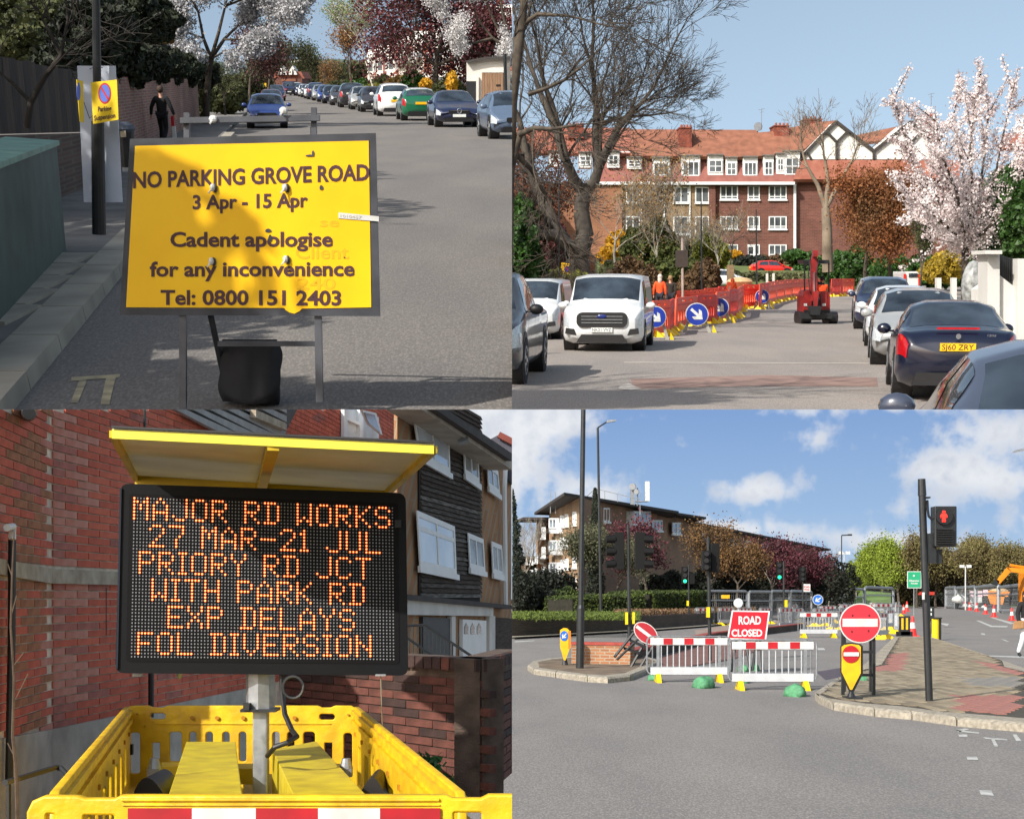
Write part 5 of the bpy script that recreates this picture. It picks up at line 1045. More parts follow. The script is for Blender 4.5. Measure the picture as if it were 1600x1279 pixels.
# buff pier and timber clad house
t,A4,e4,B4,pl4=bldg_face('clad_house','dark weathered timber clad house with white windows and buff brick ends',622,22.0,1238,800,4.36,brickmat('buff_brick',(168,124,86),(150,108,74),(150,132,108),.7,.075,rot=(R(90),0,R(80)),bump=.4))
PLK=[mat('plank_grey',(112,103,96),.9,.3,3,bump=.5,stretch=(1,1,14),rgb2=(44,38,34)),mat('plank_dark',(76,64,56),.9,.3,3,bump=.5,stretch=(1,1,14)),mat('plank_silver',(146,139,132),.9,.3,3,bump=.5,stretch=(1,1,14),rgb2=(70,64,60))]
pA=pl4.at(649,935);pB=pl4.at(750,935);zlo=1.72;zhi=5.0;nb=42;hh=(zhi-zlo)/nb
pC=pl4.at(655,935)
for i in range(nb):
    z=zlo+i*hh;mb=MB();n=pl4.n;o1=n*.02;o2=n*.05;a=Vector((pC.x,pC.y,z));b=Vector((pB.x,pB.y,z));u=Vector((0,0,hh*.86));mb.hexa([a+o2,b+o2,b+u+o1,a+u+o1],[a,b,b+u,a+u]);mb.build('plank',PLK[int(rng.choice([0,0,1,1,2]))],t)
mb=MB();slab(mb,pl4,[(655,600),(750,700),(750,948),(655,936)],0,.015);mb.build('plank_backing',mat('plank_gap_shade',(34,30,28),.9,.1,3),t)  # backing coloured dark as the shade between planks
GB=mat('painted_sky_glass',(168,182,196),.06,.25,.9,spec=.9,rgb2=(214,220,226));GD=mat('net_curtain_glass',(120,128,132),.1,.3,2,rgb2=(160,166,168))  # sky reflection is put into the paler glass colour
plw=Plane(pl4.p+pl4.n*.06,pl4.n)
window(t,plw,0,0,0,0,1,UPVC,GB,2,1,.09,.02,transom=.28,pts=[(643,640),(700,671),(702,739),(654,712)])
window(t,plw,0,0,0,0,1,UPVC,GD,2,1,.09,.02,pts=[(723,695),(746,709),(748,756),(725,740)])
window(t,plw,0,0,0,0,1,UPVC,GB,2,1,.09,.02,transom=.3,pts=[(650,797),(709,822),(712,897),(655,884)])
window(t,plw,0,0,0,0,1,UPVC,GD,2,1,.09,.02,pts=[(730,832),(754,842),(757,893),(733,887)])
window(t,plw,0,0,0,0,1,UPVC,GD,2,1,.09,.02,pts=[(760,722),(777,736),(780,773),(762,760)])
window(t,plw,0,0,0,0,1,UPVC,GD,2,1,.09,.02,pts=[(767,845),(783,852),(786,900),(769,895)])
WB=mat('white_fascia',(205,202,196),.8,.08,2)
mb=MB();slab(mb,pl4,[(637,936),(771,948),(771,962),(637,960)],0,.12);mb.build('white_fascia',WB,t)
mb=MB();slab(mb,pl4,[(637,928),(800,945),(800,951),(637,936)],0,.2);mb.build('dark_ledge',EAVE,t)
mb=MB();slab(mb,pl4,[(640,610),(800,716),(800,734),(660,640)],0,.5);mb.build('soffit',mat('soffit',(168,158,144),.8,.1,3),t)
mb=MB();slab(mb,pl4,[(640,600),(800,708),(800,720),(640,612)],.5,.62);mb.build('gutter',EAVE,t)
# cut the wall above the eaves with the roof slope itself: low tiled roof behind the gutter
mb=MB();mb.cyl(P(716,692,24),P(732,686,24),.05,n=8);mb.build('pipe_stub',GALV,t);mb=MB();mb.tube([pl4.at(790,722,.1),pl4.at(788,760,.1),pl4.at(790,950,.1)],.05,6);mb.build('drain_pipe',UPVC,t)
mb=MB();slab(mb,pl4,[(661,963),(708,966),(708,1040),(661,1040)],0,.05);mb.build('garage_door',mat('charcoal_door',(52,54,56),.6,.1,4),t)
mb=MB();slab(mb,pl4,[(723,967),(760,969),(760,1040),(723,1040)],0,.06);wdoor=mb.build('white_door',UPVC,t)
for i in range(3):mb=MB();x=726+i*10;slab(mb,pl4,[(x,990),(x,979),(x+3,973),(x+6,979),(x+6,990)],.06,.07);mb.build('arched_light',WGL,wdoor)
mb=MB();slab(mb,pl4,[(706,962),(712,962),(712,1040),(706,1040)],0,.08);slab(mb,pl4,[(765,962),(774,962),(774,1040),(765,1040)],0,.08);mb.build('pier',WB,t)
mb=MB();slab(mb,pl4,[(775,964),(800,966),(800,1040),(775,1040)],0,.03);mb.build('dark_opening',PLK[1],t)
hr=thing('stair_railing','black stair railing with sloping handrails in front of the garage doors','railing',P(660,1040,19));mb=MB();mb.tube([P(636,977,19),P(664,976,19),P(736,1024,19)],.018,6);mb.tube([P(636,996,19),P(676,1024,19)],.018,6)
for x in range(640,712,6):mb.tube([P(x,977 if x<664 else 976+(x-664)*.66,19),P(x,1030,19)],.006,4)
mb.tube([P(706,1004,19),P(706,1030,19)],.018,6);mb.build('bars',DARKM,hr)
t=thing('neighbour_roof','distant slate roof with a red ridge beyond the clad house','roof',P(790,900,30.5));mb=MB();mb.prism([P(758,690,30.5),P(779,679,30.5),P(802,690,30.5),P(802,760,30.5),P(766,715,30.5)],[P(758,690,32),P(779,679,32),P(802,690,32),P(802,760,32),P(766,715,32)]);mb.build('slate_roof',mat('slate',(72,72,84),.7,.15,1),t);mb=MB();mb.tube([P(779,679,30.4),P(802,691,30.4)],.07,6);mb.build('ridge',mat('ridge_red',(120,62,52),.8,.1,2),t)
put_car('hatch','black_car','black car bonnet just showing beside the garages',paint('black',(26,28,32)),806,1052,R(-60))
# low brick garden wall
A5=P(752,935,13.0);A5.z=0;B5=P(440,935,16.0);B5.z=0;C5=P(812,935,15.6);C5.z=0
t=thing('garden_wall','old dark red brick garden wall with a soldier course on top, right of the message board','wall',A5)
def core(a,b,z1):n=Vector(((b-a).y,-(b-a).x,0)).normalized();n=n if n.dot(eye()-a)>0 else-n;a=a-n*.012;b=b-n*.012;mb=MB();w=-n*.22;mb.hexa([a,b,b+Vector((0,0,z1)),a+Vector((0,0,z1))],[a+w,b+w,b+w+Vector((0,0,z1)),a+w+Vector((0,0,z1))]);mb.build('core',MORTD,t)
core(B5,A5,1.19);core(A5,C5,1.19)
pk=lambda px,py,r:BRICKS[6]if r<.18+(py<1062)*.35 else BRICKS[5]
brick_face(t,B5,A5-B5,(A5-B5).length,0,1.08,.45,.078,pk,140,lambda px,py:px<751 and py>1035)
brick_face(t,A5,C5-A5,(C5-A5).length,0,1.08,.62,.078,pk,40,lambda px,py:px>752)
def soldier(a,b,n):
    e=(b-a)/n;yaw=math.atan2(e.y,e.x)
    for i in range(n):mb=MB();mb.box((0,0,0),(e.length*.86,.09,.105));p=a+e*(i+.5)+Vector((0,0,1.135));o=mb.build('coping_brick',BRICKS[6]if rng.random()<.6 else BRICKS[5],t);o.location=p-Vector(t['_w']);o.rotation_euler=(0,0,yaw);o.data.transform(Matrix.Identity(4));fixo(o,t)
def fixo(o,t):
    w=Vector(t['_w']);o.data.transform(Matrix.Translation(w))
soldier(B5,A5,26);soldier(A5,C5,9)
rg=np.random.default_rng(8);t=thing('leafy_weed','low green leafy weed growing at the foot of the garden wall','plant',P(650,1240,11.6));n=420;c=np.stack([rg.normal(0,1,n),rg.normal(0,.3,n),rg.normal(0,1,n)],1);cc=np.array([list(P(x,y,11.6))for x,y in((628,1192),(650,1205),(672,1196),(660,1228),(684,1222),(690,1240))])
c=cc[rg.integers(0,6,n)]+c*np.array([[.045,.1,.045]]);v,f=leaves_np(c,.035,rg,asp=.6);npmesh('leaves',v,f,mat('weed_green',(52,104,50),.6,.2,3,island=.35,tlight=.3),t);mb=MB();[mb.tube([P(655,1290,11.6),P(x,y,11.6)],.006,4)for x,y in((628,1192),(650,1205),(672,1196),(690,1230))];mb.build('stems',HG,t)
# ------------------------------------------------------------------ message board trailer
FR=mat('board_black',(9,11,15),.6,.1,4,spec=.25);FACE=mat('led_panel_black',(9,9,11),.7,.1,8,spec=.2);YT=mat('trailer_yellow',(212,192,38),.5,.06,6,rgb2=(182,160,40),detail=9);YR=mat('rail_yellow',(206,176,28),.5,.1,3)
t=thing('message_board','solar powered roadworks message board on a yellow trailer, glowing orange dot lettering','message board',Vector((-1.55,10.6,0)));VB=t
dl_,dr_=10.3,10.62
plb=vplane(P(185,900,dl_),P(636,900,dr_))
def rnd(pts,r=12,n=4):
    o=[];k=len(pts)
    for i in range(k):
        p=Vector(pts[i]).to_2d()if len(pts[i])>2 else Vector(pts[i]);a=Vector(pts[i-1]);b=Vector(pts[(i+1)%k]);u=(a-p).normalized()*r;v=(b-p).normalized()*r
        for j in range(n+1):s=j/n;q=(p+u)*(1-s)**2+p*2*s*(1-s)+(p+v)*s*s;o.append(tuple(q))
    return o
mb=MB();slab(mb,plb,rnd([(188,755),(634,770),(638,1055),(180,1051)],14),-.12,.03);t_b=mb.build('display',FR,t)
mb=MB();slab(mb,plb,rnd([(202,771),(622,786),(624,1037),(197,1033)],6),.03,.034);mb.build('led_panel',FACE,t_b)
mb=MB();slab(mb,plb,rnd([(178,752),(190,754),(189,1046),(180,1046)],3)[:0]or[(187,762),(190,762),(184,1044),(181,1044)],.03,.045);mb.build('edge_trim',mat('edge_navy',(24,30,44),.4,.1,5),t_b)
F57={'A':'04 0A 11 11 1F 11 11','B':'','C':'0E 11 10 10 10 11 0E','D':'1E 09 09 09 09 09 1E','E':'1F 10 10 1E 10 10 1F','F':'1F 10 10 1E 10 10 10','H':'11 11 11 1F 11 11 11','I':'','J':'01 01 01 01 01 11 0E','K':'11 12 14 18 14 12 11','L':'10 10 10 10 10 10 1F','M':'11 1B 15 15 11 11 11','N':'11 11 19 15 13 11 11','O':'0E 11 11 11 11 11 0E','P':'1E 11 11 1E 10 10 10','R':'1E 11 11 1E 14 12 11','S':'0E 11 10 0E 01 11 0E','T':'1F 04 04 04 04 04 04','U':'11 11 11 11 11 11 0E','V':'11 11 11 11 11 0A 04','W':'11 11 11 11 15 1B 11','X':'11 11 0A 04 0A 11 11','Y':'11 11 0A 04 04 04 04','2':'0E 11 01 02 04 08 1F','7':'1F 01 01 02 04 04 04','-':'00 00 00 1F 00 00 00'}
lit=set()
for li,(txt,c0)in enumerate([('MAJOR RD WORKS',0),('27 MAR-21 JUL',5),('PRIORY RD JCT',2),('WITH PARK RD',6),('EXP DELAYS',11),('FOL DIVERSION',2)]):
    c=c0
    for ch in txt:
        if ch==' ':c+=4;continue
        if ch in 'I1':
            for r_,row in enumerate((7,2,2,2,2,2,7)if ch=='I' else(2,6,2,2,2,2,7)):
                for k in range(3):
                    if row>>(2-k)&1:lit.add((c+k,li*8+r_))
            c+=4;continue
        for r_,h_ in enumerate(F57[ch].split()):
            for k in range(5):
                if int(h_,16)>>(4-k)&1:lit.add((c+k,li*8+r_))
        c+=6
def dot(u,v):                                  # u 0..79, v 0..47
    a=u/79;b=v/47;return((210+(613-210)*a)*(1-b)+(205.5+(615-205.5)*a)*b,(777.8+(793.5-777.8)*a)*(1-b)+(1025.3+(1029.6-1025.3)*a)*b)
off=MB();on=MB();core_=MB()
for u in range(80):
    for v in range(48):
        x,y=dot(u,v)
        if(u,v)in lit:
            on.add([plb.at(px,py,.040)for px,py in circ(x,y,2.1,n=8)],[tuple(range(8))]);core_.add([plb.at(px,py,.044)for px,py in circ(x,y,1.25,n=8)],[tuple(range(8))])
        else:off.add([plb.at(px,py,.040)for px,py in circ(x,y,1.25,n=6)],[tuple(range(6))])
off.build('unlit_dots',mat('unlit_led',(128,130,134),.4,.1,30),t_b,kind='stuff');on.build('lit_dots',mat('lit_led',(235,78,18),.5,.02,5,emit=.9),t_b,kind='stuff');core_.build('lit_dot_cores',mat('lit_led_core',(255,196,120),.5,.02,5,emit=1.25),t_b,kind='stuff')
mb=MB();slab(mb,plb,rect(617,812,627,824),.03,.05);mb.build('light_sensor',BLACKP,t_b)
# solar panel
nf,fr_=9.2,11.7
S=dict(fl=P(176,678,nf),fr=P(678,702,nf),rl=P(212,746,fr_),rr=P(604,770,fr_))
up=Vector((0,0,.045))
sp=MB();sp.hexa([S['fl']+up*.3,S['fr']+up*.3,S['rr']+up*.3,S['rl']+up*.3],[S['fl']+up,S['fr']+up,S['rr']+up,S['rl']+up]);spo=sp.build('solar_panel',mat('panel_underside',(228,232,238),.6,.12,2,rgb2=(204,208,214)),t)
def bar(a,b,w,h,m,nm,par):
    mb=MB();e=(b-a).normalized();s=e.cross(Vector((0,0,1))).normalized()*w/2;z=Vector((0,0,h/2));mb.hexa([a-s-z,a+s-z,a+s+z,a-s+z],[b-s-z,b+s-z,b+s+z,b-s+z]);return mb.build(nm,m,par)
YLT=mat('frame_yellow',(222,212,60),.4,.05,3)
bar(S['fl'],S['fr'],.03,.055,YLT,'front_rail',spo);bar(S['rl']-up*.3,S['rr']-up*.3,.05,.07,YR,'rear_rail',spo);bar(S['fl'],S['rl'],.04,.045,YR,'side_rail',spo);bar(S['fr'],S['rr'],.04,.045,YR,'side_rail',spo)
m1=(S['fl']+S['fr'])/2;m2=(S['rl']+S['rr'])/2;bar(m1-up*.5,m2-up*.5,.07,.06,YR,'centre_rail',spo);bar(S['fl']+up*.9+Vector((0,-.01,0)),S['fr']+up*.9+Vector((0,-.01,0)),.05,.012,BLACKP,'top_edge',spo)
mb=MB();mb.cyl(P(407,1051,10.6),P(407,1110,10.6),.1,n=8);mb.build('upper_post',GALV,t);mb=MB();mb.box((P(408,1180,10.6)),(.1,.1,.65));mb.build('post',GALV,t,bevel=.008);mb=MB();mb.box(P(407,1108,10.6),(.24,.24,.02));mb.box(P(386,1103,10.5),(.04,.08,.05));mb.build('clamp',DARKM,t)
mb=MB();mb.tube([P(440,1052,10.5),P(441,1080,10.5),P(445,1115,10.4),P(456,1140,10.3),P(464,1150,10.1),P(448,1160,10),P(430,1166,10),P(418,1180,10.3)],.018,8);mb.build('cable',BLACKP,t);mb=MB();mb.tube([P(458+16*math.cos(a),1073+17*math.sin(a),10.4)for a in[2*math.pi*i/20 for i in range(20)]],.011,6,True);mb.build('cable_coil',DARKM,t)
mb=MB();mb.tube([P(595,1056,10.5),P(596,1100,10.6),P(598,1140,10.8),P(600,1160,10.9)],.005,5);mb.build('hanging_cord',mat('cord_beige',(150,138,120),.8,.1,5),t);mb=MB();mb.box(P(595,1054,10.5),(.07,.05,.012));[mb.box(P(x,1054,10.5),(.06,.05,.02))for x in(215,)];mb.cyl(P(280,1052,10.5),P(280,1060,10.5),.025,.012,8);mb.build('fixings',GALV,t)
def tbox(q,zt,zb,m,nm):
    top=[]
    for x,y in q:d=F*(HC-zt)/(y-935);top.append(P(x,y,d))
    bot=[Vector((p.x,p.y,zb))for p in top];mb=MB();mb.prism(top,bot);return mb.build(nm,m,t,bevel=.006)
tbox([(291,1158),(368,1158),(381,1262),(256,1262)],.56,.25,YT,'battery_box');tbox([(425,1170),(494,1157),(592,1262),(468,1262)],.56,.1,YT,'battery_box')
tbox([(252,1190),(282,1190),(282,1196),(252,1196)],.42,.3,YR,'cross_rail');tbox([(492,1192),(540,1192),(540,1200),(492,1200)],.42,.3,YR,'cross_rail');tbox([(370,1192),(396,1192),(396,1200),(370,1200)],.42,.3,YR,'cross_rail')
for x in(241,541):mb=MB();mb.cyl(P(x,1200,11),P(x,1184,11),.05,.03,10);mb.box(P(x,1206,11),(.085,.08,.06));mb.build('jack',GALV,t)
for x0,x1,dd in((205,262,9.7),(555,604,9.7)):
    mb=MB();pts=[P(x0+(x1-x0)*i/10,1250-36*math.sin(math.pi*(i/10)**(.8 if x0<400 else 1.2)),dd)for i in range(11)];mb.prism(pts,[p+Vector((0,.5,0))for p in pts]);mb.build('mudguard',BLACKP,t)
tbox([(380,1200),(425,1200),(425,1262),(380,1262)],.2,.1,BLACKP,'chassis')
# yellow plastic barriers round it
YP=mat('yellow_barrier_plastic',(230,190,18),.45,.06,5,rgb2=(196,152,22),bump=.2,bscale=14,detail=9)
def px2(pts,d):return[((x-800)/F*d,HC+(935-y)/F*d)for x,y in pts]
def hole(x0,y0,x1,y1,r,d):a=px2([(x0,y1),(x1,y0)],d);return rr(a[0][0],a[0][1],a[1][0],a[1][1],r/F*d,4)
D=13.2
outer=px2([(197,1262),(197,1112),(203,1104),(212,1103),(232,1103),(240,1106),(255,1106),(263,1103),(496,1103),(503,1106),(517,1106),(524,1103),(548,1103),(556,1107),(559,1116),(559,1262)],D)
holes=[hole(234,1112,261,1124,5.5,D),hole(498,1113,525,1125,5.5,D),hole(203,1142,221,1209,6,D),hole(536,1143,552,1209,6,D),hole(237,1158,252,1186,2,D),hole(506,1158,521,1186,2,D)]+[hole(x,1141,x+w,1190,6,D)for x,w in((264,22),(295,14),(321,14),(347,14),(373,14),(399,14),(425,14),(448,14),(473,21))]
def plate(name,label,me,loc,rot=None,th=None):
    t=thing('plastic_barrier',label,'barrier',loc,'yellow plastic barriers round the message board',rot=rot,world=False);me.materials.clear();me.materials.append(YP);o=link('panel',me,t);return t
t=plate('b','yellow plastic barrier at the back of the trailer, with arched openings',holed(outer,holes,.05,.008),Vector((0,D,0)))
mb=MB();[mb.cyl(P(x,1121,D-.03)-Vector((0,D,0)),P(x,1121,D-.05)-Vector((0,D,0)),.018,n=10)for x in(300,339,380,460)];[mb.cyl(P(x,y,D-.03)-Vector((0,D,0)),P(x,y,D-.04)-Vector((0,D,0)),.01,n=8)for x,y in((214,1115),(226,1134),(544,1116))];mb.build('bolt_dimple',mat('dimple_and_slot_shade',(176,120,10),.6,.1,5),t)
mb=MB();mb.box(P(200,1170,D-.06)-Vector((0,D,0)),(.085,.05,.09));mb.build('black_clamp',BLACKP,t)
mb=MB();mb.box(P(380,1130,D-.03)-Vector((0,D,0)),(1.5,.012,.008));mb.build('moulded_rib',YP,t)
def side_panel(label,A,B,zt0,zt1,ribs):
    L=(B-A).length;yaw=math.atan2((B-A).y,(B-A).x);outer=[(0,.1),(0,zt0-.04),(.06,zt0),(L-.1,zt1),(L,zt1-.05),(L,.1)]
    hs=[];n=ribs
    for i in range(n):
        x0=.25+i*(L-.5)/n;hs.append(rr(x0,.18,x0+(L-.5)/n*.55,zt0*.60,.04,3))
    t=plate('s',label,holed(outer,hs,.045,.008),A,(0,0,yaw));mb=MB()
    for z in(.66,.74):mb.hexa([(0.02,-.045,z*zt0/.8),(L-.02,-.045,z*zt1/.8),(L-.02,-.045,(z+.035)*zt1/.8),(.02,-.045,(z+.035)*zt0/.8)],[(0.02,.045,z*zt0/.8),(L-.02,.045,z*zt1/.8),(L-.02,.045,(z+.035)*zt1/.8),(.02,.045,(z+.035)*zt0/.8)])
    mb.build('moulded_rib',YP,t)
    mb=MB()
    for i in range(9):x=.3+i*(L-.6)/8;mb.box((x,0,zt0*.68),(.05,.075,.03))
    mb.build('painted_slot_shade',mat('dimple_and_slot_shade',(176,120,10)),t)  # darker yellow blocks painted as the shade in the slots
    return t
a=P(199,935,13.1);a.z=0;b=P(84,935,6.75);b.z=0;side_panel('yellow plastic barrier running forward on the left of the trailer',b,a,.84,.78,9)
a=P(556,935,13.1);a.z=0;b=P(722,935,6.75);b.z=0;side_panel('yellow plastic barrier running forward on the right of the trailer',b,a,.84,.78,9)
D=6.5;outer=px2([(48,1400),(48,1268),(56,1252),(72,1245),(122,1245),(134,1249),(182,1249),(192,1244),(696,1244),(706,1249),(752,1249),(764,1243),(850,1243),(850,1400)],D)
t=plate('f','nearest yellow plastic barrier with red and white reflective strip across the bottom',holed(outer,[hole(72,1266,92,1290,6,D),hole(130,1268,184,1290,6,D),hole(706,1264,756,1290,6,D)],.06,.01),Vector((0,D,0)))
for i,(x0,x1)in enumerate(((200,300),(300,400),(400,497),(497,594),(594,688))):mb=MB();mb.box(P((x0+x1)/2,1281,D-.04)-Vector((0,D,0)),((x1-x0)/F*D-.001,.008,38/F*D));mb.build('red_strip' if i%2==0 else 'white_strip',REDS if i%2==0 else WHITE,t)
mb=MB();mb.box(P(440,1247,D)-Vector((0,D,0)),(1.34,.085,.012));mb.box(P(440,1256,D-.015)-Vector((0,D,0)),(1.34,.05,.006));mb.build('moulded_lip',YP,t,bevel=.004)
# ================================================================== upper right: hill street with the brick flats across its end
Q=2
def gpoly(name,pts,m,z=0.0,kind='structure'):
    mb=MB();mb.add([G(x,y)+Vector((0,0,z))for x,y in pts],[tuple(range(len(pts)))]);return mb.build(name,m,kind=kind)
A2M=asphalt('hill_asphalt',(146,139,133),1.0)
mb=MB();mb.add([(-4,6,0),(60,6,0),(140,420,0),(-40,420,0)],[(0,1,2,3)]);mb.build('hill_road',A2M,kind='structure')
gpoly('surface_patch',[(985,592),(1200,586),(1370,590),(1372,604),(1180,603),(990,608)],mat('warm_patch',(142,116,106),.95,.15,2,bump=.3),.004)
gpoly('centre_joint',[(975,565.5),(1366,567),(1366,568.4),(975,567)],mat('faded_line',(170,162,152),.9,.1,3),.004)
gpoly('paint_splash',[(968,604),(982,599),(993,604),(1003,608),(985,610),(966,608)],mat('old_paint',(196,190,180),.9,.2,9,rgb2=(150,140,130)),.008)
PVM=mat('pavement_grey',(150,146,136),.9,.15,2,bump=.2)
# pavement on the right, following the parked cars
def strip(name,pts,w,h,m,q=1):
    mb=MB();mb.hexa([Vector((x,y,0))for x,y in(pts[0],(pts[0][0]+w,pts[0][1]))]+[Vector((pts[0][0]+w,pts[0][1],h)),Vector((*pts[0],h))],[Vector((*pts[1],0)),Vector((pts[1][0]+w,pts[1][1],0)),Vector((pts[1][0]+w,pts[1][1],h)),Vector((*pts[1],h))]);return mb.build(name,m,kind='structure')
lx=lambda d:6.05+.21*(d-21.5)
strip('right_pavement',[(lx(7)+1.05,7),(lx(120)+1.05,120)],6,.12,PVM)
strip('left_pavement',[(-9,30),(-3.6,110)],5.2,.12,PVM)
# --- flats across the end
TILE=mat('roof_tile',(156,100,82),.9,.2,1.2,bump=.4,bscale=9,rgb2=(136,78,62));TILE2=mat('roof_tile_brown',(150,98,76),.9,.2,1.2,bump=.4,bscale=9,rgb2=(118,76,58))
BR2=brickmat('flats_brick',(116,70,58),(98,58,48),(120,100,90),.5,.16,bump=.3);BR2O=brickmat('flats_orange_brick',(156,104,76),(138,90,66),(160,130,104),.5,.16,bump=.3);BR2B=brickmat('flats_buff_brick',(142,116,84),(124,100,74),(140,124,100),.5,.16,bump=.3)
DB2=170.0;pf=Plane(P(1100,400,DB2),(0,-1,0));kk=F/DB2
t=thing('brick_flats','four storey brick flats with white dormers and timbered gables closing the end of the road','building',P(1100,440,DB2));FL=t
def fb(name,m,pts,t0,t1,par=None,label=None):mb=MB();slab(mb,pf,pts,t0,t1);return mb.build(name,m,par or t,label=label)
fb('wall',BR2,rect(1110,284,1242,445),-8,0);fb('wall',BR2B,rect(972,286,1110,445),-8,.15);fb('wall',BR2O,rect(780,288,972,445),-8,.6);fb('wall',BR2,rect(1242,278,1640,445),-8,-.5)
fb('wall',BR2,rect(1108,290,1118,445),0,.5)
fb('gutter',UPVC,rect(932,284,1242,288.5),0,.9);fb('gutter',UPVC,rect(1240,283,1244,395),-.4,.1);fb('gutter',mat('grey_gutter',(120,122,124),.5,.1,3),rect(780,286,940,289),.6,.9)
fb('gutter_shade_band',mat('painted_gutter_shade',(66,50,44),.8,.1,3),rect(1112,288.5,1240,291),0,.35)  # dark strip painted as the shade under the gutter
def slope(name,m,pts,d0,d1,y0,y1,th=.3):
    """roof slope: depth grows from d0 at row y0 to d1 at row y1"""
    f=lambda x,y:P(x,y,d0+(d1-d0)*(y0-y)/(y0-y1));top=[f(x,y)for x,y in pts];mb=MB();mb.prism(top,[p+Vector((0,th,-th))for p in top]);return mb.build(name,m,t)
slope('mansard',mat('mansard_tile',(146,92,82),.9,.2,1.2,bump=.4,bscale=9,rgb2=(124,76,68)),[(932,285),(1246,285),(1256,244),(925,238)],DB2-.3,DB2+1.6,285,242)
slope('roof',TILE,[(780,238),(985,240),(985,200),(780,200)],DB2+.4,DB2+6,242,200);slope('roof',TILE2,[(985,243),(1140,245),(1170,226),(1185,203),(985,202)],DB2+.3,DB2+6,244,200);slope('roof',TILE2,[(1138,246),(1200,243),(1258,232),(1308,188),(1285,190),(1200,206),(1165,208),(1150,226)],DB2+.2,DB2+5,245,190)
slope('roof',TILE2,[(1335,212),(1400,198),(1415,215),(1350,222)],DB2+5,DB2+9,222,196);slope('roof',TILE,[(1560,232),(1640,232),(1640,206),(1570,208)],DB2+1,DB2+6,232,206)
slope('tiled_band',TILE,[(1240,280),(1426,280),(1500,276),(1500,250),(1250,250)],DB2-.6,DB2+.6,280,250)
fb('eave_board',UPVC,[(985,242),(1140,243),(1140,246),(985,245)],-1.4,-.9);fb('eave_board',UPVC,[(930,235),(985,237),(985,240),(930,238)],-1.4,-.9)
DW=mat('dormer_white',(222,222,218),.6,.05,2);W2=mat('flat_pane',(52,56,60),.1,.35,.6,rgb2=(120,126,128))
for x0,y0,x1,y1,c in[(949,236,968,262,2),(980,246,1003,264,2),(1020,246,1047,280,3),(1065,243,1094,281,3),(1106,242,1130,275,2),(1134,246,1152,279,2),(1161,245,1184,280,3),(1193,243,1209,280,2),(1213,240,1226,272,2),(1226,236,1250,280,2),(905,238,925,262,2),(858,236,875,260,2)]:
    o=fb('dormer',DW,rect(x0,y0,x1,y1),-2.6,-.2);y=y0+(y1-y0)*.24;window(o,Plane(pf.p+Vector((0,.18,0)),pf.n),x0+1.5,y,x1-1.5,y1-(y1-y0)*.16,1.2,UPVC,W2,c,2 if c==2 else 1,.09,.05,sill=False)
    fb('dormer_roof',mat('lead_grey',(120,112,106),.7,.1,2),rect(x0-1,y0-1.6,x1+1,y0),-2.6,.15)
for x0,x1 in((1125,1153),(1168,1187),(1201,1229)):
    for y0,y1 in((290,312),(338,358),(382,402)):window(t,pf,x0,y0,x1,y1,1.2,UPVC,W2,3 if x1-x0>20 else 2,1,.1,.08,transom=.78)
for x0,x1 in((978,1000),(1020,1036),(1052,1076),(1086,1108)):
    for y0,y1 in((292,317),(338,366)):window(t,Plane(pf.p+pf.n*.16,pf.n),x0,y0,x1,y1,1.2,UPVC,W2,2,1,.1,.08)
for x in(1002,1037,1077):fb('pipe',UPVC,rect(x,290,x+2,372),.15,.3)
window(t,Plane(pf.p+pf.n*.0,pf.n),1168,384,1180,402,1.2,UPVC,W2,1,1,.1,.08)
TIM=mat('dark_timber',(62,58,54),.85,.15,3);GW=mat('gable_white',(224,222,216),.8,.06,1)
fb('gable',GW,[(1252,249),(1258,236),(1307,190),(1366,236),(1424,190),(1462,228),(1462,249)],-7,-.7)
def timber(a,b,w):a=Vector(a);b=Vector(b);n=(b-a).normalized();n=Vector((-n.y,n.x))*w/2;fb('timber',TIM,[tuple(a+n),tuple(b+n),tuple(b-n),tuple(a-n)],-.7,-.45)
for a,b,w in[((1252,246),(1307,190),5),((1307,190),(1366,236),5),((1366,236),(1424,190),5),((1424,190),(1464,230),5),((1308,222),(1308,249),4.5),((1308,222),(1294,208),3.6),((1308,222),(1323,207),3.6),((1294,208),(1284,212),2.6),((1323,207),(1330,209),2.6),((1366,236),(1366,249),4),((1425,222),(1425,249),4.5),((1425,222),(1412,208),3.6),((1425,222),(1440,206),3.6),((1262,238),(1268,249),3),((1254,249),(1259,238),3)]:timber(a,b,w)
CHM=mat('chimney_brick',(132,70,54),.9,.2,2,bump=.3);POT=mat('chimney_pot',(150,84,62),.8,.1,4)
for x0,y0,x1,y1,dd in[(1062,196,1081,230,2),(1210,193,1233,228,3),(1257,183,1284,218,5),(888,193,912,216,3),(1443,178,1461,218,4)]:
    o=fb('chimney',CHM,rect(x0,y0+4,x1,y1),-dd-3,-dd);fb('chimney_cap',CHM,rect(x0-.8,y0+2.5,x1+.8,y0+4.5),-dd-3.1,-dd+.1,o)
    for i in range(4):mb=MB();x=x0+2.5+i*(x1-x0-5)/3;mb.cyl(P(x,y0+3,DB2+dd+1),P(x,y0-1,DB2+dd+1),.13,.11,8);mb.build('chimney_pot',POT,o)
for x,y0,y1 in((1075,166,198),(1190,170,204),(1455,146,180)):mb=MB();mb.tube([P(x,y1,DB2+6),P(x,y0,DB2+6)],.035,4);mb.tube([P(x-5,y0+2,DB2+6),P(x+5,y0,DB2+6)],.03,4);mb.tube([P(x-3,y0+6,DB2+6),P(x+3,y0+5,DB2+6)],.025,4);mb.build('aerial',GALV,t)
mb=MB();mb.cyl(P(1185,198,DB2+4),P(1184,198,DB2+3.8),.45,n=16);mb.build('satellite_dish',mat('dish_grey',(120,124,130),.6,.1,3),t)
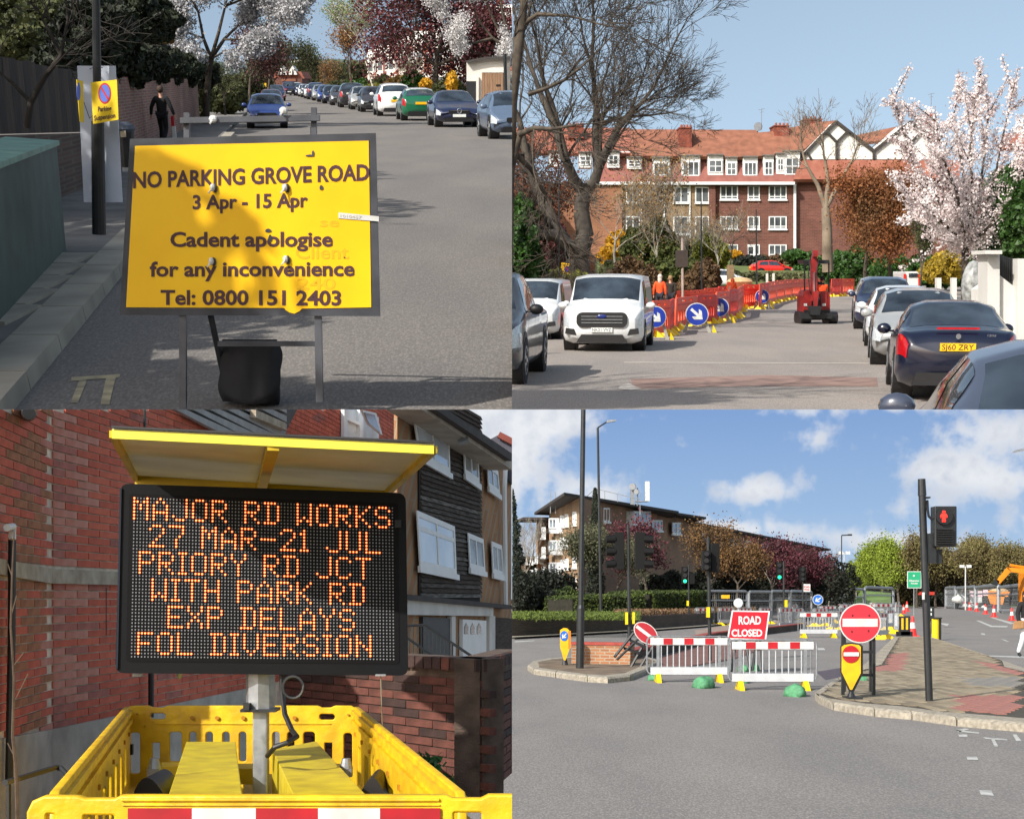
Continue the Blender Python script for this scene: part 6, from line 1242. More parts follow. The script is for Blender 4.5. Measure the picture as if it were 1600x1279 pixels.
# --- garden bank, hedges, shrubs in front of the flats
bnk=mat('bank_grass',(98,112,58),.95,.2,.4,bump=.3)
mb=MB();mb.add([G(930,470),G(1190,467),G(1300,459),P(1300,405,169),P(930,405,169)],[(0,1,2,3,4)]);mb.build('garden_bank',bnk,kind='structure')
YG=mat('yellow_green_leaf',(136,136,50),.75,.2,.4,island=.35,tlight=.35,rgb2=(96,104,46));OLV=mat('olive_leaf',(84,92,44),.75,.2,.4,island=.4,tlight=.25);BRN=mat('brown_hedge_leaf',(102,78,50),.8,.2,.4,island=.35,tlight=.2);COP=mat('copper_leaf',(158,98,56),.75,.2,.3,island=.35,tlight=.35,rgb2=(116,84,52));FOR=mat('forsythia',(206,156,30),.7,.15,.6,island=.3,tlight=.3);GN=mat('laurel_leaf',(58,92,34),.55,.2,.5,island=.4,tlight=.25)
MIXG=mat('mixed_grey_leaf',(98,100,66),.8,.2,.4,island=.4,tlight=.25)
def bl(px,py,d,w,h,dep=1.6):p=P(px,py,d);k=d/F;return(p,(w/2*k,dep,h/2*k))
bush('broad olive hedge in front of the left part of the flats','hedge',[bl(960+i*32,428,118,44,40,2)for i in range(5)],OLV,9000,.22,101,'hedge')
bush('brown clipped hedge behind the dark sign board','hedge',[bl(1100,440,104,44,62,2),bl(1075,448,103,30,40,2)],BRN,6000,.18,102,'hedge')
bush('yellow forsythia bush beside the orange brick end of the flats','shrub',[bl(965,380,140,34,34),bl(950,400,138,30,30)],FOR,3500,.2,103)
bush('small rounded yellow bush below the lowest flat windows','shrub',[bl(1146,398,160,24,11,1)],FOR,1500,.18,104)
bush('dark rounded bush beside the small yellow bush','shrub',[bl(1165,410,158,36,18),bl(1185,408,158,24,14)],DG,3000,.2,105)
bush('long brown hedge above the red car','hedge',[bl(1190+i*22,408,160,34,16,1)for i in range(5)],BRN,4000,.2,106,'hedge')
bush('green shrubs between the thin birches and the flats','shrub',[bl(1000,385,132,60,60,2),bl(1050,395,130,60,50,2),bl(1030,360,134,30,40,2)],OLV,9000,.2,107)
bush('tall yellow green shrub beside the right hand lamp column','shrub',[bl(1100,390,128,36,60,2),bl(1120,400,128,34,46,2)],YG,4500,.17,108)
bush('green mound of shrubs behind the excavator','shrub',[bl(1240,400,150,34,18),bl(1262,418,150,46,40),bl(1310,420,145,50,46),bl(1340,416,142,50,56)],GN,9000,.2,109)
bush('low dark greenery behind the barrier bend on the right','shrub',[bl(1380+i*26,425,140,40,44,2)for i in range(6)],GN,10000,.18,110)
bush('yellow flowering shrub right of the far parked cars','shrub',[bl(1476,416,90,46,44),bl(1455,424,90,26,30)],mat('yellow_bloom',(176,150,44),.7,.2,.6,island=.4,tlight=.3),4000,.12,111)
bush('dark green laurel mass at the left edge above the pickup','shrub',[bl(812,400,60,60,110),bl(835,440,62,50,70),bl(815,340,66,50,60)],GN,14000,.11,112)
bush('crimson leaved shrub behind the laurel at the left edge','shrub',[bl(858,380,72,50,70),bl(880,410,74,40,60)],mat('dark_crimson_leaf',(92,46,44),.75,.2,.5,island=.4,tlight=.2),7000,.12,113)
bush('yellow green shrub left of the white van','shrub',[bl(872,440,64,46,36),bl(900,440,66,40,30)],YG,4000,.12,114)
bush('dark brown thicket behind the two standing people','shrub',[bl(1010,450,84,50,60,1.2),bl(1045,462,84,30,44,1.2),bl(985,430,86,60,50,1.2)],BRN,7000,.12,115)
bush('glossy dark evergreen behind the white pier','shrub',[bl(1590,340,44,70,120,2),bl(1560,395,46,50,60,1.5),bl(1585,290,50,60,60,2)],GN,14000,.09,116)
def tr2(label,px,d,top,base_y,leaf,seed,**k):
    b=P(px,base_y,d);H=(base_y-top)/F*d;a=dict(levels=4,kd=(4,4,4,3),spread=.6,up=.25,n=6000,ls=.012,sig=.04,rr=.02);a.update(k);r_=a.pop('rr');return tree(label,b,H,H*r_,a.pop('bark',BARK),leaf,seed,**a)
bush('low hedge along the top of the barriers on the garden bank','hedge',[bl(1100+i*22,450-i*1.5,140,34,20,1.2)for i in range(7)],OLV,8000,.15,117,'hedge')
bush('grey green planting around the white bollards','shrub',[bl(1090+i*30,436,135,44,20,1.5)for i in range(6)],MIXG,6000,.16,118)
# big bare tree on the left
dT=66
pp=lambda*q:[P(x,y,dT+z)for x,y,z in q]
tree('large bare winter tree with a thick forked trunk behind the white van',P(900,478,dT),11,.5,mat('grey_bark',(92,84,74),.9,.3,1.5,bump=.5,bscale=6,rgb2=(46,42,38)),None,201,levels=5,kd=(5,5,4,4,4),spread=.6,up=.16,lenf=.64,tr=.0014,wob=.14,limbs=[
    (pp((902,480,0),(902,440,0),(903,405,0)),.62,.5,0),(pp((903,405,0),(890,385,-.3),(868,368,-.6),(853,366,-.8)),.34,.22,1.6),
    (pp((903,405,0),(914,370,.2),(908,330,.3),(912,300,.3)),.42,.3,0),(pp((912,300,.3),(898,282,0),(884,250,-.5),(874,205,-.8),(862,160,-1)),.26,.1,3.4),
    (pp((912,300,.3),(928,285,.2),(936,262,.1),(930,215,.2),(932,170,.1),(928,130,0)),.26,.1,3.4),(pp((936,262,.1),(950,230,-.4),(966,200,-.6),(985,178,-1),(1003,160,-1.2)),.2,.08,3.0),
    (pp((935,197,.2),(958,186,.6),(980,184,.9)),.12,.07,2.2),(pp((884,250,-.5),(868,200,.6),(846,150,.9),(832,110,1)),.2,.08,3.0),(pp((903,405,0),(862,350,.6),(838,290,1),(822,240,1.2),(812,190,1.4)),.34,.12,3.0),(pp((928,130,0),(922,95,0)),.09,.06,2.2)])
tree('bare tree reaching in from the top left corner of the hill street',P(792,470,52),11,.3,BARK,None,202,levels=5,kd=(4,4,4,3,3),spread=.6,up=.1,lenf=.66,tr=.0016,limbs=[([P(785,470,52),P(790,300,52),P(798,160,52),P(812,60,52)],.34,.16,3.2),([P(798,160,52),P(815,40,52),P(840,22,52),P(888,25,51)],.12,.04,1.6),([P(790,300,52),P(812,210,52),P(835,200,51)],.14,.08,2.4),([P(795,230,52),P(830,265,53),P(850,300,53)],.1,.06,2.)])
tr2('slim pale birch in front of the left flat windows',1014,128,245,468,mat('birch_bud',(150,120,78),.8,.2,.5,island=.3,tlight=.3),203,bark=BARKP,n=2500,ls=.008,rr=.011,tr=.003,spread=.45,up=.4,trunk=.5)
tr2('leaning pale birch behind the dark sign board',1062,124,300,470,None,204,bark=BARKP,rr=.012,tr=.003,spread=.5,up=.3)
tr2('slim birch beside the brown hedge',1118,118,318,462,mat('birch_bud',(150,120,78)),205,bark=BARKP,n=1500,ls=.008,rr=.010,tr=.003,spread=.5,up=.4,trunk=.5)
tr2('small bare garden tree before the brick windows',1140,140,320,425,None,206,bark=BARK,rr=.014,tr=.003,spread=.9,up=.1)
tr2('mossy tree with leafless crown left of the big bare tree trunk',960,110,270,450,mat('birch_bud',(150,120,78)),207,bark=BARKP,n=2500,ls=.008,rr=.014,tr=.003,spread=.7,up=.3)
tr2('russet budding tree at the left behind the big bare tree',845,100,215,440,mat('russet_bud',(120,70,46),.8,.2,.4,island=.35,tlight=.3),208,n=6000,ls=.009,rr=.014,spread=.7)
tree('pale barked bare tree behind the excavator with a short thick trunk',P(1290,430,112),8.6,.4,mat('plane_bark',(146,132,112),.9,.25,.8,rgb2=(96,84,70)),None,209,levels=4,kd=(5,5,4,4),spread=.75,up=.28,lenf=.62,tr=.0026,limbs=[([P(1293,425,112),P(1292,360,112),P(1290,325,112)],.42,.32,0),([P(1290,325,112),P(1278,290,112),P(1262,262,112)],.2,.1,2.2),([P(1290,325,112),P(1294,285,112),P(1290,255,112)],.22,.1,2.2),([P(1292,322,112),P(1310,290,112),P(1325,262,112)],.2,.1,2.2)])
tr2('copper leaved tree behind the parked cars',1352,104,272,440,COP,210,n=20000,ls=.012,sig=.06,spread=.75,up=.2)
tr2('second copper leaved tree with greener lower crown',1392,108,285,440,COP,211,n=14000,ls=.012,sig=.06,spread=.75,up=.2)
tr2('vase shaped shrub of upright brown stems beside the blossom tree',1438,84,318,450,OLV,212,n=4500,ls=.01,sig=.03,spread=.45,up=.7,kd=(7,5,4,3),trunk=.12,rr=.012,lenf=.8)
# blossom tree on the right
BLOS=mat('pale_pink_blossom',(244,236,234),.7,.05,1.0,island=.12,tlight=.35,rgb2=(224,208,206))
dB=44
bb=lambda*q:[P(x,y,dB+z)for x,y,z in q]
TB=[bb((1508,390,0),(1490,350,.2),(1458,300,.3),(1428,262,.3),(1412,205,.2),(1393,142,0)),bb((1508,390,0),(1502,340,-.4),(1478,280,-.6),(1452,220,-.8),(1420,165,-1)),bb((1509,385,0),(1512,320,.4),(1502,250,.5),(1488,190,.6),(1500,132,.7)),bb((1509,385,0),(1520,310,-.3),(1516,230,-.3),(1524,165,-.3),(1533,116,-.4)),bb((1510,388,0),(1535,340,.2),(1556,270,.2),(1570,200,.2),(1586,125,.3)),bb((1510,388,0),(1550,350,-.3),(1585,300,-.5),(1600,240,-.6),(1608,170,-.6)),bb((1509,385,0),(1530,300,.7),(1542,220,.9),(1545,150,1)),bb((1505,380,0),(1470,345,-.9),(1440,320,-1.2),(1415,300,-1.4)),bb((1512,380,0),(1560,365,.8),(1600,340,1)),bb((1505,385,0),(1480,370,.8),(1450,345,1.2),(1432,335,1.4)),bb((1508,380,0),(1495,300,-1.2),(1470,240,-1.5),(1462,180,-1.6))]
rgb_=np.random.default_rng(5);t=thing('blossom_tree','pale pink blossom tree with long upright flowering shoots beside the white wall','tree',X(1508,dB));segs=[];pts=[]
mb=MB();mb.tube([X(1508,dB),P(1508,430,dB),P(1508,388,dB)],[.13,.11,.1],10);mb.build('trunk',BARK,t,smooth=True)
for br in TB:
    b=np.array([list(p)for p in br]);n=len(b)
    for i in range(n-1):
        segs.append([*b[i],*b[i+1],.05*(1-i/n),.05*(1-(i+1)/n)+.006,1])
        for k in range(260):
            u=rgb_.random();r_=.17*(1-.78*(i+u)/(n-1))+.03;pts.append(b[i]*(1-u)+b[i+1]*u+rgb_.normal(size=3)*r_)
        for k in range(4):                       # side shoots
            u=rgb_.random();s0=b[i]*(1-u)+b[i+1]*u;dv=(b[i+1]-b[i]);dv/=np.linalg.norm(dv);dv=dv*.8+rgb_.normal(size=3)*.55;dv/=np.linalg.norm(dv);L_=rgb_.uniform(.5,1.5)*(1.15-.75*i/n);s1=s0+dv*L_;segs.append([*s0,*s1,.018,.006,2])
            for _ in range(130):u=rgb_.random();pts.append(s0*(1-u)+s1*u+rgb_.normal(size=3)*.055)
segs=np.array(segs);v,f=tubes_np(segs,5);npmesh('branches',v,f,BARK,t);v,f=leaves_np(np.array(pts),.037,rgb_,asp=.8);npmesh('crown',v,f,BLOS,t)
# trees standing off to the left whose shadows cross the near road
Q=2
before=set(o.name for o in C.objects)
tree('bare tree standing left of the near road',Vector((-6.8,15.2,0)),12.5,.3,BARK,None,220,levels=4,kd=(5,4,4,3),spread=.7,up=.2,tr=.003)
t=thing('street_tree','leafy tree standing left of the near road','tree',Vector((-7.6,13.2,0)));mb=MB();mb.cyl((-7.6,13.2,0),(-7.6,13.2,8),.25,.12,8);mb.build('trunk',BARK,t);rg=np.random.default_rng(6);n=5200;dq=rg.normal(size=(n,3));dq/=np.linalg.norm(dq,axis=1,keepdims=True);c=np.array([-7.0,14.0,8.6])+dq*rg.uniform(.3,1,(n,1))*np.array([2.6,1.5,1.2]);v,f=leaves_np(c,.16,rg);npmesh('crown',v,f,OLV,t)
for o in C.objects:
    if o.name not in before:QMAP[o.name]=22
# --- white wall with railings on the right
WRN=mat('white_render_wall',(206,204,198),.85,.06,.8,bump=.15,bscale=20)
t=thing('garden_pier_wall','white rendered garden wall with a square pier and sloping top at the right edge','wall',X(1560,24));d=24
def sb(nm,m,pts,dd,th,par=None):mb=MB();mb.prism([P(x,y,dd)for x,y in pts],[P(x,y,dd)+Vector((0,th,0))for x,y in pts]);return mb.build(nm,m,par or t)
sb('pier',WRN,rect(1543,396,1562,560),24.5,.5);sb('pier_cap',WRN,rect(1540,391,1566,397),24.3,.75);sb('wall',WRN,[(1562,430),(1590,452),(1640,462),(1640,560),(1562,560)],24.6,.35);sb('pier',WRN,rect(1590,404,1640,560),24.45,.5);sb('wall',WRN,[(1526,452),(1543,440),(1543,560),(1526,540)],25.2,.3)
t=thing('railing_panel','black metal railing panel between the white piers','railing',P(1575,450,24.6));mb=MB();mb.tube([P(1563,400,24.7),P(1591,408,24.7)],.02,4);mb.tube([P(1563,436,24.7),P(1591,446,24.7)],.02,4);[mb.tube([P(1563+i*2.8,400+i*.8,24.7),P(1563+i*2.8,437+i*.9,24.7)],.012,4)for i in range(11)];mb.build('bars',DARKM,t);sb('backing',BLACKP,[(1563,401),(1591,409),(1591,445),(1563,436)],24.8,.02)
b=P(1519,445,36);o=MB();o.ell(b,(.25,.3,.55),10,8);o=o.build('wrapped_bundle',mat('silver_wrap',(150,152,150),.4,.3,9),base=b,smooth=True);tag(o,'silver grey wrapped bundle standing beside the blossom trunk','bundle')
t=thing('gate_posts','row of small white gate posts beyond the parked cars','post',X(1470,62));[sb('post',WRN,rect(x,434,x+7,475),62,.3)for x in(1464,1488)]
# --- vehicles
RB=R(-11.9)
GBL=paint('deep_blue',(10,16,38));SIL=paint('silver',(150,152,152));WHT=paint('white',(216,218,218));NAV=paint('navy',(28,36,66));GRB=paint('grey_blue',(58,64,80));DGR=paint('dark_grey',(58,60,64));REDP=paint('red',(206,34,24))
car=put_car('coupe','parked_car','dark blue coupe with yellow plate SJ60 ZRY parked on the right, seen from behind',GBL,0,0,R(180)+RB,at=Vector((lx(23.2)+.08,23.2,0)),rearplate='SJ60 ZRY',group='cars parked nose to tail down the right of the hill street');car.scale=(.9,1,.96)
def rear_extra(c,L=4.4):
    mb=MB();mb.box((0,L/2-.12,1.035),(.62,.03,.03));mb.build('brake_light',REDL,c);mb=MB();mb.cyl((0,L/2+.02,.93),(0,L/2+.045,.93),.038,n=16);mb.build('badge',CHROME,c)
    for s in(-.34,.34):mb=MB();mb.box((s,.55,1.02),(.26,.1,.2));mb.build('headrest',mat('headrest_grey',(92,94,98),.8,.05,4),c,bevel=.03)
    mb=MB();v,f,w=text2d('120d',.01);mb.add([(-.42-x*.12/w,L/2+.02,.93+y*.03)for x,y in v],f);mb.build('model_lettering',CHROME,c)
rear_extra(car)
GP='cars parked nose to tail down the right of the hill street'
put_car('coupe','parked_car','grey blue car filling the bottom right corner, its roof and mirror showing',GRB,0,0,R(180)+RB,at=Vector((3.2,8.75,0)),group=GP).scale=(.96,.96,.965)
put_car('hatch','parked_car','silver hatchback facing down the hill just ahead of the dark blue coupe',SIL,0,0,RB,at=Vector((lx(31.5),31.5,0)),group=GP)
put_car('hatch','parked_car','white hatchback facing down the hill, third from the camera on the right',WHT,0,0,RB,at=Vector((lx(39.5),39.5,0)),group=GP)
put_car('suv','parked_car','dark blue off roader facing down the hill behind the white hatchback',NAV,0,0,RB,at=Vector((lx(52)-.1,52,0)),group=GP)
put_car('suv','parked_car','pale grey off roader half hidden behind the dark blue off roader',SIL,0,0,RB,at=Vector((lx(60)-.1,60,0)),group=GP)
put_car('hatch','parked_car','last dark car in the row parked up the right of the hill street',DGR,0,0,RB,at=Vector((lx(67),67,0)),group=GP)
v=put_car('van','white_van','white panel van with black grille parked facing down the hill beside the barriers',WHT,0,0,R(-8.5),at=Vector((2.38,37.6,0)),cat='van',frontplate='NK21 VVZ');v.scale=(.93,.93,.88)
v2=put_car('van','white_van','second white van behind the pickup with its passenger door open',WHT,0,0,R(-8.5),at=Vector((.72,44,0)),cat='van',frontplate=None);v2.scale=(.85,.85,.82)
t=v2;mb=MB();q=rr(-1.9,.62,-.95,1.92,.12);dm=holed(q,[rr(-1.82,1.28,-1.06,1.84,.08)],.06,.01);dm.materials.clear();dm.materials.append(WHT);dm.transform(Matrix.Translation((0,-1.62,0)));link('open_door',dm,v2);
put_car('pickup','pickup_truck','dark grey double cab pickup cut by the left edge of the hill street',paint('gunmetal',(58,62,68)),0,0,R(-6.6),at=Vector((-.52,26.6,0)),cat='pickup')
put_car('hatch','red_car','bright red hatchback parked side on above the barriers in front of the flats',REDP,0,0,R(96),at=P(1205,431,150),cat='car')
put_car('hatch','white_car','white hatchback parked side on behind the slim birches',WHT,0,0,R(84),at=P(1128,450,122),cat='car')
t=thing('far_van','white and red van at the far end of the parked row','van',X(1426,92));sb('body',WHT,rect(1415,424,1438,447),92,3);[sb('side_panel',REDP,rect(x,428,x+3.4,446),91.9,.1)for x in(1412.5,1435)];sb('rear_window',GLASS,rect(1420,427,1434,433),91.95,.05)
# --- orange barriers
ORB=mat('orange_plastic',(246,88,54),.5,.08,3);ORD=mat('orange_plastic_worn',(222,60,46),.55,.12,3)
def make_ob():
    t=thing('plastic_barrier','x','barrier',world=False);me=holed(rr(0,.1,1.2,1.0,.05),[rr(.08+i*.15,.26,.17+i*.15,.62,.04,2)for i in range(7)]+[rr(.3,.86,.5,.93,.03,2),rr(.7,.86,.9,.93,.03,2)],.06,.006);me.materials.clear();me.materials.append(ORB);link('panel',me,t)
    for x in(.2,1.0):mb=MB();mb.hexa([(x-.06,-.3,0),(x+.06,-.3,0),(x+.05,-.05,.2),(x-.05,-.05,.2)],[(x-.06,.3,0),(x+.06,.3,0),(x+.05,.05,.2),(x-.05,.05,.2)]);mb.build('foot',YEL,t)
    mb=MB();mb.box((.6,0,.78),(1.1,.075,.05));mb.build('rib',ORD,t);return t
OP=make_ob();OT=tree_of(OP);ofirst=[True]
def ob(a,b,label,m=None):
    A=G(*a);B=G(*b);e=B-A;yaw=math.atan2(e.y,e.x);L=e.length/1.22
    if ofirst[0]:o=OP;ofirst[0]=False;o.location=A;o.rotation_euler=(0,0,yaw);o['label']=label;o['group']='orange plastic barriers round the roadworks'
    else:o=copy_thing(OP,OT,A,(0,0,yaw),1,label,'orange plastic barriers round the roadworks',{ORB.name:m}if m else None)
    o.scale=(L,1,1+.42*max(0,min(1,(a[0]-1080)/150)))
run=[((1018,527),(1046,524),'nearest orange barrier with a darker face behind the white van',ORD),((1046,524),(1052,517),'orange barrier seen end on just right of the nearest one',ORD),((1055,516),(1088,508),'orange barrier behind the largest blue arrow disc',None),((1088,508),(1118,505),'darker orange barrier between the two front blue arrow discs',ORD),((1118,505),(1138,500),'orange barrier behind the second blue arrow disc',None),((1138,500),(1152,497),'orange barrier at the corner below the bending worker',ORD),((1152,497),(1160,485),'orange barrier seen end on below the wooden crate',None),((1160,483),(1184,481),'orange barrier squarely facing the road left of the third blue disc',None),((1186,484),(1200,477),'orange barrier just right of the third blue disc',ORD),((1200,477),(1213,473),'first barrier of the line beyond the third blue disc',None),((1213,473),(1225,470),'second barrier of the line beyond the third blue disc',None),((1225,470),(1237,467.5),'third barrier of the line, left of the excavator track',None),((1237,467.5),(1250,466),'fourth barrier of the line, behind the excavator',None),((1250,466),(1268,465),'barrier hidden partly behind the excavator body',None),((1268,465),(1284,464),'barrier behind the excavator driver',None),((1298,463.5),(1315,463),'barrier just right of the excavator',ORD),((1315,463),(1334,462),'barrier with a paler top at the right end of the line',None),
       ((1056,488),(1078,487),'rear barrier near the dark sign post',None),((1078,487),(1100,484),'rear barrier second from the dark sign post',None),((1100,484),(1122,481),'rear barrier third from the dark sign post',None),((1122,481),(1142,479),'rear barrier in front of the bending worker',ORD)]
for a,b,l,m in run:ob(a,b,l,m)
# blue arrow discs on grey frames
BL2=mat('deep_blue_sheeting',(26,52,150),.4,.06,5)
for px,py,r,fy,lab in[(1089,491,18,519,'largest full blue disc with a white arrow pointing down right, on a grey frame'),(1124,480,15,504,'second blue arrow disc, right of the largest'),(1191,463,11,482,'smallest blue arrow disc beyond the wooden crate'),(1024,495,17,530,'blue disc half hidden behind the white van')]:
    b=G(px,fy);d=b.y-.3;t=thing('arrow_sign',lab,'sign',b,'blue arrow discs along the roadworks');k=r/18
    o=sb('disc',WHITE,circ(px,py,r),d,.04,t);sb('blue_face',BL2,circ(px,py,r*.93),d-.012,.01,o);sb('arrow',WHITE,arrowpts(px,py,r*.95,42),d-.022,.008,o)
    for s in(-1,1):
        mb=MB();mb.hexa([P(px+s*20*k-3*k,fy+1,d+.1),P(px+s*20*k+3*k,fy+1,d+.1),P(px+s*13*k+2*k,py+10*k,d+.1),P(px+s*13*k-2*k,py+10*k,d+.1)],[P(px+s*20*k-3*k,fy+1,d+.25),P(px+s*20*k+3*k,fy+1,d+.25),P(px+s*13*k+2*k,py+10*k,d+.25),P(px+s*13*k-2*k,py+10*k,d+.25)])
        mb.build('grey_leg',mat('frame_grey',(150,150,144),.7,.1,4),t)
    mb=MB();mb.hexa([P(px+24*k,fy+1,d),P(px+31*k,fy+1,d),P(px+26*k,fy-11*k,d),P(px+25*k,fy-11*k,d)],[P(px+24*k,fy+1,d+.3),P(px+31*k,fy+1,d+.3),P(px+26*k,fy-11*k,d+.3),P(px+25*k,fy-11*k,d+.3)]);mb.build('yellow_foot',YEL,t)
# --- excavator
XR=mat('excavator_red',(158,30,28),.5,.12,3,coat=.15,rgb2=(112,30,28),detail=9)
b=G(1274,505);d=b.y;t=thing('mini_excavator','small red tracked excavator with a canopy and raised red boom driving down the road','excavator',b)
for x0,x1 in((1246,1262),(1290,1303)):
    mb=MB();p=[P(x0,y,d)for y in(505,497)];mb.prism(*[[Vector((X_.x,X_.y+yy,zz))for yy,zz in((-.75,.1),(-.62,0),(.62,0),(.75,.1),(.75,.32),(.6,.42),(-.6,.42),(-.75,.32))]for X_ in(P(x0,500,d),P(x1,500,d))]);mb.build('track',BLACKP,t,bevel=.03)
sb('undercarriage',DARKM,rect(1262,490,1290,500),d-.2,.6,t);sb('dozer_blade',DARKM,[(1248,498),(1301,498),(1300,489),(1249,489)],d-.95,.06,t)
sb('counterweight',XR,[(1254,487),(1254,462),(1258,454),(1268,452),(1268,487)],d-.5,1.1,t);sb('engine_cover',XR,[(1283,487),(1283,455),(1294,455),(1297,462),(1297,487)],d-.5,1.1,t);sb('chassis',DARKM,rect(1266,470,1285,490),d-.4,.9,t);sb('seat',BLACKP,rect(1274,440,1288,470),d+.1,.3,t);sb('floor_pan',DARKM,rect(1256,484,1297,488),d-.55,1.2,t)
mb=MB();[mb.tube([P(x,458,d+y),P(x,408,d+y)],.028,5)for x in(1257,1295)for y in(-.4,.5)];mb.build('canopy_posts',DARKM,t);sb('canopy_roof',DARKM,[(1255,406),(1296,406),(1295,412),(1257,412)],d-.55,1.2,t);sb('lamp',BLACKP,rect(1256,409,1261,415),d-.6,.1,t)
sb('boom',XR,[(1267,470),(1267,415),(1270,396),(1277,396),(1277,470)],d-.9,.16,t);sb('boom_tip',XR,[(1271,401),(1271,391),(1278,391),(1278,401)],d-1.1,.3,t);sb('hydraulic_ram',CHROME,rect(1271,425,1273,455),d-.95,.04,t);mb=MB();[mb.tube([P(x,402,d-.9),P(x-3,425,d-1.02),P(x-1,452,d-1.0),P(x+4,468,d-.8)],.016,5)for x in(1266,1279)];mb.build('hydraulic_hose',BLACKP,t);sb('dipper',XR,[(1271,455),(1280,455),(1277,480),(1272,480)],d-1.1,.12,t);sb('bucket',DARKM,[(1264,478),(1284,478),(1281,492),(1267,492)],d-1.25,.4,t);[sb('work_light',WHITE,rect(x,474,x+5,478),d-.52,.02,t)for x in(1256,1285)]
HV=mat('orange_hi_vis',(240,84,30),.8,.08,6);NVY=mat('dark_trousers',(44,46,56),.9,.1,8);GRH=mat('grey_hair',(200,192,180),.8,.08,20)
person('excavator driver in orange seated under the canopy',G(1284,505)+Vector((0,.15,0)),R(0),.95,HV,NVY,mat('dark_hair',(40,28,22)),dict(pel=(0,0,.95),knl=(.14,-.42,.92),knr=(-.14,-.42,.92),anl=(.14,-.5,.5),anr=(-.14,-.5,.5),tol=(.14,-.62,.46),tor=(-.14,-.62,.46),ell=(.28,-.12,1.2),elr=(-.28,-.12,1.2),hal=(.22,-.38,1.15),har=(-.22,-.38,1.15)))
person('woman with fair hair in an orange jacket standing behind the barriers, seen from behind',G(1030,496),R(170),1.0,HV,NVY,GRH,long_hair=True)
person('person in a dark coat standing beside the woman in orange',G(1046,495),R(185),.97,mat('dark_coat',(52,46,40),.9,.1,8),NVY,mat('sandy_hair',(150,120,84),.8,.08,20))
person('worker in orange and silver stooping behind the rear barriers',G(1138,488),R(150),1.0,HV,HV,mat('orange_helmet',(228,96,40),.4,.05,5),dict(chest=(0,-.22,1.2),neck=(0,-.36,1.36),head=(0,-.44,1.42),crown=(0,-.48,1.5),shl=(.17,-.3,1.32),shr=(-.17,-.3,1.32),ell=(.22,-.38,1.05),elr=(-.22,-.38,1.05),hal=(.2,-.5,.85),har=(-.2,-.5,.85)))
t=thing('wooden_crate','wooden crate heaped with pale material behind the stooping worker','crate',P(1158,458,88));sb('box',mat('crate_wood',(150,84,50),.85,.15,3),rect(1146,441,1168,454),88,1.2);mb=MB();mb.ell(P(1156,440,88.6),(.75,.6,.25),12,6);mb.build('load',mat('pale_aggregate',(196,164,122),.95,.1,5),t)
# posts
t=thing('board_sign','dark rounded board on a pale post above the people in the road','sign',X(1066,70));sb('board',mat('board_back',(58,48,42),.7,.1,4),[(a,b)for a,b in rnd_px([(1055.5,391),(1075,391),(1075,417),(1055.5,417)],3)]if 'rnd_px' in globals()else rect(1055.5,391,1075,417),66,.06);mb=MB();mb.cyl(X(1067,66.1),P(1066,372,66.1),.055,n=8);mb.build('post',mat('pale_post',(168,150,140),.7,.1,4),t)
for px,top,d,lab in((1096.5,300,84,'thin black lamp column between the dark board and the hedge'),(1182.5,327,100,'thin black lamp column in front of the red car'),(874,262,56,'dark red brown post beside the big bare tree')):
    b=X(px,d);t=thing('lamp_column',lab,'lamp column',b);mb=MB();mb.cyl(b,P(px-1,top,d),.055*d/84,.03*d/84,8);mb.build('post',DARKM,t)
t=thing('parking_notice','yellow parking notice tied to the dark post by the big bare tree','sign',P(883,420,55.5));o=sb('notice_board',YB,[(877,410),(890,412),(890,428),(877,426)],55.5,.03);sb('blue_disc',BL2,circ(886,420,4.4),55.46,.02,o);sb('red_bar',REDS,[(883,417),(884,416),(889,423),(888,424)],55.44,.01,o)
t=thing('bollard_pair','two white bollards on the garden bank below the red car','bollard',P(1204,446,120));[sb('bollard',WRN,rect(x,427,x+3.4,445),120,.15)for x in(1197,1207)]
t=thing('brick_pier','square buff brick gate pier beside the white car','pier',P(1143,445,116));sb('pier',BR2B,rect(1137,414,1147,450),116,.5)
# ================================================================== upper left: the long street with the yellow board
Q=1
ROADD=(435-800)/F/math.cos(TH[1])          # the street runs away towards column 435
def lxk(k):                                         # x on a line parallel to the street: k = picture columns per row below the horizon
    a=G(435+k*90,218);b=G(435+k*30,158);return lambda y:a.x+(b.x-a.x)*(y-a.y)/(b.y-a.y)
A1M=asphalt('street_asphalt',(116,112,108),1.0)
a=G(-60,660);kerbL=lxk(-.805);inL=lxk(-.99);kerbR=lxk(5.4)
mb=MB();mb.add([(-9,6,0),(14,6,0),(40,700,0),(-260,700,0)],[(0,1,2,3)]);mb.build('street_road',A1M,kind='structure')
PV1=mat('flagstone',(158,150,136),.9,.15,1.2,bump=.3,bscale=20)
def ribbon(name,f0,f1,y0,y1,h,m,gap=0):mb=MB();p=[Vector((f0(y0),y0,0)),Vector((f1(y0),y0,0)),Vector((f0(y1),y1,0)),Vector((f1(y1),y1,0))];z=Vector((0,0,h));mb.hexa([p[0],p[1],p[1]+z,p[0]+z],[p[2],p[3],p[3]+z,p[2]+z]);return mb.build(name,m,kind='structure')
ribbon('left_footway',lambda y:inL(y)-3.0,lambda y:inL(y)-.01,8,300,.115,mat('footway_tarmac',(112,108,104),.95,.15,2,bump=.3))
KS=thing('kerb_line','granite kerbstones edging the left footway of the long street','kerb',Vector((kerbL(12),12,0)))
y=8.6;i=0
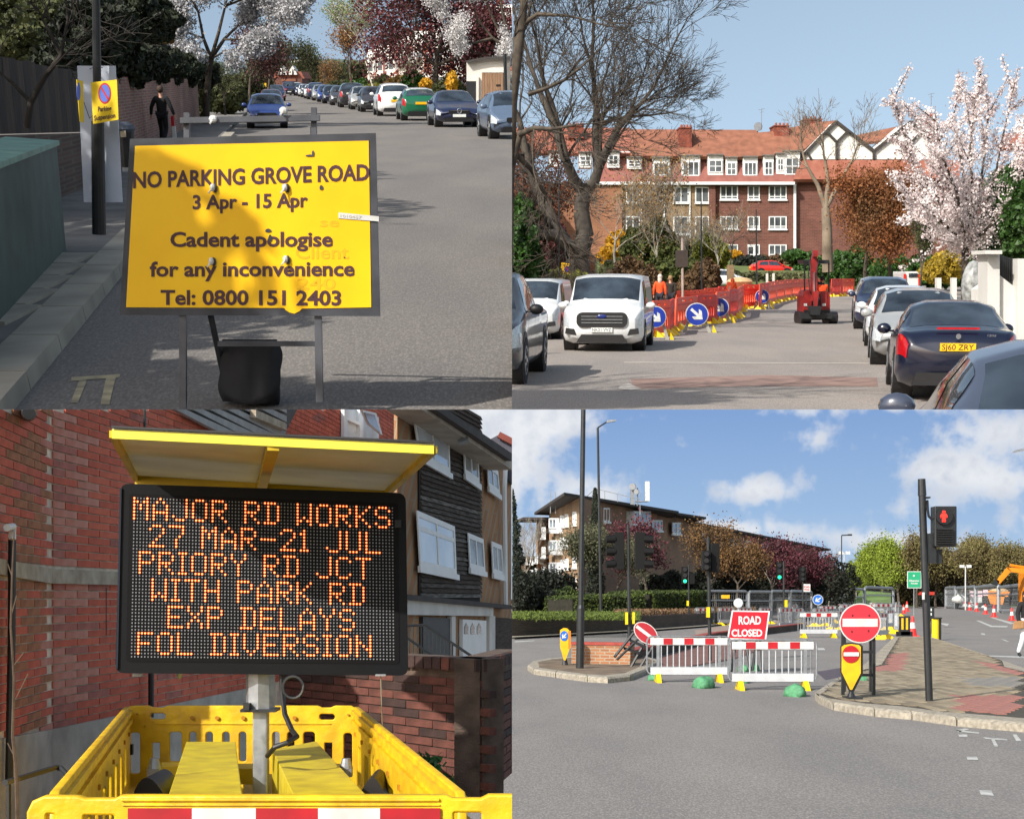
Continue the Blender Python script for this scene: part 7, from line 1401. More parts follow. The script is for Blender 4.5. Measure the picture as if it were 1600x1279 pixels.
while y<60:
    L=1.55;mb=MB();z=Vector((0,0,.125));y1=y+L-.03;q=[Vector((inL(y),y,0)),Vector((kerbL(y),y,0)),Vector((kerbL(y1),y1,0)),Vector((inL(y1),y1,0))];c=Vector((-.02,0,0))
    mb.add([q[0],q[1],q[2],q[3],q[0]+z,q[1]+z+c,q[2]+z+c,q[3]+z],[(0,1,5,4),(1,2,6,5),(2,3,7,6),(3,0,4,7),(4,5,6,7),(3,2,1,0)]);mb.build('kerbstone',PV1,KS);y+=L
ribbon('right_footway',kerbR,lambda y:kerbR(y)+2.6,20,500,.12,PV1)
# paler flags whose colour imitates the sun patch beside the green cabinet
for k in range(5):
    y0=12.2+k*1.05;mb=MB();mb.box((inL(y0)-.78,y0+.5,.13),(1.3,1.0,.03));tag(mb.build('sun_patch_flag',PV1,base=Vector((inL(y0)-.78,y0+.5,.12))),kind='structure')
# faded road letters
RM1=mat('worn_lettering',(176,164,130),.9,.25,6,rgb2=(120,112,96))
for pts in[[(112,590),(188,585),(187,590),(111,596)],[(124,594),(137,592),(122,630),(110,630)],[(166,590),(181,589),(171,632),(157,632)]]:mb=MB();mb.add([G(x,y)+Vector((0,0,.004))for x,y in pts],[(0,1,2,3)]);mb.build('road_lettering',RM1,kind='structure')
# --- the yellow board
ds=9.2;ps=Plane(P(400,400,ds),ray(395,380)*1.0);ps=Plane(P(395,380,ds),Vector((0,-1,.12)))
SG=mat('sign_back_black',(40,42,48),.55,.12,6,rgb2=(64,66,72));SY=mat('sign_yellow',(246,196,8),.4,.04,2.2,rgb2=(238,182,4));MAR=mat('maroon_vinyl',(70,38,44),.55,.08,9);AL=mat('aluminium_section',(92,94,100),.45,.12,8,metal=.5)
t=thing('roadworks_sign','large yellow board on an A frame reading NO PARKING GROVE ROAD','sign',G(400,632))
o=MB();slab(o,ps,[(203,217),(587,208),(594,494),(187,492)],-.02,.0);bd=o.build('board',SG,t)
o=MB();slab(o,ps,[(211,228),(576,220),(580,480),(472,482),(468,486),(460,490),(452,488),(446,484),(444,481),(197,480)],.0,.004);yf=o.build('yellow_face',SY,bd)
fn=lambda off:(lambda x,y:ps.at(x,y,off))
for s,x0,x1,ya,yb,cap in[('NO PARKING GROVE ROAD',208,577,293.5,281,24),('3 Apr - 15 Apr',301,481,326.5,323,21),('Cadent apologise',266,520,385,384.5,22),('for any inconvenience',234,554,431.5,430.5,22),('Tel: 0800 151 2403',251,533,475.5,476.5,22)]:mb=MB();lettering(mb,fn(.007),s,x0,x1,ya,yb,cap,.028);mb.build('lettering',MAR,yf)
GH=mat('ghost_lettering',(226,172,8),.5,.03,4)
for s,x0,x1,yb,cap in[('Client',462,545,404,20),('240',464,524,452,18),('se',500,530,354,14)]:mb=MB();lettering(mb,fn(.0055),s,x0,x1,yb,yb,cap,.01);mb.build('ghost_lettering',GH,yf)
mb=MB();slab(mb,ps,[(529,332),(592,338),(592,346),(529,341)],.005,.009);tp=mb.build('white_tape',WHITE,t);mb=MB();lettering(mb,fn(.011),'1010457',532,565,339.5,342,4.5,.0);mb.build('tape_number',mat('faint_ink',(180,170,150),.6,.05,5),tp)
for x,y in((332,293),(445,293),(330,408),(446,405)):mb=MB();c=ps.at(x,y,.02);mb.ell(c,(.016,.02,.022),8,6);mb.tube([c,ps.at(x-6,y+9,.05)],.005,5);mb.build('cable_tie',WHITE,t);mb=MB();mb.ell(ps.at(x+4,y+1,.012),(.014,.01,.026),8,6);mb.build('torn_hole',SG,t)
for x,y,a_,b_ in((484,243,7,1.6),(489,239,2,4),(419,360,5,3),(422,372,3,6),(502,293,3,4),(538,402,1.5,1),(330,312,1,4)):mb=MB();mb.prism([ps.at(x+a_*math.cos(q_)*(1+.3*math.sin(3*q_)),y+b_*math.sin(q_),.009)for q_ in[i*.785 for i in range(8)]],[ps.at(x+a_*math.cos(q_)*(1+.3*math.sin(3*q_)),y+b_*math.sin(q_),.005)for q_ in[i*.785 for i in range(8)]]);mb.build('torn_vinyl',SG,yf)
def sbar(nm,m,x0,y0,x1,y1,w,t0=-.06,t1=-.02,par=None):
    a=Vector((x0,y0));b=Vector((x1,y1));n=(b-a).normalized();n=Vector((-n.y,n.x))*w/2;mb=MB();slab(mb,ps,[tuple(a+n),tuple(b+n),tuple(b-n),tuple(a-n)],t0,t1);return mb.build(nm,m,par or t)
sbar('top_rail',AL,281,188,499,184,9,-.03,.01);sbar('upright',AL,291,176,291,216,8.5);sbar('upright',AL,490,168,490,212,8.5);sbar('leg',AL,285,490,285,660,10.5);sbar('leg',AL,496.5,490,499,628,11);sbar('cross_rail',SG,340,537,494,537,8,-.1,-.06)
mb=MB();mb.tube([ps.at(329,492,-.06),P(352,600,9.9)],.02,6);mb.tube([ps.at(490,200,-.06),P(497,560,10.6)],.02,6);mb.build('rear_leg',SG,t)
for x,y in((333,186),(443,173)):mb=MB();mb.ell(ps.at(x,y,.02),(.025,.02,.022),8,6);mb.tube([ps.at(x,y,.02),ps.at(x-5,y+7,.05)],.006,5);mb.build('cable_tie',WHITE,t)
# black sandbag hung over the rail
b=P(390,628,9.6);rg=np.random.default_rng(4);mb=MB();nu,nv=20,12;vs=[]
for j in range(nv+1):
    v_=j/nv;yy=530+v_*95;w_=84+14*math.sin(v_*3)+4*math.sin(v_*9)
    for i_ in range(nu):
        a_=2*math.pi*i_/nu;px=390+v_*2+w_/2*math.cos(a_)*(1+.06*math.sin(5*a_+v_*6));dd=9.6+.11*math.sin(a_)*(1+.25*math.sin(7*a_+v_*3))*(.5+.8*v_);vs.append(P(px,yy+5*math.sin(2*a_)*v_+(6*math.sin(a_*3)if v_>.9 else 0),dd))
mb.add(vs,[(j*nu+i_,j*nu+(i_+1)%nu,(j+1)*nu+(i_+1)%nu,(j+1)*nu+i_)for j in range(nv)for i_ in range(nu)]+[tuple(range(nu)),tuple(range(nv*nu,(nv+1)*nu))]);o=mb.build('sandbag',mat('black_sack',(30,31,36),.75,.15,8,bump=.4,bscale=25),base=b,smooth=True);tag(o,'black sack hanging from the rail under the yellow board','sandbag')
# --- green cabinet
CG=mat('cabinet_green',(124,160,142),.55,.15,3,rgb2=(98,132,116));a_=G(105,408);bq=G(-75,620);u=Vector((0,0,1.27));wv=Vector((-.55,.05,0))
t=thing('street_cabinet','dark green street telecoms cabinet with a lighter lid, cut by the left edge','cabinet',a_)
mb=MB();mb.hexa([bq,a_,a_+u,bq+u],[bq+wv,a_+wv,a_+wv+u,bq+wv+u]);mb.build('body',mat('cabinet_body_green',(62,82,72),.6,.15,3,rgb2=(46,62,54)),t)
e=(a_-bq).normalized();mb=MB();k1=Vector((.03,0,0));mb.hexa([bq+u+k1-e*.03,a_+u+k1+e*.03,a_+u+k1+e*.03+Vector((0,0,.05)),bq+u+k1-e*.03+Vector((0,0,.05))],[bq+wv+u-k1-e*.03,a_+wv+u-k1+e*.03,a_+wv+u-k1+e*.03+Vector((0,0,.09)),bq+wv+u-k1-e*.03+Vector((0,0,.09))]);mb.build('lid',CG,t)  # lid coloured lighter than the body
# --- pole with suspension notices
dp=15.5
def pb_(nm,m,pts,dd,th,par):mb=MB();mb.prism([P(x,y,dd)for x,y in pts],[P(x,y,dd)+Vector((0,th,0))for x,y in pts]);return mb.build(nm,m,par)
t=thing('street_pole','black street pole with a thicker lower sleeve on the left footway','pole',P(155,366,dp));mb=MB();mb.cyl(P(155,366,dp),P(152.5,190,dp),10.5/F*dp,9.5/F*dp,14);mb.build('lower_sleeve',DARKM,t);mb=MB();mb.cyl(P(152.5,190,dp),P(149.5,-40,dp),6.3/F*dp,5.6/F*dp,14);mb.build('post',DARKM,t)
t=thing('white_board','tall white corrugated board strapped behind the black street pole','board',P(155,316,dp));pb_('board',mat('corrugated_white',(206,212,226),.6,.05,3),[(120.5,103),(180,103),(191,316),(131,316)],dp+.12,.02,t);mb=MB();mb.tube([P(140,108,dp+.1),P(152,104,dp-.07),P(160,106,dp+.1)],.004,4);mb.tube([P(131,160,dp+.08),P(140,185,dp+.02),P(146,180,dp)],.004,4);mb.build('strap',INK,t)
NY=mat('notice_yellow',(238,200,20),.5,.05,4)
for lab,pts,sgn in(('yellow parking suspension notice facing the road on the black pole',[(142,129),(182.5,124.5),(185,187),(145.5,194)],1),('edge on yellow parking suspension notice on the left of the black pole',[(120,124.5),(130,127),(131.5,192),(125,190)],0)):
    t=thing('parking_notice',lab,'sign',P(155,194,dp-.1));pn=Plane(P(160,160,dp-.12),(-.25,-1,.1)if sgn else(1.0,-.3,0));mb=MB();slab(mb,pn,pts,-.006,0);f_=mb.build('notice_board',NY,t)
    if sgn:
        mb=MB();slab(mb,pn,circ(163.5,146,10,16.5),.001,.003);mb.build('red_ring',mat('notice_red',(190,44,50),.5,.04,5),f_);mb=MB();slab(mb,pn,circ(163.5,146,8,13.5),.003,.005);mb.build('blue_field',mat('notice_blue',(84,110,196),.5,.04,5),f_);mb=MB();slab(mb,pn,[(156.5,137),(158.5,135),(170.5,155),(168.5,157)],.005,.007);mb.build('red_bar',mat('notice_red',(190,44,50)),f_)
        for s,x0,x1,ya,yb in(('Parking',153,174,174.5,173),('Suspension',147,180,188.5,184)):mb=MB();lettering(mb,lambda x,y:pn.at(x,y,.003),s,x0,x1,ya,yb,7.5,.02);mb.build('lettering',MAR,f_)
    else:mb=MB();slab(mb,pn,circ(123,143,3,14),.001,.004);mb.build('blue_field',mat('notice_blue',(84,110,196)),f_)
# --- left boundary: board fence on a low wall, pink brick wall, bin
t=thing('board_fence','dark close boarded timber fence on a low brick wall at the left','fence',P(60,215,26));FW=[mat('fence_board',(78,64,54),.95,.25,3,bump=.4,stretch=(6,6,.6)),mat('fence_board_dark',(60,50,44),.95,.25,3,bump=.4,stretch=(6,6,.6))]
fa,fb_=P(-10,210,22),P(182,205,34)
for i in range(24):
    a=fa.lerp(fb_,i/24);b=fa.lerp(fb_,(i+.93)/24);z0=Vector((0,0,0));h=Vector((0,0,1.05+rng.uniform(-.02,.02)));y_=Vector((0,.03,0));mb=MB();mb.hexa([a,b,b+h,a+h],[a+y_,b+y_,b+y_+h,a+y_+h]);mb.build('fence_board',FW[i%2],t)
t=thing('low_brick_wall','low mossy brick wall below the dark fence','wall',P(60,235,24));mb=MB();a,b=P(-10,212,21.8),P(182,207,33.8);n_=Vector((0,0,-1.3));y_=Vector((0,.25,0));mb.hexa([a+n_,b+n_,b,a],[a+n_+y_,b+n_+y_,b+y_,a+y_]);mb.build('wall',brickmat('mossy_brick',(104,74,62),(84,62,54),(96,88,76),.225,.075),t)
PB1=brickmat('pink_brick',(148,100,88),(128,86,76),(150,130,118),.225,.075)
t=thing('pink_brick_wall','tall pinkish brick garden wall behind the bin and the walking person','wall',P(240,225,45));mb=MB();a,b=P(178,240,38),P(312,186,78);a.z=b.z=0;h=Vector((0,0,1.98));y_=Vector((-.1,.3,0));mb.hexa([a,b,b+h,a+h],[a+y_,b+y_,b+y_+h,a+y_+h]);mb.build('wall',PB1,t);mb=MB();mb.hexa([a+h,b+h,b+h+Vector((0,0,.08)),a+h+Vector((0,0,.08))],[a+h+y_,b+h+y_,b+h+y_+Vector((0,0,.08)),a+h+y_+Vector((0,0,.08))]);mb.build('coping',PB1,t)
b=P(195,235,36);b.z=.12;t=thing('litter_bin','dark round topped litter bin against the pink wall','bin',b);mb=MB();mb.cyl(b,b+Vector((0,0,.8)),.2,.24,14);mb.build('body',BLACKP,t);mb=MB();mb.ell(b+Vector((0,0,.82)),(.27,.27,.16),14,6);mb.build('lid',mat('bin_grey',(70,76,88),.6,.1,4),t);mb=MB();mb.box(b+Vector((.05,-.23,.72)),(.12,.03,.14));mb.build('label',mat('bin_label',(150,140,120),.7,.1,4),t)
b=X(257,47);person('person in black walking away beside the pink wall carrying a red and white bag',Vector((b.x,47,.12)),R(172),.98,mat('black_coat',(24,24,26),.9,.1,8),mat('black_trousers',(22,22,26),.9,.1,8),mat('brown_hair',(64,48,38),.8,.1,12),dict(knl=(.1,-.16,.52),anl=(.11,-.1,.1),tol=(.11,-.26,.05),anr=(-.11,.28,.2),tor=(-.11,.2,.06),ell=(.3,.03,1.15),elr=(-.3,.03,1.15),hal=(.36,-.06,.92),har=(-.36,-.06,.92)))
o=MB();c=P(270,190,46.9);o.box(c,(.09,.08,.3));o.m=1;o.box(c+Vector((.02,0,-.3)),(.1,.09,.34));o=o.build('carrier_bag',[REDS,WHITE],base=c);tag(o,'red and white bag in the right hand of the walking person','bag')
# --- planting on the left
DKG=mat('dark_hedge_leaf',(40,48,30),.7,.25,.5,island=.45,tlight=.2);MIX=mat('mixed_leaf',(88,92,50),.75,.25,.4,island=.4,tlight=.3,rgb2=(52,58,34));AUT=mat('tawny_leaf',(122,96,50),.75,.2,.4,island=.4,tlight=.3)
bl1=bl
bush('dark ivy hedge hanging over the pink wall','hedge',[bl1(205+i*26,98+i*4,44+i*9,60,60-i*3,1.6)for i in range(5)],DKG,16000,.1,301,'hedge')
bush('dark evergreen mass behind the street pole','shrub',[bl1(150,60,40,110,110,2),bl1(110,100,38,70,60,2),bl1(225,30,50,90,70,2)],DKG,16000,.11,302)
bush('olive shrubs catching light above the dark fence','shrub',[bl1(30,70,44,90,90,2),bl1(80,40,46,80,80,2),bl1(20,20,46,80,70,2)],MIX,9000,.09,303)
bush('tawny and green shrub behind the ivy hedge','shrub',[bl1(205,45,62,60,50,2),bl1(240,40,66,50,60,2)],AUT,5000,.1,304)
def tr1(label,px,d,top,base_y,leaf,seed,**k):
    b=P(px,base_y,d);H=(base_y-top)/F*d;a=dict(levels=4,kd=(4,4,4,3),spread=.6,up=.25,n=6000,ls=.012,sig=.04,rr=.02);a.update(k);r_=a.pop('rr');return tree(label,b,H,H*r_,a.pop('bark',BARK),leaf,seed,**a)
tree('dark bare branched tree in front of the timber fence',P(40,215,20),4,.06,mat('dark_bark',(52,46,40),.9,.2,3),None,305,levels=4,kd=(4,4,3,3),spread=.7,up=.2,lenf=.7,tr=.0028,limbs=[([P(42,200,20),P(48,160,20),P(70,120,20),P(95,88,20),P(100,60,20)],.05,.02,.9),([P(48,160,20),P(20,130,20),P(5,118,20)],.03,.015,.7),([P(95,88,20),P(80,55,20),P(66,30,20),P(76,5,20)],.022,.012,.7)])
WB1=mat('grey_white_blossom',(204,204,206),.75,.1,.6,island=.22,tlight=.25,rgb2=(150,150,152))  # shade on the white blossom is mixed into its grey colour
dC=74;tree('white blossom tree spreading over the walking person and the wall',X(322,dC),6,.2,BARK,WB1,306,levels=4,kd=(5,5,4,3),spread=.7,up=.2,lenf=.62,n=80000,ls=.0105,sig=.027,along=True,tr=.002,name='blossom_tree',limbs=[([X(322,dC),P(323,150,dC),P(326,118,dC),P(330,92,dC)],.17,.13,0),([P(326,118,dC),P(306,100,dC-.4),P(290,78,dC-.8),P(276,58,dC-1)],.09,.05,1.12),([P(330,92,dC),P(318,60,dC),P(310,20,dC)],.1,.05,1.19),([P(330,92,dC),P(350,62,dC+.5),P(372,40,dC+.8)],.1,.05,1.19),([P(330,92,dC),P(342,50,dC-.5),P(352,10,dC-.5)],.1,.05,1.12),([P(372,40,dC+.8),P(400,28,dC+1),P(440,12,dC+1.2)],.06,.03,0.92),([P(276,58,dC-1),P(258,62,dC-1)],.05,.03,0.73),([P(310,20,dC),P(290,-20,dC)],.05,.03,1.06),([P(352,10,dC),P(390,-20,dC)],.05,.03,1.06),([P(350,62,dC+.5),P(385,62,dC),P(425,40,dC)],.05,.03,.9),([P(318,60,dC),P(290,50,dC),P(262,30,dC)],.05,.03,.9),([P(330,92,dC),P(318,78,dC-1),P(300,70,dC-1.2)],.05,.03,.8),([P(330,92,dC),P(352,80,dC-1),P(376,76,dC-1.2)],.05,.03,.8),([P(352,10,dC),P(440,-25,dC)],.05,.03,0.92)])
tr1('dark plum leaved tree behind the white blossom tree',392,100,52,175,mat('plum_leaf',(84,52,50),.75,.25,.4,island=.4,tlight=.25),307,n=6000,ls=.014,sig=.05,spread=.8)
tr1('pale green budding tree at the left kerb further down',418,150,50,160,MIX,308,n=7000,ls=.012,sig=.05);tr1('thin leafy tree leaning over the far left cars',436,190,72,152,MIX,309,n=5000,ls=.014,sig=.05);tr1('bare tree between the blossom tree and the blue car',352,88,90,180,MIX,310,n=3000,ls=.012)
bush('shrubs behind the blossom trunk by the footway','shrub',[bl1(350,150,96,60,50,2),bl1(310,150,86,36,60,1.5),bl1(385,140,120,50,50,2)],MIX,8000,.14,311)
bush('orange tinted shrub by the far footway on the left','shrub',[bl1(352,132,100,24,18,1)],AUT,1500,.14,312)
# shade trees outside the picture on the left, whose shadows fall over board and footway
for i,(x,y,z,r_)in enumerate([(-5.45,6.2,4.9,.85),(-7.4,6.2,4.9,1.7),(-8.6,9.6,5.5,2.5),(-9.6,14,5.6,3.0),(-10.5,20,6.4,3.6),(-13,28,7.2,4.2)]):
    b=Vector((x,y,0));t=thing('street_tree',['street tree beside the camera on the left','second street tree on the left, next to the green cabinet','street tree behind the left fence','large tree behind the left garden wall','broad tree shading the left footway','tall tree behind the street pole'][i],'tree',b);mb=MB();mb.cyl(b,b+Vector((0,0,z)),.2,.1,8);mb.build('trunk',BARK,t);rg=np.random.default_rng(330+i);n=(420,4200,5200,6000,7000,7000)[i];dq=rg.normal(size=(n,3));dq/=np.linalg.norm(dq,axis=1,keepdims=True);c=np.array([x,y,z])+dq*r_*rg.uniform(.3,1,(n,1))*np.array([1,1,.8]);v,f=leaves_np(c,.15,rg);npmesh('crown',v,f,MIX,t)
# --- houses on the right
HB=brickmat('house_red_brick',(176,84,58),(156,72,50),(170,140,120),.5,.16);HW=mat('house_white',(216,212,204),.8,.06,1);RF=mat('house_roof',(132,78,62),.9,.15,1.5,bump=.4,bscale=8);
hl_=lxk(8.4)
def house(y0,W,wallm,sty,label,seed):
    rg=random.Random(seed);x0=hl_(y0);x1=hl_(y0+W);A=Vector((x0,y0,0));B=Vector((x1,y0+W,0));e=(B-A).normalized();n=Vector((-e.y,e.x,0));n=n if n.x<0 else-n;t=thing('terraced_house',label,'house',A,'terraced houses down the right of the long street');H=5.9
    Lg=(B-A).length;z=lambda h:Vector((0,0,h));bk=-n*8
    mb=MB();mb.hexa([A,B,B+z(H),A+z(H)],[A+bk,B+bk,B+bk+z(H),A+bk+z(H)]);mb.build('wall',wallm,t)
    r0=n*.4;pk=-n*4+z(H+2.6);mb=MB();mb.prism([A+r0-e*.02+z(H-.1),A+pk-e*.02,A+bk+z(H)],[B+r0+z(H-.1),B+pk,B+bk+z(H)]);mb.build('roof',RF,t)
    bw=Lg*.42;o=A+e*Lg*.08;p=n*.9
    mb=MB();mb.prism([o,o+e*.5+p,o+e*(bw-.5)+p,o+e*bw],[v+z(H*(.98 if sty else .5))for v in(o,o+e*.5+p,o+e*(bw-.5)+p,o+e*bw)]);bay_=mb.build('bay',HW,t)
    for k in range(2 if sty else 1):
        for a_,b_ in((o+p+e*.5,o+p+e*(bw-.5)),(o,o+e*.5+p)):
            m=(b_-a_);mb=MB();q0=a_+m*.12+n*.02+z(.9+k*2.8);q1=a_+m*.88+n*.02+z(.9+k*2.8);mb.hexa([q0,q1,q1+z(1.5),q0+z(1.5)],[q0-n*.02,q1-n*.02,q1-n*.02+z(1.5),q0-n*.02+z(1.5)]);w_=mb.build('bay_window',W2,bay_);mb=MB();c_=(q0+q1)/2+n*.03;mb.hexa([c_-m.normalized()*.05,c_+m.normalized()*.05,c_+m.normalized()*.05+z(1.5),c_-m.normalized()*.05+z(1.5)],[c_-m.normalized()*.05-n*.03,c_+m.normalized()*.05-n*.03,c_+m.normalized()*.05-n*.03+z(1.5),c_-m.normalized()*.05-n*.03+z(1.5)])
    if sty:
        g0=o+p*1.02;mb=MB();mb.prism([g0+e*.1+z(H),g0+e*(bw-.1)+z(H),g0+e*bw/2+z(H+1.7)],[g0+e*.1+z(H)-n*3,g0+e*(bw-.1)+z(H)-n*3,g0+e*bw/2+z(H+1.7)-n*3]);mb.build('gable',HW,t)
    for s_,w__ in((.62,.16),(.84,.12)):
        q0=A+e*Lg*s_+n*.03+z(3.6);q1=q0+e*Lg*w__;mb=MB();mb.hexa([q0,q1,q1+z(1.5),q0+z(1.5)],[q0-n*.06,q1-n*.06,q1-n*.06+z(1.5),q0-n*.06+z(1.5)]);fr_1=mb.build('window',UPVC,t);q0=q0+n*.01+e*.12+z(.12);q1=q1+n*.01-e*.12+z(.12);mb=MB();mb.hexa([q0,q1,q1+z(1.25),q0+z(1.25)],[q0-n*.01,q1-n*.01,q1-n*.01+z(1.25),q0-n*.01+z(1.25)]);mb.build('pane',W2,fr_1)
    q0=A+e*Lg*.68+n*.04;q1=q0+e*1.0;mb=MB();mb.hexa([q0,q1,q1+z(2.2),q0+z(2.2)],[q0-n*.06,q1-n*.06,q1-n*.06+z(2.2),q0-n*.06+z(2.2)]);mb.build('door',mat(['door_dark','door_blue','door_green'][seed%3],[(50,30,28),(34,44,80),(30,60,44)][seed%3],.4,.05,3),t)
    q0=A+e*Lg*.55-n*.02+z(2.75);mb=MB();mb.hexa([q0+n*1.1,q0+e*Lg*.42+n*1.1,q0+e*Lg*.42+z(.8),q0+z(.8)],[q0+n*1.1-z(.1),q0+e*Lg*.42+n*1.1-z(.1),q0+e*Lg*.42-z(.1),q0-z(.1)]);mb.build('porch_roof',RF,t)
    c=A-n*4+e*Lg*.97;mb=MB();mb.box(c+z(H+2.9),(.8,1.1,1.8));ch=mb.build('chimney',CHM,t);mb=MB();[mb.cyl(c+z(H+3.8)+e*q,c+z(H+4.15)+e*q,.12,.1,6)for q in(-.35,0,.35)];mb.build('chimney_pots',POT,ch)
yy=96.0
names=['nearest red brick house behind the crimson tree, at the garage','white gabled house just beyond the crimson tree trunk','red brick house beyond the crimson tree','house right of the birch with a white bay','house directly behind the birch trunk','house left of the birch with a white gable','house behind the clipped golden hedge','white house above the dark green hedge','brick house in the middle of the terrace','white bayed house in the middle of the terrace','small brick house towards the far end','small white house towards the far end','small house third from the far end','small house second from the far end','last small house of the terrace','tiny house beyond the terrace, nearer','tiny house beyond the terrace, further','farthest tiny house of the right side']
for i in range(18):house(yy,8.2+.1*i,HB if i%3==0 or i in(2,8)else HW,i%2,names[i],i);yy+=9.4+.25*i
# white garage building and timber gates
t=thing('white_outbuilding','white flat roofed outbuilding with a dark doorway and brown timber gate on the right','outbuilding',X(755,88));dg=88
pb_('wall',HW,[(729,97),(758,92),(797,92),(797,190),(729,186)],dg,4,t);pb_('roof_edge',mat('felt_dark',(66,62,60),.8,.1,3),[(728,95),(758,89),(797,88),(797,92),(758,92.5),(729,98)],dg-.3,4.4,t);pb_('doorway',mat('doorway_dark',(30,32,36),.8,.1,3),rect(729,127,744,182),dg-.06,.05,t)
pb_('door_frame',HW,rect(744,120,748,184),dg-.15,.14,t)
for i in range(8):pb_('gate_board',mat('gate_timber',(148,116,90),.85,.15,3,stretch=(6,6,.5)),rect(753+i*4.2,114,756.8+i*4.2,186),dg-.12,.1,t)
pb_('gate_trellis',HW,rect(752,110,788,113.5),dg-.14,.1,t);pb_('gate_post',mat('post_grey',(120,116,110),.8,.1,3),rect(787,100,797,186),dg-.2,.2,t);pb_('letter_slot',INK,rect(775,132,782,135),dg-.14,.02,t)
bq=X(791,78);t=thing('lamp_column','thin black lamp column at the right edge of the long street','lamp column',bq);mb=MB();mb.cyl(bq,P(789,84,78),.09,.08,8);mb.build('post',DARKM,t)
# front garden hedges
gl=lxk(6.6)
def gx(px,d):return px
for i,(px,py,d,w_,h_,m_,lab)in enumerate([(620,137,150,40,28,AUT,'golden brown clipped hedge left of the birch'),(615,140,165,30,20,GN,'green shrub behind the golden brown hedge'),(598,134,190,34,26,MIX,'shrub mass in a front garden in the middle distance'),(643,132,122,30,34,GN,'dark green shrub right of the birch'),(655,137,118,36,26,GN,'bright green shrub above the white car'),(700,140,108,44,24,MIX,'shrubs around the foot of the crimson tree'),(706,130,106,11,26,FOR,'tall yellow flowering shrub by the white outbuilding'),(665,133,112,12,14,FOR,'small yellow flowering shrub in front of the red house'),(560,138,230,50,22,GN,'green hedge above the middle of the parked row'),(532,138,280,40,20,MIX,'hedge towards the far end of the parked row'),(512,136,330,34,20,AUT,'far bronze hedge near the end of the street'),(585,141,175,36,14,YG,'low yellow green hedge in the middle distance')]):
    bush(lab,'hedge',[bl1(px,py,d,w_,h_,2)],m_,2600,.1+d*.0009,350+i,'hedge','front garden hedges and shrubs')
CR1=mat('copper_beech_leaf',(104,50,52),.7,.2,.4,island=.4,tlight=.25,rgb2=(74,38,42))
tr1('large crimson leaved tree with a dark trunk on the right footway',676,116,-60,168,CR1,320,n=32000,ls=.010,sig=.045,spread=.9,up=.0,kd=(9,5,4,3),trunk=.3,rr=.022,lenf=.74)
tr1('slender birch with fresh green leaves and a white trunk',585,165,-10,152,mat('birch_green',(124,138,86),.75,.2,.4,island=.3,tlight=.35),321,bark=mat('birch_white_bark',(196,188,172),.8,.2,2),n=3500,ls=.008,sig=.03,spread=.5,kd=(8,4,4,3),trunk=.7,rr=.010,lenf=.5)
tr1('budding tree with bronze tips against the far houses',548,215,45,150,mat('bronze_bud',(150,112,70),.8,.2,.3,island=.3,tlight=.3),322,n=3000,ls=.012,sig=.05);tr1('small bronze tree towards the end of the street',503,300,92,148,mat('bronze_bud',(150,112,70)),323,n=1800,ls=.016,sig=.06);tr1('tall thin distant tree standing against the hills',489,380,73,146,MIX,324,n=2500,ls=.016,sig=.05,spread=.4);tr1('small pale barked tree in front of the terrace',640,140,92,156,BRL,325,bark=BARKP,n=2000,ls=.012,rr=.014)
for i,px in enumerate((470,455,480,520)):tr1(['far bushy tree right of the timbered gables','far bushy tree in front of the white block','far bushy tree beside the thin distant tree','far bushy tree before the last houses'][i],px,380+i*10,100+i*2,146,MIX,326+i,n=2500,ls=.02,sig=.07)
# white blossom branches coming in from the right
dW=92;tree('white blossom tree leaning in over the outbuilding from the right',P(812,175,dW),6.5,.16,BARK,WB1b if 'WB1b' in globals()else mat('sunlit_white_blossom',(228,226,224),.75,.06,.6,island=.16,tlight=.3,rgb2=(196,192,192)),327,levels=4,kd=(4,4,4,3),spread=.6,up=.3,lenf=.7,n=42000,ls=.008,sig=.026,along=True,tr=.002,name='blossom_tree',limbs=[([P(812,175,dW),P(808,120,dW),P(800,80,dW)],.14,.12,0),([P(800,80,dW),P(770,60,dW),P(730,70,dW-.5),P(705,42,dW-.8),P(688,22,dW-1)],.1,.03,1.3),([P(800,80,dW),P(775,40,dW),P(760,5,dW)],.1,.04,1.7),([P(800,80,dW),P(785,20,dW),P(780,-20,dW)],.1,.05,1.7),([P(770,60,dW),P(745,30,dW),P(735,-15,dW)],.07,.04,1.5),([P(730,70,dW-.5),P(740,82,dW),P(772,88,dW)],.05,.03,1.0)])  # lighter copy of the blossom, with sunlight put into its colour
# --- end of the street
t=thing('timbered_flats','distant red brick flats with two small white timbered gables closing the street','building',P(446,147,330));pb_('wall',BR2,rect(428,122,472,150),330,12,t);pb_('roof',TILE,[(426,123),(430,112),(470,112),(476,123)],330.5,12,t)
for x in(441,457):pb_('gable',GW,[(x-7,117),(x-4,109),(x,103),(x+4,109),(x+7,117)],329.5,4,t);pb_('timber',TIM,[(x-1,117),(x-.4,109),(x+.4,109),(x+1,117)],329.3,.2,t)
pb_('brown_band',TILE2,rect(440,124,462,127),329.6,.4,t)
t=thing('white_block','small distant white block on the hillside','building',P(466,105,620));pb_('wall',HW,rect(455,93,478,108),620,20,t)
HLM=mat('haze_painted_hill',(98,114,112),.95,.1,.02,rgb2=(82,98,96))  # distance haze is painted into the pale blue-grey hill colour
mb=MB();mb.prism([P(x,y,690)for x,y in[(330,160),(330,98),(400,95),(430,93),(455,92),(480,94),(520,92),(560,94),(640,90),(640,160)]],[P(x,y,720)for x,y in[(330,160),(330,98),(400,95),(430,93),(455,92),(480,94),(520,92),(560,94),(640,90),(640,160)]]);mb.build('hills',HLM,kind='structure')
bush('distant band of treetops below the hills','treeline',[(P(400+i*16,118,480),(3.6,4,4.0))for i in range(12)],MIX,6000,.5,340,cat='trees')
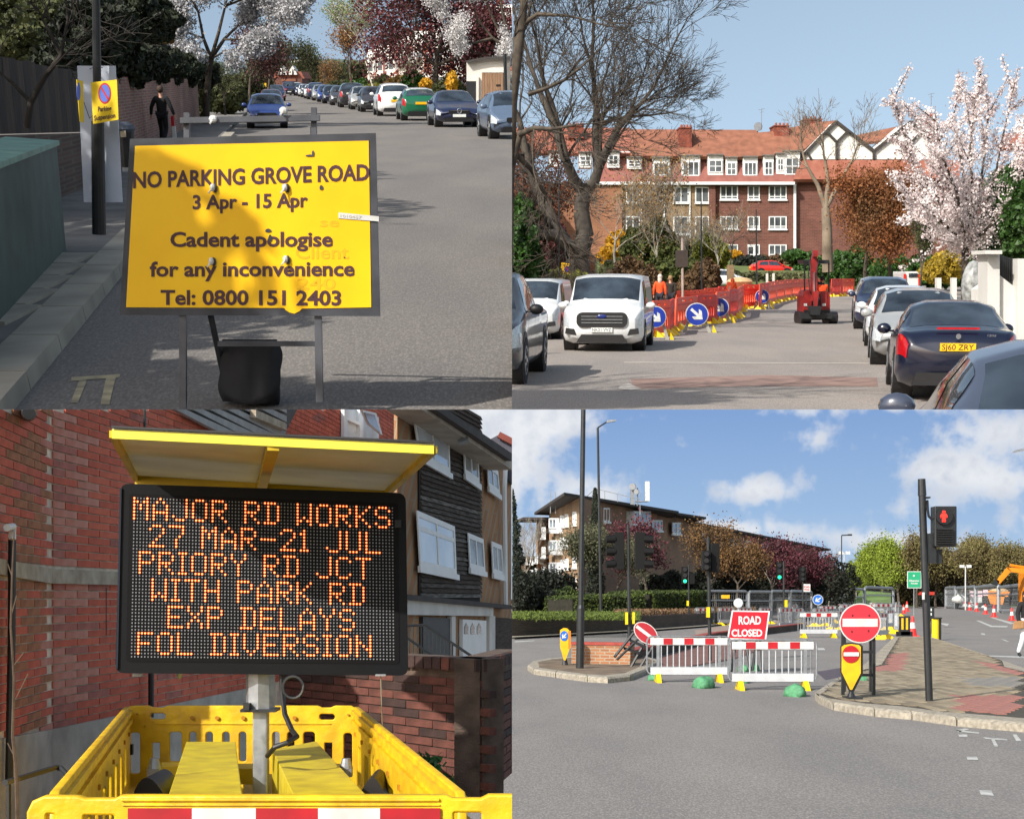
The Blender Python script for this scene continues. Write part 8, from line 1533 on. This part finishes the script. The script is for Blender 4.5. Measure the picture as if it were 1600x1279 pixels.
# --- parked cars
yw=R(8.6);G1_='cars parked along the right kerb of the long street';G2_='cars parked along the left kerb of the long street'
CS=1.13
row=[(797,209,'hatch',paint('steel_blue',(84,100,122)),0,'steel blue hatchback cut by the right edge of the long street'),(708,192.5,'coupe',NAV,0,'dark navy coupe with a three pointed star and white plate facing the camera'),(652,183.5,'hatch',paint('british_green',(14,92,62)),1,'small green hatchback with a white roof seen from behind'),(614,177,'suv',WHT,1,'white off roader seen from behind'),(584,171.5,'hatch',DGR,0,'dark silver hatchback facing the camera beside the white off roader'),(567,168,'hatch',SIL,0,'silver hatchback sixth along the right kerb'),(550,165,'suv',paint('black2',(28,30,34)),1,'black car with a red tail lamp seen from behind'),(534,162,'hatch',DGR,0,'dark grey car eighth along the right kerb'),(521,159.5,'hatch',NAV,0,'navy car ninth along the right kerb'),(511,157.2,'hatch',paint('royal_blue',(40,62,130)),0,'royal blue car tenth along the right kerb'),(502,155.2,'hatch',SIL,0,'silver car eleventh along the right kerb'),(494,153.5,'suv',NAV,1,'navy off roader twelfth along the right kerb'),(487.5,152,'hatch',WHT,0,'small white car thirteenth along the right kerb'),(482,150.6,'hatch',DGR,0,'grey car fourteenth along the right kerb'),(477,149.4,'hatch',WHT,0,'far white car fifteenth along the right kerb'),(472,148.3,'hatch',NAV,0,'far navy car sixteenth along the right kerb'),(463,147.3,'suv',WHT,0,'farthest pale car at the end of the right kerb')]
for px,py,k,m,rear,lab in row:
    py=128+(py-128)*1.07
    c=put_car(k,'parked_car',lab,m,px,py,yw+(R(180)if rear else 0),group=G1_);c.scale=(CS,)*3
    if 'star' in lab:
        mb=MB();mb.tube([(.09*math.cos(a),-2.27,.63+.09*math.sin(a))for a in[i*math.pi/8 for i in range(16)]],.009,5,True);[mb.tube([(0,-2.27,.63),(.09*math.cos(a),-2.27,.63+.09*math.sin(a))],.009,4)for a in(R(90),R(210),R(330))];mb.box((0,-2.262,.63),(.72,.012,.016));mb.build('grille_star',CHROME,c)
    if 'green' in lab:KH=KINDS['hatch'];ring_,at_=car_surface(KH);mb=MB();patch(mb,at_,.42,.82,8.05,11.95,nt=8,ns=8,off=.012);mb.build('roof_panel',WHT,c,smooth=True)
for px,py,k,m,lab in[(418,199,'hatch',paint('mid_blue',(38,58,112)),'blue car facing the camera behind the top rail of the yellow board'),(424,173,'hatch',paint('wine',(92,40,44)),'dark car with a wine red roof behind the blue car'),(432,158,'suv',NAV,'dark off roader further along the left kerb'),(436,152,'hatch',paint('red',(206,34,24)),'far red car on the left kerb'),(452,149.5,'van',NAV,'far dark van coming up the street')]:put_car(k,'parked_car',lab,m,px,py,yw,group=G2_,cat='car')
t=thing('yellow_signs','pair of small yellow notices beside the far left footway','sign',P(410,150,160));[pb_('notice_board',YB,rect(x,130,x+5,138),160,.05,t)for x in(405,411)];pb_('post',DARKM,rect(410,138,411,152),160,.1,t)
# ------------------------------------------------------------------ trim every street to its own quarter of the site
for o in list(C.objects):                      # set each street's frame in the site
    q=QMAP.get(o.name,0)
    if o.parent is None and q:q={34:4,22:2}.get(q,q);o.matrix_basis=frame(q)@o.matrix_basis
bpy.context.view_layer.update()
TOPS=(935-639.5)/F
def planes(q):
    p=[]
    o=Vector((0,0,HC));n=Vector((0,-TOPS,1)).normalized()
    if q in(1,2):p.append((o,n))
    if q in(3,4):p.append((o,-n))
    if q in(1,3):p.append((o,Vector((-1,0,0))))
    if q in(2,4):p.append((o,Vector((1,0,0))))
    return p
cut={};dead=[]
for o in list(C.objects):
    q=QMAP.get(o.name,0)
    if o.type!='MESH' or q in(0,34,22)or not len(o.data.vertices):continue
    mw=o.matrix_world;bb=[mw@Vector(c)for c in o.bound_box];need=[];out=False
    for co,no in planes(q):
        ds=[(p-co).dot(no)for p in bb]
        if max(ds)<=0:out=True
        elif min(ds)<0:need.append((co,no))
    if out:dead.append(o);continue
    if not need or any(m.type=='SKIN' for m in o.modifiers):continue
    me=o.data.copy()if o.data.users>1 else o.data;inv=mw.inverted();bm=bmesh.new();bm.from_mesh(me)
    for co,no in need:
        lc=inv@co;ln=(mw.to_3x3().transposed()@no).normalized()
        if len(bm.faces)>3000 and('foliage' in o.name or 'crown' in o.name or 'branches' in o.name):
            kill=[f for f in bm.faces if any((v.co-lc).dot(ln)<0 for v in f.verts)];bmesh.ops.delete(bm,geom=kill,context='FACES')
        else:bmesh.ops.bisect_plane(bm,geom=bm.verts[:]+bm.edges[:]+bm.faces[:],plane_co=lc,plane_no=ln,clear_inner=True)
    bm.to_mesh(me);bm.free()
    if me is not o.data:o.data=me
    if not len(me.vertices):dead.append(o)
for o in dead:
    for k in[c for c in C.objects if c.parent==o]:k.parent=o.parent
    bpy.data.objects.remove(o)
for o in list(C.objects):                      # groups of parts left without any part
    if o.type=='EMPTY' and not any(c.parent==o for c in C.objects):bpy.data.objects.remove(o)
for o in C.objects:
    if '_w' in o:del o['_w']
